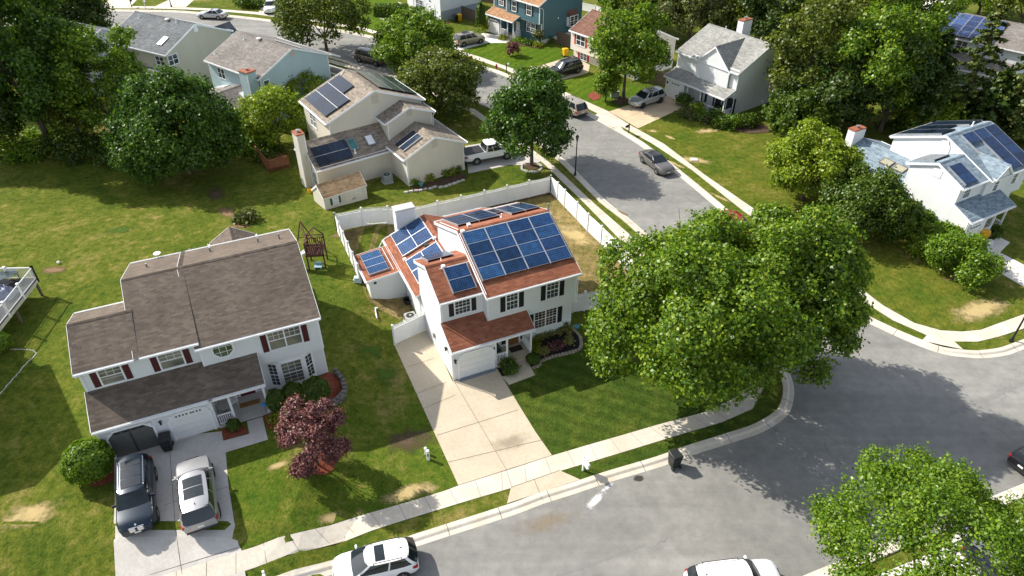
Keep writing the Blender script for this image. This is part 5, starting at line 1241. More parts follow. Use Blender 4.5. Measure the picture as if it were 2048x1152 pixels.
        m2 = MB(); x, y, z = ring(.90, .06); m2.box(x-.02, x+.10, min(s*(y+.02), s*(y+.23)), max(s*(y+.02), s*(y+.23)), z+.0, z+.17); m2.build('mirror', roofpaint or paint if kind != 'pickup' else TRIMB, root, bevel=.03)
    patch('grille', X(.985), -hw*.38, hw*.38, zh-.42, zh-.16, grille or TRIMB, 1, .035)
    patch('front_bumper', X(.985), -hw*.62, hw*.62, K['bot']+.06, K['bot']+.22, TRIMB, 1, .03)
    patch('number_plate', X(0.0), -.16, .16, K['tail']-.38, K['tail']-.24, PLATE, -1, .012); patch('rear_bumper', X(.004), -hw*.80, hw*.80, K['bot']+.08, K['bot']+.26, TRIMB, -1, .025)
    patch('number_plate', X(.995), -.16, .16, K['bot']+.20, K['bot']+.31, PLATE, 1, .035)
    if roofglass:
        for u0, u1 in roofglass:
            m2 = MB(); x0 = xt0+(xt1-xt0)*u0; x1 = xt0+(xt1-xt0)*u1; w = wt*.70
            gg = [[(x0+(x1-x0)*i/3, -w+2*w*k/6) for k in range(7)] for i in range(4)]
            zz = lambda y: H-.045+.045*(1-(y/(wt+.012))**2)+.007
            for i in range(3):
                for k in range(6): m2.face([(x, y, zz(y)) for x, y in (gg[i][k], gg[i+1][k], gg[i+1][k+1], gg[i][k+1])])
            m2.build('sunroof', CGLASS, root, smooth=40)
    if rails:
        for s in (1, -1):
            m2 = MB(); y = s*wt*.92; m2.tube((xt0+.25, y, H+.035), (xt1-.25, y*.99, H+.035), .02, n=6)
            for xx in (xt0+.28, xt1-.28): m2.tube((xx, y, H-.06), (xx, y, H+.035), .022, n=6)
            m2.build('roof_rail', rails if not isinstance(rails, bool) else CHROME, root)
    if grooves:
        m2 = MB()
        for k in range(grooves):
            y = (-.5+(k+.5)/grooves)*wt*1.5; z = H-.045+.045*(1-(y/wt)**2)+.006; m2.box(xt0+.35, xt1-.55, y-.012, y+.012, z, z+.006)
        m2.build('roof_rib', plain('white_rib', (.55, .55, .55), .5), root)
    m2 = MB(); x = xt0+.22; m2.hexa([(x, -.03, H-.03), (x+.16, -.02, H-.03), (x+.16, .02, H-.03), (x, .03, H-.03), (x-.02, -.01, H+.06), (x+.02, -.008, H+.06), (x+.02, .008, H+.06), (x-.02, .01, H+.06)]); m2.build('antenna', TRIMB, root)
    if kind == 'pickup':
        z = K['belt']
        m2 = MB(); x0, x1 = X(.025), X(.375); w = hw*.80
        if bedcover: m2.box(x0, x1, -w, w, z+.02, z+.075); m2.box((x0+x1)/2-.02, (x0+x1)/2+.02, -w, w, z+.073, z+.085); m2.build('bed_cover', bedcover, root, bevel=.015)
        else:
            m2.box(x0, x1, -w, w, z+.035, z+.045); m2.build('bed_floor', plain('worn_bed_liner', (.13, .14, .145), .7, var=.5, scale=7), root)
            m2 = MB()
            for a in ((x0-.08, x1, w-.02, w+.10), (x0-.08, x1, -w-.10, -w+.02), (x0-.10, x0, -w, w), (x1, x1+.06, -w, w)): m2.box(a[0], a[1], a[2], a[3], z-.02, z+.30)
            m2.build('bed_wall', [paint], root, bevel=.03)
    return root

P_NAVY = carpaint('navy_paint', (0.008, 0.018, 0.032), .3); P_SILVER = carpaint('silver_paint', (.36, .36, .37), .55, .3); P_WHITE = carpaint('white_paint', (.76, .76, .75)); P_BLACK = carpaint('black_paint', (.010, .011, .013)); P_GREY = carpaint('grey_paint', (.165, .155, .145), .5, .3); P_RED = carpaint('red_paint', (.22, .010, .016)); P_LSILVER = carpaint('light_silver_paint', (.46, .47, .47), .5, .3); P_TAN = carpaint('beige_paint', (.34, .30, .235), .4, .3); P_BROWN = carpaint('grey_brown_paint', (.10, .085, .07), .4, .3); P_MIDN = carpaint('midnight_paint', (.010, .013, .030), .3)
w1 = gz(-21, 25)
c_bmw = car('parked_car', 'navy blue sport utility car nose-out beside the clipped bush', 'car', 'suv', P_NAVY, (276, 1074, w1, .55), (262, 897, w1, 1.50), roofglass=((.10, .30), (.32, .63), (.65, .92)), rails=CHROME, grille=CHROME)
m = MB()
for s in (-1, 1):
    m.box(2.40, 2.47, s*.06, s*.34, .62, .86)
m.build('kidney_grille', CHROME, c_bmw, bevel=.02); m = MB(); m.tube((2.28, 0, .965), (2.31, 0, .985), .05, n=12); m.build('emblem', plain('emblem_white', (.7, .75, .8), .3), c_bmw)
car('parked_car', 'silver sport utility car with tinted sunroof facing the left garage', 'car', 'suv', P_SILVER, (384, 908, w1, .75), (403, 1064, w1, .75), roofglass=((.28, .58), (.60, .88)), rims=RIMD)
car('parked_car', 'white hatchback with black sunroof at the near kerb', 'car', 'hatch', P_WHITE, (667, 1148, 0, .55), (832, 1105, 0, .75), roofglass=((.55, .80),), rails=TRIMB)
car('parked_car', 'white sport utility car with ribbed roof at the bottom edge', 'car', 'suv', P_WHITE, (1556, 1152, 0, .75), (1384, 1172, 0, .85), grooves=5, rails=TRIMB)
car('parked_car', 'black saloon cut by the right edge', 'car', 'sedan', P_BLACK, (2092, 905, 0, .7), heading=26)
car('pickup_truck', 'dark midnight pickup with an empty bed in the lower right corner', 'pickup truck', 'pickup', P_MIDN, (2050, 1150, 0, 1.0), heading=-52)
car('parked_car', 'dark grey two-door coupe at the far kerb of the side street', 'car', 'coupe', P_GREY, (1338, 347, 0, .4), (1289, 306, 0, .5), roofpaint=carpaint('black_roof', (.02, .02, .022)))
car('parked_car', 'dark red car peeking out above the big maple', 'car', 'sedan', P_RED, (1500, 470, 0, .7), (1452, 428, 0, .9))
car('parked_car', 'silver crossover on the tan driveway of the white house', 'car', 'suv', P_LSILVER, (1262, 209, 0, .5), (1325, 185, 0, .8), roofglass=((.30, .80),), rims=RIMD, over=dict(H=1.68))
car('parked_car', 'black off-road car beside the red-shuttered house', 'car', 'suv', P_BLACK, (1102, 146, 0, .6), (1159, 127, 0, .9), rails=GREYMETAL, over=dict(H=1.80, wr=.40))
car('parked_car', 'beige minivan half hidden behind the corner street tree', 'car', 'suv', P_TAN, (1120, 200, 0, .7), (1160, 222, 0, .7), over=dict(L=5.0))
car('parked_car', 'beige-grey crossover on the pale driveway of the teal house', 'car', 'suv', P_TAN, (961, 75, 0, .6), (915, 81, 0, .8), rails=CHROME, over=dict(L=4.6), roofglass=((.3, .8),))
car('parked_car', 'grey-brown sport utility car at the kerb behind the pale blue house', 'car', 'suv', P_BROWN, (768, 121, 0, .7), (717, 108, 0, .8), roofglass=((.2, .85),))
car('parked_car', 'silver saloon on the far street at the upper left', 'car', 'sedan', P_LSILVER, (397, 29, 0, .5), (452, 30, 0, .6), roofglass=((.55, .85),))
car('parked_car', 'white crossover on a driveway near the top edge', 'car', 'suv', P_WHITE, (540, 23, 0, .4), (546, 4, 0, .9))
car('pickup_truck', 'white pickup with black bed cover behind the beige house', 'pickup truck', 'pickup', P_WHITE, (1020, 297, 0, .7), (932, 311, 0, .8), bedcover=TRIMB)
# ---------------------------------------------------------------- trees and shrubs
L_MAPLE = leafmat('maple_leaves', (0.043, 0.098, 0.006), (0.104, 0.194, 0.010), (0.225, 0.294, 0.018))
L_DEEP = leafmat('deep_green_leaves', (0.023, 0.065, 0.006), (0.052, 0.122, 0.010), (0.113, 0.188, 0.016))
L_LIGHT = leafmat('light_green_leaves', (0.087, 0.150, 0.008), (0.174, 0.250, 0.011), (0.290, 0.338, 0.024))
L_OLIVE = leafmat('olive_leaves', (0.041, 0.065, 0.008), (0.090, 0.125, 0.013), (0.181, 0.194, 0.026))
L_DARK = leafmat('dark_leaves', (0.017, 0.043, 0.006), (0.041, 0.080, 0.010), (0.099, 0.138, 0.016))
L_GREYG = leafmat('grey_green_leaves', (0.058, 0.075, 0.019), (0.109, 0.131, 0.034), (0.196, 0.206, 0.060))
L_CONIF = leafmat('conifer_needles', (0.029, 0.053, 0.011), (0.064, 0.095, 0.018), (0.152, 0.163, 0.029), .15)
L_PURPLE = leafmat('purple_leaves', (0.065, 0.021, 0.026), (0.150, 0.052, 0.057), (0.325, 0.150, 0.143), .25)
L_HEDGE = leafmat('hedge_leaves', (0.032, 0.069, 0.006), (0.064, 0.115, 0.010), (0.123, 0.175, 0.014))
L_LIME = leafmat('lime_leaves', (0.102, 0.150, 0.008), (0.203, 0.244, 0.013), (0.334, 0.325, 0.024))
L_BUSH = leafmat('bush_leaves', (0.058, 0.125, 0.006), (0.109, 0.200, 0.010), (0.189, 0.275, 0.016))
L_PLANT = leafmat('pale_plant_leaves', (0.131, 0.144, 0.032), (0.246, 0.237, 0.068), (0.435, 0.362, 0.128))
BARK = bark('bark', (0.105, 0.085, 0.068)); BARKG = bark('grey_bark', (0.22, 0.205, 0.185))

def leaves_mesh(name, pos, nrm, size, mat, seed=0, long=1.35):
    rs = np.random.RandomState(seed); n = len(pos)
    nrm = nrm/np.maximum(np.linalg.norm(nrm, axis=1, keepdims=True), 1e-6)
    a = np.cross(nrm, rs.normal(size=(n, 3))); a /= np.maximum(np.linalg.norm(a, axis=1, keepdims=True), 1e-6); b = np.cross(nrm, a)
    s = size[:, None]
    v = np.empty((n, 4, 3)); v[:, 0] = pos-a*s*long*.5; v[:, 1] = pos+b*s*.5+nrm*s*.14; v[:, 2] = pos+a*s*long*.5-nrm*s*.1; v[:, 3] = pos-b*s*.5+nrm*s*.14
    me = bpy.data.meshes.new(name); me.vertices.add(n*4); me.vertices.foreach_set('co', v.reshape(-1).astype(np.float32))
    me.loops.add(n*4); me.loops.foreach_set('vertex_index', np.arange(n*4, dtype=np.int32)); me.polygons.add(n)
    me.polygons.foreach_set('loop_start', np.arange(0, n*4, 4, dtype=np.int32)); me.polygons.foreach_set('loop_total', np.full(n, 4, dtype=np.int32))
    me.materials.append(mat); me.update(calc_edges=True); me.validate(); return me

def crown_points(rs, rx, ry, rz, zc, nl, nleaf, leaf, lobe=(.26, .42), per=10, shell=(.55, .92), flat=.78, up=.4, low=-.75, drop=0.0, spread=1.0, cone=0.0, clump=None):
    """sprigs of leaves on many overlapping lobes that fill the crown's outer volume"""
    C = []; Rl = []
    gold = math.pi*(3-math.sqrt(5))
    for i in range(nl):
        z = 1-(i+.5)/nl*(1-low); th = gold*i+rs.uniform(-.5, .5); r = math.sqrt(max(0, 1-z*z)); k = rs.uniform(*shell)
        taper = 1-cone*max(0.0, (z+.4)/1.4)
        C.append((rx*r*math.cos(th)*k*taper, ry*r*math.sin(th)*k*taper, zc+rz*z*k)); Rl.append(rs.uniform(*lobe)*min(rx, ry)*(1-.35*cone*max(0, z)))
    C = np.array(C); Rl = np.array(Rl); w = Rl**2; w /= w.sum()
    ns = nleaf//per; idx = rs.choice(nl, ns, p=w)
    out = C[idx]-np.array([0, 0, zc]); out = out/np.array([rx, ry, rz]); out /= np.maximum(np.linalg.norm(out, axis=1, keepdims=True), .2)
    d = rs.normal(size=(ns, 3))*.85+out*.55+np.array([0, 0, up*.6]); d /= np.linalg.norm(d, axis=1, keepdims=True)
    sp = C[idx]+d*(Rl[idx]*rs.uniform(.55, 1.12, ns))[:, None]*np.array([1, 1, flat])
    sp[:, 2] -= drop*(np.hypot(sp[:, 0]/rx, sp[:, 1]/ry)**2)
    cr = clump or leaf*1.15
    pos = np.repeat(sp, per, axis=0)+rs.normal(size=(ns*per, 3))*cr*spread*np.array([1, 1, .75])
    nrm = np.repeat(d, per, axis=0)*.7+rs.normal(size=(ns*per, 3))*.55+np.array([0, 0, up])
    size = leaf*rs.uniform(.65, 1.3, ns*per)
    return pos, nrm, size, C

def limbs(mb, base_r, h0, C, rs, n=7, lean=(0, 0)):
    top = Vector((lean[0], lean[1], h0)); mb.tube((0, 0, -.3), (lean[0]*.4, lean[1]*.4, h0*.55), base_r*1.15, base_r*.85, n=9); mb.tube((lean[0]*.4, lean[1]*.4, h0*.55-.02), top, base_r*.85, base_r*.62, n=9)
    order = rs.permutation(len(C))[:n]
    for k in order:
        e = Vector(C[k]); m = top.lerp(e, .5)+Vector((rs.uniform(-.3, .3), rs.uniform(-.3, .3), rs.uniform(.0, .5)))
        mb.tube(top-Vector((0, 0, .15)), m, base_r*.42, base_r*.24, n=6); mb.tube(m, e, base_r*.24, base_r*.08, n=5)
        for q in range(2):
            e2 = e+Vector(rs.normal(size=3))*base_r*4; mb.tube(m.lerp(e, .5), e2, base_r*.12, base_r*.04, n=4)

def tree(label, base, h, r, mat, nleaf=9000, leaf=.3, trunk=None, ry=None, zlow=.18, nl=26, kind='broad', name='tree', cat='tree', group=None, barkm=None, seed=None, lean=(0, 0), crown_off=(0, 0), **kw):
    """base: place on the ground; h: height; r: crown radius"""
    rs = np.random.RandomState(seed if seed is not None else (int(abs(base.x)*97+base.y*131) % 99991))
    ry = ry or r; rz = h*(1-zlow)/2; zc = h*zlow+rz
    root = thing(name, label, cat, (base.x, base.y, gz(base.x, base.y)), 0, group)
    tb = MB()
    if kind == 'broad':
        pos, nrm, size, C = crown_points(rs, r, ry, rz, zc, nl, nleaf, leaf, **kw)
        off = np.array([crown_off[0], crown_off[1], 0]); pos = pos+off; C = C+off
        limbs(tb, trunk or r*.05+.05, h*zlow+.25*rz, C, rs, lean=lean)
    else:   # conifer: tiers of drooping boughs round a straight stem
        P_, N_, S_ = [], [], []; tr = trunk or .16; tb.tube((0, 0, -.3), (0, 0, h*.5), tr, tr*.6, n=8); tb.tube((0, 0, h*.5), (0, 0, h*.97), tr*.6, .03, n=6)
        nb = kw.get('boughs', 60); per = max(8, nleaf//nb)
        for i in range(nb):
            t = (i+rs.uniform(0, 1))/nb; z = h*(zlow*.5+(1-zlow*.5)*t); ln = r*(1-t)**.75*rs.uniform(.6, 1.12)+.25; a = i*2.4+rs.uniform(-.4, .4)
            dx, dy = math.cos(a), math.sin(a); rise = rs.uniform(.05, .35)
            k = rs.uniform(.12, 1, per)**.8; wob = rs.normal(size=(per, 3))*np.array([.16, .16, .10])*(.5+k[:, None]*ln*.35)
            p = np.stack([dx*ln*k, dy*ln*k, z+ln*(rise*k-.32*k*k)], 1)+wob; P_.append(p); N_.append(rs.normal(size=(per, 3))*.5+np.array([dx*.35, dy*.35, .8])); S_.append(leaf*rs.uniform(.6, 1.25, per))
            tb.tube((0, 0, z), (dx*ln*.8, dy*ln*.8, z+ln*(rise*.8-.2)), .035, .008, n=4, caps=False)
        pos, nrm, size = np.concatenate(P_), np.concatenate(N_), np.concatenate(S_)
    me = leaves_mesh('crown', pos, nrm, size, mat, 1); o = bpy.data.objects.new('crown', me); COL.objects.link(o); o.parent = root
    tb.build('trunk', barkm or BARK, root, smooth=60)
    return root

def shrub(label, base, r, h, mat, nleaf=900, leaf=.13, ry=None, group=None, cat='shrub', name='shrub', clipped=False, seed=None, box=None, off=0.0):
    rs = np.random.RandomState(seed if seed is not None else (int(abs(base.x)*57+base.y*211) % 99991)); ry = ry or r
    if box:      # clipped hedge block: leaves on its faces
        lx, ly = box; n = nleaf; f = rs.choice(5, n, p=[.2, .2, .12, .12, .36]); u = rs.uniform(-1, 1, n); v = rs.uniform(0, 1, n); pos = np.zeros((n, 3)); nrm = np.zeros((n, 3))
        for k, (sx, sy, sz) in enumerate(((0, 1, 0), (0, -1, 0), (1, 0, 0), (-1, 0, 0), (0, 0, 1))):
            m = f == k
            if sz: pos[m] = np.stack([u[m]*lx, (v[m]*2-1)*ly, np.full(m.sum(), h)], 1)
            elif sy: pos[m] = np.stack([u[m]*lx, np.full(m.sum(), sy*ly), v[m]*h], 1)
            else: pos[m] = np.stack([np.full(m.sum(), sx*lx), u[m]*ly, v[m]*h], 1)
            nrm[m] = (sx, sy, sz)
        pos += rs.normal(size=(n, 3))*.07; nrm += rs.normal(size=(n, 3))*.45; size = leaf*rs.uniform(.6, 1.3, n)
    elif clipped:
        d = rs.normal(size=(nleaf, 3)); d[:, 2] = np.abs(d[:, 2])*1.1-.25; d /= np.linalg.norm(d, axis=1, keepdims=True)
        bump = 1+.07*np.sin(d[:, 0]*7+rs.uniform(0, 6))*np.cos(d[:, 1]*6+d[:, 2]*5); k = (bump*rs.uniform(.86, 1.04, nleaf))[:, None]
        pos = d*np.array([r, ry, h*.55])*k+np.array([0, 0, h*.47]); pos[:, 2] = np.maximum(pos[:, 2], .03); nrm = d+rs.normal(size=(nleaf, 3))*.45; size = leaf*rs.uniform(.6, 1.3, nleaf)
    else: pos, nrm, size, _ = crown_points(rs, r, ry, h*.5, h*.5, 12, nleaf, leaf, lobe=(.34, .55), per=5)
    me = leaves_mesh(name, pos, nrm, size, mat, 2); o = bpy.data.objects.new(name, me); COL.objects.link(o); o.location = (base.x, base.y, gz(base.x, base.y)+off)
    return tag(o, label, cat, group)

def T(px, py, ytop, wpx, *a, **k):
    """tree surveyed by its foot, top row and crown width in the photograph"""
    b = gp(px, py); h = hgt(px, py, ytop)
    mid = Vector((b.x, b.y, b.z+h*.55)); dist = (mid.y*math.cos(PITCH)-(mid.z-CAMZ)*math.sin(PITCH)); r = wpx/FOC*dist/2
    return k, b, h, r
def TT(label, px, py, ytop, wpx, mat, hscale=1.0, **k):
    _, b, h, r = T(px, py, ytop, wpx); return tree(label, b, h*hscale, r, mat, **k)

# foreground and middle trees
TT('huge bright green maple spreading over the corner lawn', 1385, 785, 470, 425, L_MAPLE, nleaf=80500, leaf=0.167, nl=60, lobe=(.20, .32), trunk=.30, zlow=.14, shell=(.5, .95), low=-.8, seed=11, crown_off=(-.3, .2), up=.3)
TT('second tall maple standing right at the kerb corner', 1525, 750, 412, 305, L_MAPLE, nleaf=70000, leaf=0.167, nl=54, lobe=(.22, .34), trunk=.28, zlow=.12, low=-.8, shell=(.5, .95), seed=12, cone=.25, up=.3)
TT('open-crowned light green tree with bare limbs at the bottom edge', 1778, 1275, 1020, 410, L_BUSH, nleaf=52000, leaf=.105, nl=80, lobe=(.15, .25), trunk=.17, zlow=.3, shell=(.72, 1.02), low=-.35, seed=13, barkm=BARKG, up=.3, clump=.16)
TT('dense round street tree inside a stone ring', 1063, 331, 142, 172, L_DEEP, nleaf=28000, leaf=0.200, nl=40, lobe=(.24, .36), trunk=.2, zlow=.17, seed=14, cone=.25)
TT('tall forked tree on the lawn beside the silver crossover', 1246, 198, 15, 155, L_MAPLE, nleaf=16625, leaf=0.252, nl=34, lobe=(.2, .32), zlow=.2, seed=15, trunk=.22, shell=(.5, 1.0))
TT('wide open tree at the kerb above the pale blue house', 655, 110, -40, 178, L_OLIVE, nleaf=14875, leaf=0.266, nl=36, lobe=(.2, .3), zlow=.15, seed=16, trunk=.25, shell=(.55, 1.0), low=-.6)
TT('round bright green tree beside the bins street', 833, 142, 32, 146, L_MAPLE, nleaf=21000, leaf=0.252, nl=36, zlow=.08, seed=17, lobe=(.24, .36))
TT('broad low olive-green tree above the beige house', 880, 226, 118, 178, L_OLIVE, nleaf=21000, leaf=0.222, nl=36, zlow=.1, seed=18, lobe=(.24, .36))
TT('small lime-green tree left of the chimney of the beige house', 558, 290, 180, 130, L_LIGHT, nleaf=12250, leaf=0.200, nl=26, zlow=.18, seed=19)
TT('dark bushy tree at the edge of the back lawn', 378, 347, 150, 250, L_DEEP, nleaf=45500, leaf=0.215, nl=56, zlow=.04, seed=20, lobe=(.2, .32), cone=.3)
TT('tallest leafy tree of the group at the upper left', 105, 300, -70, 235, L_DEEP, nleaf=38500, leaf=0.244, nl=60, zlow=.12, seed=21, lobe=(.18, .28), shell=(.45, 1.0))
TT('sunlit thinner tree in front of the grey-roofed house', 240, 290, 38, 185, L_MAPLE, nleaf=16625, leaf=0.222, nl=44, zlow=.15, seed=22, lobe=(.16, .26), shell=(.5, 1.05), trunk=.18)
TT('dark tree overlapping the left edge above the lawn', -5, 318, 130, 150, L_DARK, nleaf=15750, leaf=0.237, nl=26, zlow=.1, seed=23)
TT('grey-green airy tree at the upper left corner', 20, 190, -40, 170, L_GREYG, nleaf=12250, leaf=0.266, nl=30, zlow=.2, seed=24)
TT('dark round tree against the far road at the upper left', 175, 120, -60, 140, L_DARK, nleaf=15750, leaf=0.281, nl=30, zlow=.1, seed=25)
TT('bright bush tree squeezed between the two upper houses', 608, 216, 150, 110, L_LIGHT, nleaf=7350, leaf=0.207, nl=18, zlow=.05, seed=26)
TT('leaning young tree along the dark tree line', 165, 285, 150, 120, L_OLIVE, nleaf=8750, leaf=0.222, nl=20, zlow=.2, seed=27)
TT('round pale green tree on the broad right lawn', 1606, 398, 258, 172, L_LIGHT, nleaf=29750, leaf=0.185, nl=44, zlow=.06, seed=30, lobe=(.22, .32))
TT('darker round tree beside the blue-grey roof', 1716, 468, 352, 172, L_HEDGE, nleaf=24500, leaf=0.170, nl=40, zlow=.05, seed=31, lobe=(.22, .34))
for i, (lab, px, py, yt, w, m, z) in enumerate([
    ('big leafy woodland tree right behind the white house gable', 1600, 235, -25, 190, L_OLIVE, .08), ('largest rounded woodland tree at the upper right', 1715, 250, -10, 230, L_MAPLE, .06), ('dark woodland tree above the white chimney', 1760, 262, 60, 190, L_DARK, .05),
    ('shaded woodland tree behind the round pale tree', 1640, 262, 110, 180, L_DARK, .04), ('sunlit woodland tree reaching the top edge', 1650, 150, -90, 190, L_OLIVE, .06), ('woodland tree with yellowish crown near the back street', 1780, 150, -60, 170, L_MAPLE, .08),
    ('grey-green woodland tree behind the split-level house', 1375, 92, -60, 150, L_GREYG, .08), ('small woodland tree left of the white chimney', 1450, 88, -55, 140, L_OLIVE, .08), ('dark woodland tree beyond the light grey roof', 1530, 118, -60, 160, L_DARK, .05),
    ('woodland tree above the red-shuttered roof', 1305, 72, -50, 120, L_OLIVE, .1), ('bright shrubby tree behind the split-level roof', 1248, 52, -30, 100, L_MAPLE, .08), ('pale woodland tree at the top centre edge', 1415, 40, -90, 130, L_GREYG, .08),
    ('deep green bushy tree under the woodland edge', 1588, 275, 185, 120, L_HEDGE, .03), ('low yellow-green tree between wood and solar roof', 1850, 275, 205, 110, L_LIGHT, .05), ('leafy tree at the upper right corner', 2035, 60, -70, 120, L_OLIVE, .08), ('small tree above the far grey solar roof', 1955, 30, -60, 110, L_MAPLE, .08)]):
    TT(lab, px, py, yt, w, m, nleaf=17000 if w > 150 else 11000, leaf=.26, nl=40, zlow=z, seed=40+i, lobe=(.18, .28), shell=(.45, 1.0), group='woodland trees')
for i, (lab, px, py, yt, w, m) in enumerate([('thin conifer with bare boughs before the grey solar roof', 1905, 262, 10, 150, L_CONIF), ('broad sunlit conifer at the right edge', 2010, 290, 70, 190, L_CONIF), ('dark conifer deep in the wood', 1825, 262, 60, 140, L_DARK), ('tall conifer cut by the right edge', 2062, 240, 30, 150, L_CONIF), ('shaded conifer behind the navy panels', 1955, 285, 140, 150, L_DARK)]):
    TT(lab, px, py, yt, w, m, nleaf=12000 if i != 0 else 7500, leaf=.30, kind='conifer', zlow=.06, seed=70+i, boughs=90 if i else 70, group='conifers at the right', trunk=.2)
TT('purple-leaved maple above its red mulch ring', 637, 930, 815, 112, L_PURPLE, nleaf=15750, leaf=0.100, nl=26, zlow=.02, seed=80, lobe=(.22, .34), shell=(.6, 1.05), trunk=.08, low=-.8)
TT('small purple tree on the lawn of the teal house', 1026, 112, 84, 22, L_PURPLE, nleaf=1575, leaf=0.148, nl=10, zlow=.12, seed=81, trunk=.06)
TT('tiny purple tree between the two top houses', 890, 72, 46, 18, L_PURPLE, nleaf=1050, leaf=0.148, nl=8, zlow=.1, seed=82, trunk=.05)
TT('small upright tree at the corner of the teal house', 1078, 88, 60, 18, L_GREYG, nleaf=875, leaf=0.148, nl=8, zlow=.3, seed=83, trunk=.07)
TT('slim lawn tree bushing up beside the utility box', 1211, 203, 130, 42, L_MAPLE, nleaf=4550, leaf=0.192, nl=16, zlow=.02, seed=84)
# shrubs
def S(label, px, py, r, h, m, **k): return shrub(label, gp(px, py), r, h, m, **k)
S('clipped rounded bush beside the left garage', 190, 950, 1.28, 2.35, L_BUSH, nleaf=7000, leaf=.13, clipped=True)
S('tall dark clipped shrub left of the bay window', 557, 822, .55, 1.75, L_HEDGE, nleaf=2600, leaf=.10, clipped=True); S('middle dark clipped shrub under the bay window', 591, 806, .68, 1.6, L_HEDGE, nleaf=3000, leaf=.10, clipped=True); S('largest dark clipped shrub at the house corner', 634, 800, .92, 1.7, L_HEDGE, nleaf=4200, leaf=.10, clipped=True)
S('yellow-green low shrub in the red mulch', 583, 822, .55, .7, L_LIME, nleaf=1100, leaf=.09); S('smaller yellow-green shrub beside the porch post', 556, 844, .45, .6, L_LIME, nleaf=800, leaf=.09); S('small round shrub in front of the left porch railing', 469, 858, .42, .7, L_HEDGE, nleaf=1300, leaf=.08, clipped=True)
S('round dark shrub between driveway and path', 1018, 741, .62, .75, L_HEDGE, nleaf=2200, leaf=.08); S('round dark shrub right of the porch step', 1066, 724, .50, .65, L_HEDGE, nleaf=1700, leaf=.08, clipped=True)
for i, (px, py, lab, m) in enumerate([(1072, 676, 'pale variegated plant closest to the porch railing', L_PLANT), (1084, 678, 'pale hosta second from the railing', L_PLANT), (1095, 671, 'pale hosta in the middle of the wall row', L_PLANT), (1112, 667, 'pale hosta under the big window', L_PLANT), (1124, 665, 'small hosta under the right shutter', L_PLANT), (1137, 664, 'pale hosta at the right end of the wall row', L_PLANT), (1070, 692, 'yellow-flowered plant beside the porch floor', L_LIME), (1073, 705, 'yellow-green plant at the bed corner', L_LIME), (1087, 706, 'green hosta in the front row', L_PLANT), (1102, 698, 'pinkish plant in the front row', L_PURPLE), (1119, 694, 'second pinkish plant in the front row', L_PURPLE), (1138, 686, 'lone plant at the right of the black mulch', L_PLANT)]):
    S(lab, px, py, .30, .42, m, nleaf=330, leaf=.09, group='plants in the black mulch bed', cat='plant', name='plant', off=.04)
S('flowering shrub with red blooms at the house corner', 1127, 655, .45, .85, L_HEDGE, nleaf=900, leaf=.09)
S('small bright bush at the left edge', 2, 700, .9, 1.3, L_BUSH, nleaf=3000, leaf=.12, clipped=True)
for i, (px, py, r, h, m, lab) in enumerate([(60, 312, 2.2, 1.2, L_BUSH, 'pale undergrowth at the foot of the tallest tree'), (110, 300, 2.6, 1.6, L_HEDGE, 'undergrowth along the left tree line'), (170, 312, 2.4, 1.5, L_DARK, 'dark undergrowth beneath the thin tree'), (235, 318, 2.2, 1.2, L_HEDGE, 'undergrowth left of the dark bushy tree'), (265, 330, 1.2, .9, L_GREYG, 'greyish low shrub beside the dark bushy tree'), (30, 300, 2.4, 1.6, L_BUSH, 'bright undergrowth by the left edge'), (145, 260, 3.0, 2.4, L_DARK, 'dark thicket inside the left tree group'), (510, 300, 1.6, 1.0, L_BUSH, 'low bush right of the dark bushy tree'), (540, 312, 1.4, .7, L_HEDGE, 'low groundcover bush by the small lime tree'), (492, 440, .55, .6, L_GREYG, 'tuft of tall grass beside the dirt mound'), (625, 262, 1.2, 1.0, L_BUSH, 'bush against the beige house wall')]):
    S(lab, px, py, r, h, m, nleaf=1500, leaf=.22)
for i, (px, py, r, h, m, lab) in enumerate([(1800, 452, 1.5, 2.4, L_HEDGE, 'first hedge bush along the white wall'), (1832, 470, 1.4, 2.0, L_BUSH, 'second hedge bush along the white wall'), (1862, 492, 1.3, 1.9, L_MAPLE, 'third hedge bush nearer the garage'), (1888, 500, 1.2, 2.4, L_BUSH, 'tallest hedge bush close to the garage corner'), (1840, 505, 1.1, 1.2, L_LIGHT, 'low lime bush in front of the hedge')]):
    S(lab, px, py, r, h, m, nleaf=3000, leaf=.17, group='hedge along the white side wall')
S('large rounded bush beside the right driveway', 1913, 545, 2.25, 3.0, L_BUSH, nleaf=9000, leaf=.16); S('dark shrub right of the yellow bin', 1988, 470, .5, .8, L_HEDGE, nleaf=700, leaf=.12)
for i, (px, py, r, h, m, lab) in enumerate([(1366, 213, .75, 1.5, L_HEDGE, 'upright bush beside the white garage'), (1393, 225, .8, 1.0, L_LIGHT, 'lime bush at the end of the porch'), (1372, 232, .9, .55, L_GREYG, 'bluish creeping juniper by the driveway'), (1384, 236, .8, .5, L_GREYG, 'second bluish creeping juniper before the porch'), (1400, 236, .7, .8, L_BUSH, 'bright bush before the porch railing'), (1413, 243, .6, .6, L_GREYG, 'small bluish bush before the porch railing'), (1429, 243, .75, 1.4, L_HEDGE, 'round topiary bush before the porch corner'), (1440, 254, .75, 1.1, L_HEDGE, 'dark round bush at the bed corner'), (1456, 254, .95, 1.1, L_BUSH, 'bright bush right of the porch corner'), (1476, 252, .9, 1.0, L_HEDGE, 'hedge bush along the grey-white wall'), (1496, 250, .9, 1.1, L_HEDGE, 'second hedge bush along the grey-white wall'), (1545, 240, 1.4, 1.6, L_DARK, 'dark bush at the end of the grey-white wall')]):
    S(lab, px, py, r, h, m, nleaf=900, leaf=.17)
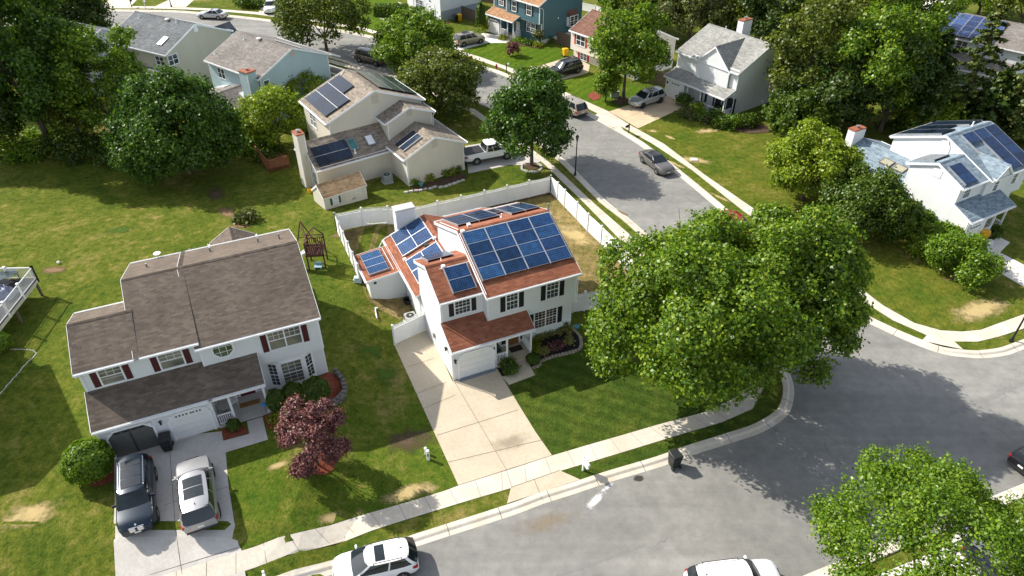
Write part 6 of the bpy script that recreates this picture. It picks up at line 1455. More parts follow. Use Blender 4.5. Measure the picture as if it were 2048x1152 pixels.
S('tall narrow arborvitae by the teal garage', 962, 70, .7, 4.6, L_HEDGE, nleaf=2200, leaf=.2, clipped=True); S('yellow shrub behind the arborvitae', 969, 64, .5, 2.4, L_LIME, nleaf=600, leaf=.2)
c = gp(783, 30); shrub('long clipped hedge at the top edge', c, 2.6, 1.5, L_HEDGE, nleaf=2200, leaf=.22, box=(2.7, 1.0)); S('square clipped hedge right of the long hedge', 799, 34, 1.2, 1.5, L_HEDGE, nleaf=1100, leaf=.2, box=(1.1, 1.0)); S('clipped reddish hedge before the top garage', 829, 36, 1.3, 1.5, L_HEDGE, nleaf=1400, leaf=.2, box=(1.6, .8))
for i, (px, py, lab) in enumerate([(1005, 79, 'low golden shrub by the teal porch'), (1052, 88, 'low plant in the teal house bed'), (1064, 90, 'plant in the middle of the teal house bed'), (1076, 93, 'plant at the corner of the teal house bed'), (1036, 84, 'plant next to the teal porch post'), (1100, 84, 'dark bush along the teal side wall')]): S(lab, px, py, .55, .5, (L_LIME, L_BUSH, L_HEDGE)[i % 3], nleaf=260, leaf=.17)
for i, (px, py, lab) in enumerate([(1130, 8, 'bush at the top edge left'), (1780, 5, 'bush near the glimpsed back street'), (488, 12, 'dark hedge by the far white crossover'), (508, 14, 'second dark hedge by the far white crossover'), (585, 18, 'bush behind the white crossover')]): S(lab, px, py, 1.5, 1.6, L_HEDGE, nleaf=700, leaf=.3)
for i, (px, py, lab, m) in enumerate([(890, 352, 'green clump in the beige wall flower bed', L_BUSH), (902, 348, 'yellow plant in the beige wall flower bed', L_LIME), (914, 343, 'tall plant near the beige garage corner', L_HEDGE), (828, 370, 'potted plant by the beige downspout', L_BUSH), (860, 362, 'small plant below the beige wall', L_LIME), (885, 346, 'dark rose bush on the beige wall', L_DARK)]): S(lab, px, py, .42, .7, m, nleaf=380, leaf=.11)
# ---------------------------------------------------------------- fences, street furniture, small things
WOODF = wood('weathered_fence_wood', (0.15, 0.115, 0.085)); WOODB = wood('dark_stained_wood', (0.085, 0.040, 0.030)); WOODC = wood('orange_deck_wood', (0.28, 0.12, 0.06))
YELLOW = plain('yellow_plastic', (0.72, 0.40, 0.010), .5); BLACKP = plain('black_bin_plastic', (0.018, 0.021, 0.021), .5, var=.25)
STONE = plain('tan_stone', (0.30, 0.25, 0.19), .9, var=.4, scale=4); STONEG = plain('grey_stone', (0.15, 0.14, 0.13), .9, var=.5, scale=5); STONEW = plain('pale_stone', (.45, .43, .40), .9, var=.3, scale=5); BLACKM = plain('black_metal', (.012, .012, .013), .4)

def fence(label, pts, h=1.8, top='picket', dips=True, rng_=None):
    """white vinyl privacy fence: a post at every point, a panel between"""
    root = thing('fence', label, 'fence', (pts[0].x, pts[0].y, 0)); o0 = Vector((pts[0].x, pts[0].y, 0))
    for p in pts:
        z = gz(p.x, p.y); q = p-o0; m = MB(); m.box(q.x-.065, q.x+.065, q.y-.065, q.y+.065, z-.1, z+h+.06); m.box(q.x-.085, q.x+.085, q.y-.085, q.y+.085, z+h+.06, z+h+.09)
        m.hexa([(q.x-.085, q.y-.085, z+h+.09), (q.x+.085, q.y-.085, z+h+.09), (q.x+.085, q.y+.085, z+h+.09), (q.x-.085, q.y+.085, z+h+.09), (q.x-.01, q.y-.01, z+h+.16), (q.x+.01, q.y-.01, z+h+.16), (q.x+.01, q.y+.01, z+h+.16), (q.x-.01, q.y+.01, z+h+.16)])
        m.build('post', VINYL, root)
    for a, b in zip(pts, pts[1:]):
        d = (b-a); L = d.length; d.normalize(); n = Vector((-d.y, d.x, 0)); m = MB()
        def bar(t0, t1, za, zb, w, f=lambda t: 0.0, g=lambda t: 0.0):
            P4 = []
            for t, zz in ((t0, za), (t1, za), (t1, zb), (t0, zb)):
                c = a+d*t-o0; gg = gz((a+d*t).x, (a+d*t).y); P4.append((c, gg+zz+(g(t) if zz == zb else f(t))))
            m.hexa([tuple((c-n*w).xy)+(z,) for c, z in P4[:2]]+[tuple((c+n*w).xy)+(z,) for c, z in reversed(P4[:2])]+[tuple((c-n*w).xy)+(z,) for c, z in (P4[3], P4[2])]+[tuple((c+n*w).xy)+(z,) for c, z in (P4[2], P4[3])])
        top_z = h-.28 if top == 'picket' else h-.05
        k = max(2, int(L/.9)); bar(.05, L-.05, .06, .20, .028); bar(.05, L-.05, top_z-.09, top_z, .028)
        nb = max(6, int(L/.15))
        for i in range(nb):
            t0 = .06+(L-.12)*i/nb; t1 = .06+(L-.12)*(i+1)/nb-.006; bar(t0, t1, .18, top_z-.05, .012)
        if top == 'picket':
            npk = max(6, int(L/.115)); sag = lambda t: -.10*math.sin(math.pi*min(1, max(0, t/L))) if dips else 0.0
            for i in range(npk):
                t = .08+(L-.16)*(i+.5)/npk; bar(t-.018, t+.018, top_z-.01, h+.02, .014, g=lambda tt: sag(tt))
            bar(.05, L-.05, top_z+.10, top_z+.14, .016)
        else:   # solid panel with a dipping top rail
            sag = lambda t: -.16*math.sin(math.pi*min(1, max(0, t/L))); q = 10
            for i in range(q): bar(.04+(L-.08)*i/q, .04+(L-.08)*(i+1)/q, top_z-.06, h, .026, g=sag, f=lambda t: -.1)
        m.build('fence_panel', VINYL, root)
    return root
def Z0(v): return Vector((v.x, v.y, 0))
def FP(*p): return [Z0(gp(*q)) for q in p]
def mid(a, b, n): return [a.lerp(b, i/n) for i in range(n+1)]
bl, br = FP((675, 463), (1101, 385))
fence('long white vinyl fence with picket top behind the red-roofed house', mid(bl, br, 9))
fence('white vinyl fence running down beside the small solar lean-to', mid(bl, FP((721, 566))[0], 5))
side = FP((1101, 385), (1115, 399), (1129, 414), (1153, 439), (1175, 463), (1201.5, 488), (1228, 515.5), (1245, 531), (1272, 558), (1310, 599))
fence('tall white vinyl fence with dipping panels along the side street', side, top='solid')
fence('short white picket-top fence beside the front lawn maple', [Z0(A_) for A_ in (gp(1145, 625), gp(1168, 621.5), gp(1240, 610), gp(1310, 599))])
fence('white picket-top gate closing off the wide driveway', FP((790, 690), (855, 658)), dips=False)
fence('white vinyl fence behind the teal and red-shuttered houses', FP((1161, 20), (1190, 27), (1217, 36)), h=1.3, top='solid')
def woodfence(label, a, b, h=1.8):
    root = thing('fence', label, 'fence', (a.x, a.y, 0)); d = b-a; L = d.length; d.normalize(); n = Vector((-d.y, d.x, 0)); m = MB(); k = int(L/.15); rr = random.Random(int(a.x*10))
    for i in range(k):
        c = d*(L*(i+.5)/k); w = d*.066; hh = h+rr.uniform(-.03, .03); t = n*(.012+rr.uniform(0, .006)); z = gz(a.x+c.x, a.y+c.y)
        m.hexa([tuple((c-w-t).xy)+(z,), tuple((c+w-t).xy)+(z,), tuple((c+w+t).xy)+(z,), tuple((c-w+t).xy)+(z,), tuple((c-w-t).xy)+(z+hh,), tuple((c+w-t).xy)+(z+hh,), tuple((c+w+t).xy)+(z+hh,), tuple((c-w+t).xy)+(z+hh,)])
    m.build('fence_panel', WOODF, root)
    for i in range(int(L/2.4)+1):
        c = d*min(L, i*2.4)+n*.07; m = MB(); m.box(c.x-.05, c.x+.05, c.y-.05, c.y+.05, 0, h-.05); m.build('post', WOODF, root)
woodfence('weathered wooden fence between the top house and the teal house', *FP((923, 34), (966, 50))); woodfence('weathered wooden fence beside the teal side wall', *FP((1113, 86), (1142, 96))); woodfence('wooden fence between the split-level and the white house', *FP((1290, 164), (1331, 172))); woodfence('dark wooden fence at the top behind the teal house', *FP((940, 0), (1000, 10)))

# lamp posts
def lamp_post(label, b, h):
    root = thing('street_lamp', label, 'street lamp', (b.x, b.y, gz(b.x, b.y)), 0, 'black street lamps'); m = MB()
    m.lathe([(.15, 0), (.15, .12), (.10, .35), (.075, .5), (.06, 2.0), (.05, h-.75), (.07, h-.72), (.05, h-.66)], n=12); m.build('post', BLACKM, root, smooth=40)
    m = MB(); m.lathe([(.09, h-.66), (.15, h-.30), (.15, h-.27)], n=8); o = m.build('lantern', plain('lamp_glass', (.10, .10, .095), .15), root); m = MB(); m.lathe([(.19, h-.27), (.16, h-.20), (.06, h-.08), (.02, h-.02), (.03, h)], n=8)
    for i in range(4):
        a = R(45+90*i); m.tube((.10*math.cos(a), .10*math.sin(a), h-.66), (.165*math.cos(a), .165*math.sin(a), h-.27), .012, n=5)
    m.build('lantern_roof', BLACKM, root)
lamp_post('black lantern street lamp on the side street verge', gp(1150, 352), 4.55); lamp_post('black street lamp post cut by the right edge', gp(2022, 683), 4.55); lamp_post('distant dark lamp post among the far driveways', gp(343, 14), 4.0)

# bins
def bin_(label, b, mat, rz=0.0, h=1.08, cat='bin', openlid=False):
    root = thing('wheelie_bin', label, cat, (b.x, b.y, b.z+.02), rz, 'wheeled bins'); m = MB()
    m.hexa([(-.24, -.27, .06), (.24, -.27, .06), (.24, .25, .06), (-.24, .25, .06), (-.31, -.36, h-.08), (.31, -.36, h-.08), (.31, .34, h-.08), (-.31, .34, h-.08)]); m.box(-.335, .335, -.385, .365, h-.10, h-.04)
    for s in (-1, 1): m.box(s*.14-.02, s*.14+.02, -.34, -.30, .25, h-.2)
    m.build('body', mat, root, bevel=.02); m = MB(); m.hexa([(-.33, -.40, h-.03), (.33, -.40, h-.03), (.33, .37, h-.03), (-.33, .37, h-.03), (-.27, -.36, h+.02), (.27, -.36, h+.02), (.29, .33, h+.07), (-.29, .33, h+.07)]); m.build('lid', mat, root, bevel=.015)
    m = MB(); m.tube((-.22, .44, h-.10), (.22, .44, h-.10), .02, n=6); m.tube((-.2, .36, h-.12), (-.2, .44, h-.10), .016, n=5); m.tube((.2, .36, h-.12), (.2, .44, h-.10), .016, n=5); m.build('handle', mat, root)
    for s in (-1, 1): m = MB(); m.tube((s*.22, .28, .13), (s*.29, .28, .13), .13, n=14); m.build('wheel', TYRE, root)
bin_('black wheeled bin leaning between the two left garage doors', gp(338, 898), BLACKP, R(20)); bin_('dark wheeled bin on the asphalt in the maple shadow', gp(1347, 932), BLACKP, R(200)); bin_('yellow wheeled bin at the far kerb', gp(938, 130), YELLOW, R(140)); bin_('black wheeled bin at the far kerb under a mailbox', gp(913, 122), BLACKP, R(140)); bin_('yellow wheeled bin behind the black off-road car', gp(1130, 113), YELLOW, R(120)); bin_('yellow wheeled bin by the top house wall', gp(919, 43), YELLOW, R(40)); bin_('black wheeled bin by the top house wall', gp(911, 44), BLACKP, R(40)); bin_('yellow bin tipped near the right garage', gp(1962, 483), YELLOW, R(60)); bin_('dark bin left of the yellow one at the right garage', gp(1948, 486), BLACKP, R(30), .8)
m = MB(); m.lathe([(.16, 0), (.21, .38), (.19, .38), (.15, .06)], n=16); o = m.build('bucket', YELLOW, smooth=40); b = gp(620, 386); o.location = b; tag(o, 'yellow bucket beside the cream garden shed', 'bucket')
m = MB(); m.box(-.3, .3, -.2, .2, 0, .3); m.box(-.33, .33, -.23, .23, .3, .36); o = m.build('storage_box', plain('white_plastic_box', (.6, .62, .63), .5), bevel=.02); o.location = gp(1976, 488); tag(o, 'small white box beside the yellow bin at the right garage', 'box')

# mailboxes
def mailbox(label, b, rz, post, box, h=1.05, tube=False):
    root = thing('mailbox', label, 'mailbox', (b.x, b.y, gz(b.x, b.y)), rz, 'kerbside mailboxes'); m = MB(); m.box(-.05, .05, -.05, .05, -.1, h+.22); m.box(-.06, .06, -.06, .06, h+.22, h+.26); m.box(-.05, .05, -.45, .05, h-.12, h-.04); m.build('post', post, root, bevel=.008)
    m = MB(); pr = [(-.09, h-.03), (.09, h-.03), (.09, h+.10)]+[(.09*math.cos(R(a)), h+.10+.09*math.sin(R(a))) for a in range(30, 180, 30)]+[(-.09, h+.10)]
    A_ = [(x, -.62, z) for x, z in pr]; B_ = [(x, -.10, z) for x, z in pr]; m.face(A_); m.face(list(reversed(B_)))
    for i in range(len(pr)): m.face([A_[i], B_[i], B_[(i+1) % len(pr)], A_[(i+1) % len(pr)]])
    m.build('letter_box', box, root, smooth=30); m = MB(); m.box(.092, .102, -.3, -.26, h, h+.16); m.build('flag', REDSH, root)
    if tube: m = MB(); m.tube((0, -.55, h-.26), (0, -.05, h-.26), .09, n=12); m.build('newspaper_tube', box, root)
mailbox('white mailbox on a white post by the wide driveway', gp(1165.5, 941), R(24), VINYL, VINYL, tube=True); mailbox('white mailbox cut by the bottom edge left of the hatchback', gp(537, 1172), R(24), VINYL, VINYL, 1.1); mailbox('dark wooden mailbox at the verge before the white house', gp(1257, 268), R(-45), WOODB, BLACKM, 1.0); mailbox('mailbox with a white sign near the hydrant', gp(1013, 146), R(150), WOODB, VINYL, 1.0); mailbox('black mailbox behind the far black bin', gp(912.5, 107), R(150), BLACKM, BLACKM, 1.0); mailbox('dark mailbox by the far upper left driveway', gp(264, 15), R(180), BLACKM, BLACKM, 1.0); mailbox('white mailbox by the far upper left driveway', gp(291, 17), R(180), VINYL, VINYL, 1.0)
# hydrant
b = gp(993, 140); root = thing('fire_hydrant', 'red fire hydrant on the grass verge', 'hydrant', b); RED = plain('hydrant_red', (.30, .02, .03), .5); m = MB(); m.lathe([(.17, 0), (.17, .05), (.11, .06), (.11, .55), (.15, .57), (.15, .62), (.12, .66), (.06, .80), (.03, .86)], n=14); m.build('barrel', RED, root, smooth=35); m = MB(); m.tube((-.19, 0, .45), (.19, 0, .45), .055, n=10); m.tube((0, -.2, .42), (0, 0, .42), .07, n=10); m.build('outlet', RED, root)
# white utility pedestals
def ped(label, b, h=.62, r=.10, mat=VINYL, text=True):
    root = thing('utility_post', label, 'utility post', (b.x, b.y, gz(b.x, b.y))); m = MB(); m.lathe([(r, 0), (r, h-.05), (r*1.08, h-.05), (r*1.08, h), (r*.9, h+.03), (.01, h+.045)], n=16); m.build('housing', mat, root, smooth=35)
    if text: m = MB(); m.box(-.03, .04, -r-.004, -r+.004, h*.45, h*.8); m.build('sticker', DARKPLASTIC, root)
ped('taller white utility post on the lawn by the wide driveway', gp(857, 919), .80, .10); ped('lower white utility post behind the taller one', gp(852, 908), .55, .085, text=False); ped('white utility post in the small red mulch circle', gp(1196, 186), .75, .1, text=False)
for lab, px, py, s, mt in (('green-grey utility box by the tall lawn tree', 1229, 194, .5, plain('sage_box', (.25, .27, .22), .6)), ('flat white utility lid in the broad mown lawn', 1388, 320, .35, CONC_PALE)):
    m = MB(); hh = .8 if s > .4 else .06; m.box(-s, s, -s*.8, s*.8, 0, hh); m.box(-s-.03, s+.03, -s*.8-.03, s*.8+.03, hh, hh+.05); o = m.build('utility_box', mt, bevel=.02); o.location = gp(px, py); tag(o, lab, 'utility box')
# air conditioners
def ac(label, b, rz, s=.40, h=.85, mat=None, fan=True):
    mat = mat or plain('ac_grey', (.30, .34, .34), .55, metal=.2); root = thing('air_conditioner', label, 'air conditioner', (b.x, b.y, gz(b.x, b.y)), rz); m = MB(); m.box(-s-.1, s+.1, -s-.1, s+.1, -.05, .07); m.build('pad', CONC_GREY, root)
    m = MB()
    for sx in (-1, 1):
        for sy in (-1, 1): m.box(sx*s-.04, sx*s+.04, sy*s-.04, sy*s+.04, .07, h)
    for i in range(9): z = .14+i*(h-.24)/9; m.box(-s, s, -s, s, z, z+.045)
    m.box(-s+.03, s-.03, -s+.03, s-.03, .07, h-.03); m.box(-s-.03, s+.03, -s-.03, s+.03, h-.05, h); m.build('housing', mat, root)
    m = MB(); m.lathe([(s*.82, h), (s*.82, h+.012), (s*.76, h+.012), (s*.76, h+.004), (0.0, h+.004)], n=20); m.build('fan_grille', DARKPLASTIC, root)
    m = MB(); m.lathe([(.09, h), (.09, h+.05), (.0, h+.06)], n=12); m.build('fan_hub', mat, root)
ac('grey-green air conditioner against the beige house', gp(775, 364), R(30)); ac('grey air conditioner behind the white gate', gp(822, 645), R(24), .38, .7, plain('ac_light', (.36, .36, .35), .5, metal=.2)); ac('dark round-topped air conditioner by the wooden fence', gp(1314, 158), 0, .4, .9, plain('ac_dark', (.10, .10, .10), .6))

# stones
def stones(label, pts, r, mat, step=None, h=None, rows=1, name='stone_edging', jig=.03):
    rr = random.Random(len(pts)*31+int(pts[0].x)); m = MB(); step = step or r*1.9
    for row in range(rows):
        acc = (row % 2)*step*.5
        for a, b in zip(pts, pts[1:]):
            L = (b-a).length
            while acc < L:
                c = a.lerp(b, acc/L); d = (b-a).normalized(); n = Vector((-d.y, d.x, 0)); ln = step*.47*rr.uniform(.85, 1.05); w = r*rr.uniform(.8, 1.1); hh = (h or r*1.1)*rr.uniform(.85, 1.1); z = gz(c.x, c.y)-.02+row*(h or r); c = c+n*rr.uniform(-jig, jig)
                q = [c-d*ln-n*w, c+d*ln-n*w, c+d*ln+n*w, c-d*ln+n*w]; u = .82
                m.hexa([(p.x, p.y, z) for p in q]+[((c+(p-c)*u).x, (c+(p-c)*u).y, z+hh) for p in q]); acc += step
            acc -= L
    return tag(m.build(name, mat, bevel=.015), label, 'stone edging')
ring = lambda px, py, rx, ry=None, n=22: [gp(px, py)+Vector((math.cos(2*math.pi*i/n)*rx, math.sin(2*math.pi*i/n)*(ry or rx), 0)) for i in range(n+1)]
stones('ring of pale stones round the corner street tree', ring(1063, 335, 1.05), .13, STONEW)
stones('tan stone edging round the black mulch bed', smooth(P((1143, 656), (1158, 672), (1163, 690), (1154, 701), (1120, 711), (1086, 721), (1078, 731), (1062, 737)), 4), .13, STONE, .26, .16)
stones('curved grey stone retaining wall at the left house corner', smooth(P((672, 748), (686, 765), (690, 788), (676, 806), (650, 816), (618, 824)), 4), .17, STONEG, .34, .17, rows=3)
stones('thin line of pebbles edging the left lawn', smooth(P((-20, 812), (20, 765), (55, 725), (72, 708), (62, 700), (36, 699), (22, 699)), 4), .05, STONEW, .16, .06)
stones('rough stones along the beige wall flower bed', P((812, 384), (840, 384), (880, 374), (930, 358)), .14, STONEW, .5, .15, jig=.25)
stones('white stones in front of the long clipped hedge', P((762, 38), (785, 44), (800, 52)), .15, STONEW, .4, .12)

# timber play tower
b = gp(619, 540); c2 = gp(652, 538); rz = math.atan2(c2.y-b.y, c2.x-b.x); W = (c2-b).length; D_ = 1.35
root = thing('play_tower', 'dark timber play tower with open gable roof and climbing frame', 'play tower', b, rz); fl = 1.45
for x in (0, W):
    for y in (0, D_):
        m = MB(); m.box(x-.05, x+.05, y-.05, y+.05, -.05, 2.55); m.build('post', WOODB, root)
m = MB()
for i in range(9): m.box(-.05, W+.05, -.05+i*(D_+.1)/9, -.05+(i+.88)*(D_+.1)/9, fl, fl+.04)
m.box(-.08, W+.08, -.09, -.05, fl-.16, fl+.03); m.build('platform', WOODB, root)
for (x0, y0, x1, y1) in ((0, 0, W, 0), (0, D_, W, D_), (0, 0, 0, D_)):
    m = MB(); m.tube((x0, y0, fl+.70), (x1, y1, fl+.70), .04, n=4); k = 8
    for i in range(k+1): t = i/k; m.box(x0+(x1-x0)*t-.03, x0+(x1-x0)*t+.03, y0+(y1-y0)*t-.02, y0+(y1-y0)*t+.02, fl+.02, fl+.70)
    m.build('railing', WOODB, root)
m = MB(); pk = 3.15
for y in (0, D_): m.tube((0, y, 2.5), (W/2, y, pk), .045, n=4); m.tube((W, y, 2.5), (W/2, y, pk), .045, n=4); m.tube((0, y, 2.45), (W, y, 2.45), .04, n=4)
m.tube((W/2, -.1, pk), (W/2, D_+.1, pk), .04, n=4); m.tube((0, 0, 2.5), (0, D_, 2.5), .04, n=4); m.tube((W, 0, 2.5), (W, D_, 2.5), .04, n=4); m.build('roof_frame', WOODB, root)
m = MB(); m.tube((.05, .9, 2.2), (-.7, 3.2, 2.65), .055, n=6); m.tube((-.7, 3.2, 2.7), (-1.4, 3.0, 0), .05, n=5); m.tube((-.7, 3.2, 2.7), (.2, 3.7, 0), .05, n=5); m.tube((-1.1, 3.1, 1.1), (-.2, 3.45, 1.1), .035, n=5); m.build('swing_frame', WOODB, root)
m = MB()
for s in range(7):
    t0, t1 = s/7, (s+1)/7; f = lambda t: (-.1-1.3*t, .35, fl+.05-1.25*t**1.4)
    (x0, _, z0), (x1, _, z1) = f(t0), f(t1); m.hexa([(x0, .1, z0-.03), (x1, .1, z1-.03), (x1, .6, z1-.03), (x0, .6, z0-.03), (x0, .1, z0), (x1, .1, z1), (x1, .6, z1), (x0, .6, z0)]); 
    for y in (.1, .6): m.hexa([(x0, y-.02, z0), (x1, y-.02, z1), (x1, y+.02, z1), (x0, y+.02, z0), (x0, y-.02, z0+.14), (x1, y-.02, z1+.14), (x1, y+.02, z1+.14), (x0, y+.02, z0+.14)])
m.build('slide', VINYL, root)
m = MB(); m.box(-.3, .3, -.2, .2, .15, .2); m.box(-.28, -.22, -.18, .18, 0, .15); m.box(.22, .28, -.18, .18, 0, .15); m.box(-.3, .3, .18, .22, .15, .45); o = m.build('toy_chair', plain('pale_blue_plastic', (.25, .38, .45), .5)); o.location = gp(637, 536); tag(o, 'pale blue toy chair under the play tower', 'toy')

# raised deck at the left edge
zf = 2.5; pts = [zp(*p, zf) for p in ((74, 557), (-14, 668), (-150, 610), (-90, 560))]
root = thing('deck', 'raised deck with white railing at the left edge', 'deck', (pts[0].x, pts[0].y, 0)); L0 = Vector((pts[0].x, pts[0].y, 0)); q = [Vector((p.x-L0.x, p.y-L0.y, 0)) for p in pts]
m = MB(); m.prism([(p.x, p.y) for p in reversed(q)], zf-.05, zf); m.build('floor', wood('dark_deck_boards', (.035, .035, .045), (1.2, 9, 9)), root)
m = MB(); m.prism([(p.x*1.003+.02, p.y) for p in reversed(q)], zf-.34, zf-.055); m.build('rim_beam', plain('pale_beam', (.52, .50, .40), .6), root)
for a, b in ((q[0], q[1]), (q[3], q[0])):
    d = (b-a); L = d.length; d.normalize(); n = Vector((-d.y, d.x, 0)); k = 3
    for i in range(k+1):
        c = a+d*(L*i/k); m = MB(); m.box(c.x-.06, c.x+.06, c.y-.06, c.y+.06, zf-.3, zf+1.08); m.box(c.x-.09, c.x+.09, c.y-.09, c.y+.09, zf+1.08, zf+1.13); m.build('post', VINYL, root)
    m = MB(); m.tube(a+Vector((0, 0, zf+1.0)), b+Vector((0, 0, zf+1.0)), .045, n=6); m.tube(a+Vector((0, 0, zf+.12)), b+Vector((0, 0, zf+.12)), .03, n=6)
    for i in range(int(L/.13)): c = a+d*((i+.5)*.13); m.tube((c.x, c.y, zf+.12), (c.x, c.y, zf+1.0), .016, n=4, caps=False)
    m.build('railing', VINYL, root)
for c in (q[0].lerp(q[1], .05), q[0].lerp(q[1], .55), q[0].lerp(q[3], .5)): m = MB(); m.box(c.x-.07, c.x+.07, c.y-.07, c.y+.07, 0, zf-.3); m.build('deck_post', WOODF, root)
c = zp(14, 566, zf); root = thing('patio_table', 'dark glass patio table on the raised deck', 'table', c, R(50)); m = MB(); m.box(-.9, .9, -.55, .55, .70, .73); m.build('table_top', plain('dark_table_glass', (.03, .05, .05), .08), root)
for x in (-.8, .8):
    for y in (-.45, .45): m = MB(); m.tube((x, y, 0), (x, y, .7), .025, n=6); m.build('leg', DARKPLASTIC, root)
c = zp(8, 592, zf); rs_ = np.random.RandomState(4); m = MB(); N = 9
gr = [[(-.8+1.6*i/N, -.6+1.2*j/N, .75*max(0, 1-((i-N/2)/(N/2))**4)*max(0, 1-((j-N/2)/(N/2))**4)*(1+.25*rs_.normal())) for j in range(N+1)] for i in range(N+1)]
for i in range(N):
    for j in range(N): m.face([gr[i][j], gr[i+1][j], gr[i+1][j+1], gr[i][j+1]])
o = m.build('furniture_cover', plain('grey_blue_tarp', (.20, .22, .30), .6, var=.4), smooth=50); o.location = c; tag(o, 'crumpled grey-blue cover over deck furniture', 'cover')
# small timber deck behind the beige house
b = gp(582, 334); root = thing('deck', 'small orange timber deck beside the beige chimney', 'deck', b, R(124)); m = MB(); m.box(0, 4.2, .0, 2.2, .35, .42); m.build('floor', WOODC, root)
for x0, y0, x1, y1 in ((0, 2.2, 4.2, 2.2), (0, .1, 0, 2.2)):
    m = MB(); m.tube((x0, y0, 1.35), (x1, y1, 1.35), .05, n=4); n_ = 16
    for i in range(n_+1): t = i/n_; x, y = x0+(x1-x0)*t, y0+(y1-y0)*t; m.box(x-.04, x+.04, y-.02, y+.02, .0, 1.35)
    m.build('railing', WOODC, root)

# porch things
def on(house, u, v, z): return house.root.matrix_basis @ Vector((u, v, z))
bpy.context.view_layer.update()
ya = R(24.27)
p = on(A, 3.62, .95, .24); root = thing('porch_chair', 'dark green garden chair on the porch of the red-roofed house', 'chair', p, ya+R(10)); GREENC = plain('green_resin', (.012, .05, .04), .5)
m = MB(); m.box(-.26, .26, -.24, .24, .38, .43); m.build('seat', GREENC, root); m = MB(); m.hexa([(-.26, .20, .43), (.26, .20, .43), (.26, .25, .43), (-.26, .25, .43), (-.24, .34, .98), (.24, .34, .98), (.24, .38, .98), (-.24, .38, .98)]); m.build('backrest', GREENC, root)
for x in (-.24, .24):
    for y in (-.2, .2): m = MB(); m.tube((x, y, 0), (x, y, .62 if y < 0 else .4), .025, n=6); m.build('leg', GREENC, root)
    m = MB(); m.box(x-.03, x+.03, -.22, .26, .62, .65); m.build('armrest', GREENC, root)
def mat_(label, p, rz, w, d, mt): m = MB(); m.box(-w/2, w/2, -d/2, d/2, 0, .018); o = m.build('doormat', mt, bevel=.004); o.location = p; o.rotation_euler = (0, 0, rz); tag(o, label, 'doormat'); return o
mat_('dark brown doormat before the brown front door', on(A, 5.1, .95, .242), ya, .95, .55, plain('dark_mat', (.045, .03, .022), .95))
yb = R(24.054); o = mat_('orange doormat with dark lettering on the left porch', on(B, 8.45, 1.25, .103), yb, 1.25, .42, plain('coir_mat', (.30, .15, .045), .95, var=.3, scale=20))
fr_ = MB(); 
for x0, x1, y0, y1 in ((-.6, .6, -.195, -.18), (-.6, .6, .18, .195), (-.6, -.585, -.18, .18), (.585, .6, -.18, .18)): fr_.box(x0, x1, y0, y1, .018, .021)
fr_.build('border', DARKPLASTIC, o)
cu = bpy.data.curves.new('lettering', 'FONT'); cu.body = 'WELCOME'; cu.size = .20; cu.align_x = 'CENTER'; cu.align_y = 'CENTER'; to = bpy.data.objects.new('lettering', cu); COL.objects.link(to); dg = bpy.context.evaluated_depsgraph_get(); me = bpy.data.meshes.new_from_object(to.evaluated_get(dg)); bpy.data.objects.remove(to); me.materials.clear(); me.materials.append(DARKPLASTIC); t = bpy.data.objects.new('lettering', me); COL.objects.link(t); t.parent = o; t.location = (0, 0, .020)
p = on(B, 6.95, 1.0, .10); root = thing('porch_table', 'round grey table behind the left porch railing', 'table', p, yb); m = MB(); m.lathe([(.42, .68), (.42, .71), (.0, .712)], n=24); m.build('table_top', plain('grey_table', (.36, .36, .34), .5), root); m = MB(); m.tube((0, 0, 0), (0, 0, .68), .04, n=8); m.lathe([(.25, 0), (.25, .03), (.04, .06)], n=14); m.build('leg', GREYMETAL, root)
p = on(B, 7.45, 1.45, .10); root = thing('porch_chair', 'pale chair beside the round table on the left porch', 'chair', p, yb+R(-60)); m = MB(); m.box(-.24, .24, -.24, .24, .40, .45); m.build('seat', VINYL, root); m = MB(); m.box(-.24, .24, .2, .25, .45, .95); m.build('backrest', VINYL, root)
for x in (-.2, .2):
    for y in (-.2, .2): m = MB(); m.tube((x, y, 0), (x, y, .4), .02, n=6); m.build('leg', VINYL, root)
b = gp(533, 826); root = thing('garden_ornament', 'blue ornament on a stake by the left porch post', 'ornament', b); m = MB(); m.tube((0, 0, 0), (0, 0, .75), .015, n=6); m.build('stake', plain('blue_stake', (.02, .12, .35), .5), root); m = MB(); m.lathe([(.02, .70), (.17, .76), (.15, .80), (.02, .83)], n=14); m.build('dish', plain('blue_glaze', (.05, .30, .55), .25), root, smooth=40)
p = on(G, 7.6, .9, .15); root = thing('porch_chair', 'dark metal bench on the white house porch', 'bench', p, R(-53)); m = MB(); m.box(-.6, .6, -.22, .22, .40, .45); m.build('seat', BLACKM, root); m = MB(); m.box(-.6, .6, .2, .24, .45, .9); m.build('backrest', BLACKM, root)
for x in (-.5, .5): m = MB(); m.box(x-.03, x+.03, -.2, .22, 0, .4); m.build('leg', BLACKM, root)
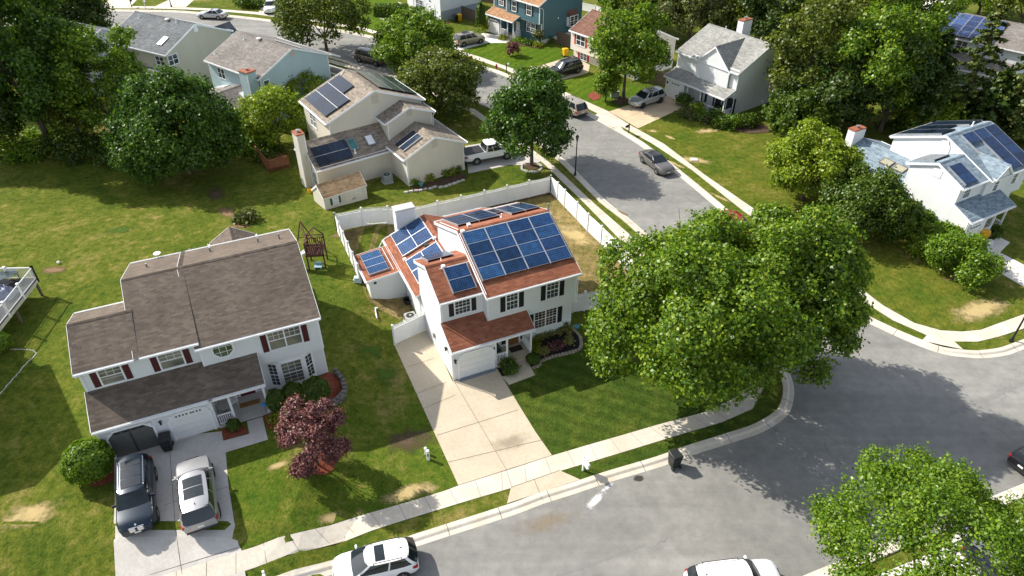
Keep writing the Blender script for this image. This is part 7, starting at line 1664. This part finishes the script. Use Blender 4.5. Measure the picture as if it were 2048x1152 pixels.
# odds and ends on the lawns
m = MB(); m.lathe([(.0, 0), (.10, .03), (.13, .12), (.10, .2), (.0, .24)], n=14); o = m.build('ball', plain('white_ball', (.75, .75, .75), .5), smooth=60); o.location = gp(118, 527); tag(o, 'white ball lying on the back lawn', 'ball')
m = MB(); m.tube((0, 0, .06), (.25, -.9, .05), .045, n=8); m.tube((-.1, .25, .08), (.15, .3, .08), .06, n=8); m.tube((0, .27, .08), (0, 0, .06), .045, n=8); o = m.build('drain_pipe', VINYL, smooth=40); o.location = gp(751, 622); tag(o, 'white drain pipe lying on the grass beside the lean-to', 'pipe')
m = MB(); m.box(-.35, .3, -.25, .25, 0, .32); m.box(-.3, .1, -.2, .2, .32, .45); o = m.build('storage_box', plain('pale_blue_box', (.50, .60, .63), .5), bevel=.03); o.location = gp(717, 563); tag(o, 'pale blue plastic box against the lean-to wall', 'box')
m = MB(); m.lathe([(.30, .2), (.34, .45), (.30, .46), (.27, .25)], n=18); m.tube((0, 0, 0), (0, 0, .25), .2, .28, n=16); o = m.build('plant_pot', plain('dark_pot', (.03, .028, .03), .6), smooth=40); o.location = gp(815, 607); tag(o, 'dark round pot in the nook behind the gate', 'pot')
m = MB(); m.lathe([(.18, 0), (.26, .3), (.22, .3)], n=14); o = m.build('plant_pot', plain('teal_pot', (.10, .28, .27), .4), smooth=40); o.location = gp(842, 372); tag(o, 'teal pot at the foot of the beige wall', 'pot')
m = MB(); m.tube((0, 0, .12), (.5, .35, .10), .05, n=6); m.lathe([(.22, 0), (.25, .12), (.1, .2)], .1, .05, 14); o = m.build('garden_hose', plain('teal_hose', (.06, .22, .24), .5), smooth=40); o.location = gp(1150, 656); tag(o, 'coiled teal hose at the house corner', 'hose')
b = gp(1217, 8); root = thing('play_slide', 'faded play set at the top edge', 'play set', b); m = MB(); m.hexa([(-.3, 0, 1.4), (.3, 0, 1.4), (.3, -2.2, .1), (-.3, -2.2, .1), (-.3, 0, 1.46), (.3, 0, 1.46), (.3, -2.2, .16), (-.3, -2.2, .16)]); m.build('slide', plain('blue_slide', (.02, .15, .35), .4), root); m = MB()
for x in (-.5, .5): m.box(x-.05, x+.05, 0, .1, 0, 1.9); m.box(x-.05, x+.05, 1.0, 1.1, 0, 1.9)
m.box(-.55, .55, -.02, 1.12, 1.35, 1.42); m.build('tower', WOODC, root)
b = gp(942, 12); root = thing('shed', 'small white shed with reddish roof at the top edge', 'shed', (b.x, b.y, 0), R(-47)); m = MB(); m.box(-1.3, 1.3, -1.1, 1.1, 0, 1.9); m.build('wall', S_GREYW, root); m = MB()
for s in (-1, 1): m.hexa([(-1.4, s*1.25, 1.8), (1.4, s*1.25, 1.8), (1.4, 0, 2.6), (-1.4, 0, 2.6), (-1.4, s*1.25, 1.88), (1.4, s*1.25, 1.88), (1.4, 0, 2.68), (-1.4, 0, 2.68)])
m.face([(1.302, -1.1, 1.88), (1.302, 1.1, 1.88), (1.302, 0, 2.55)]); m.build('roof', plain('shed_red', (.14, .05, .045), .8), root); m = MB(); m.box(1.29, 1.32, -.6, .6, .1, 1.7); m.build('door', TEALTRIM, root)
# ---------------------------------------------------------------- camera, sun and sky
cam = bpy.data.cameras.new('Camera'); co = bpy.data.objects.new('Camera', cam); COL.objects.link(co)
cam.sensor_width = 36; cam.lens = FOC/2048*36; cam.clip_end = 4000; co.location = (0, 0, CAMZ); co.rotation_euler = (math.pi/2-PITCH, 0, 0); SC.camera = co
AZ, EL = R(-25), R(40)
d = Vector((math.cos(EL)*math.cos(AZ), math.cos(EL)*math.sin(AZ), -math.sin(EL)))
sun = bpy.data.lights.new('Sun', 'SUN'); so = bpy.data.objects.new('Sun', sun); COL.objects.link(so); so.rotation_euler = d.to_track_quat('-Z', 'Y').to_euler(); so.location = (-40, 20, 60)
sun.energy = 4.6; sun.angle = R(.53); sun.color = (1.0, .94, .84)
w = bpy.data.worlds.new('World'); SC.world = w; w.use_nodes = True; nt = w.node_tree; bg = nt.nodes['Background']; sk = nt.nodes.new('ShaderNodeTexSky'); sk.sky_type = 'NISHITA'; sk.sun_disc = False; sk.sun_elevation = EL; sk.sun_rotation = math.atan2(-d.x, -d.y); sk.air_density = 1.0; sk.dust_density = 1.2; sk.ozone_density = 1.0
hs = nt.nodes.new('ShaderNodeHueSaturation'); hs.inputs['Saturation'].default_value = 0.5; nt.links.new(sk.outputs[0], hs.inputs['Color']); nt.links.new(hs.outputs[0], bg.inputs[0]); bg.inputs[1].default_value = 0.148
vs = SC.view_settings; SC.display_settings.display_device = 'sRGB'; vs.view_transform = 'Standard'; vs.look = 'None'; vs.exposure = 0.74; vs.gamma = 1.0
SC.render.resolution_x = 1024; SC.render.resolution_y = 576
SC.cycles.max_bounces = 6; SC.cycles.diffuse_bounces = 3; SC.cycles.transparent_max_bounces = 8; SC.cycles.use_denoising = True
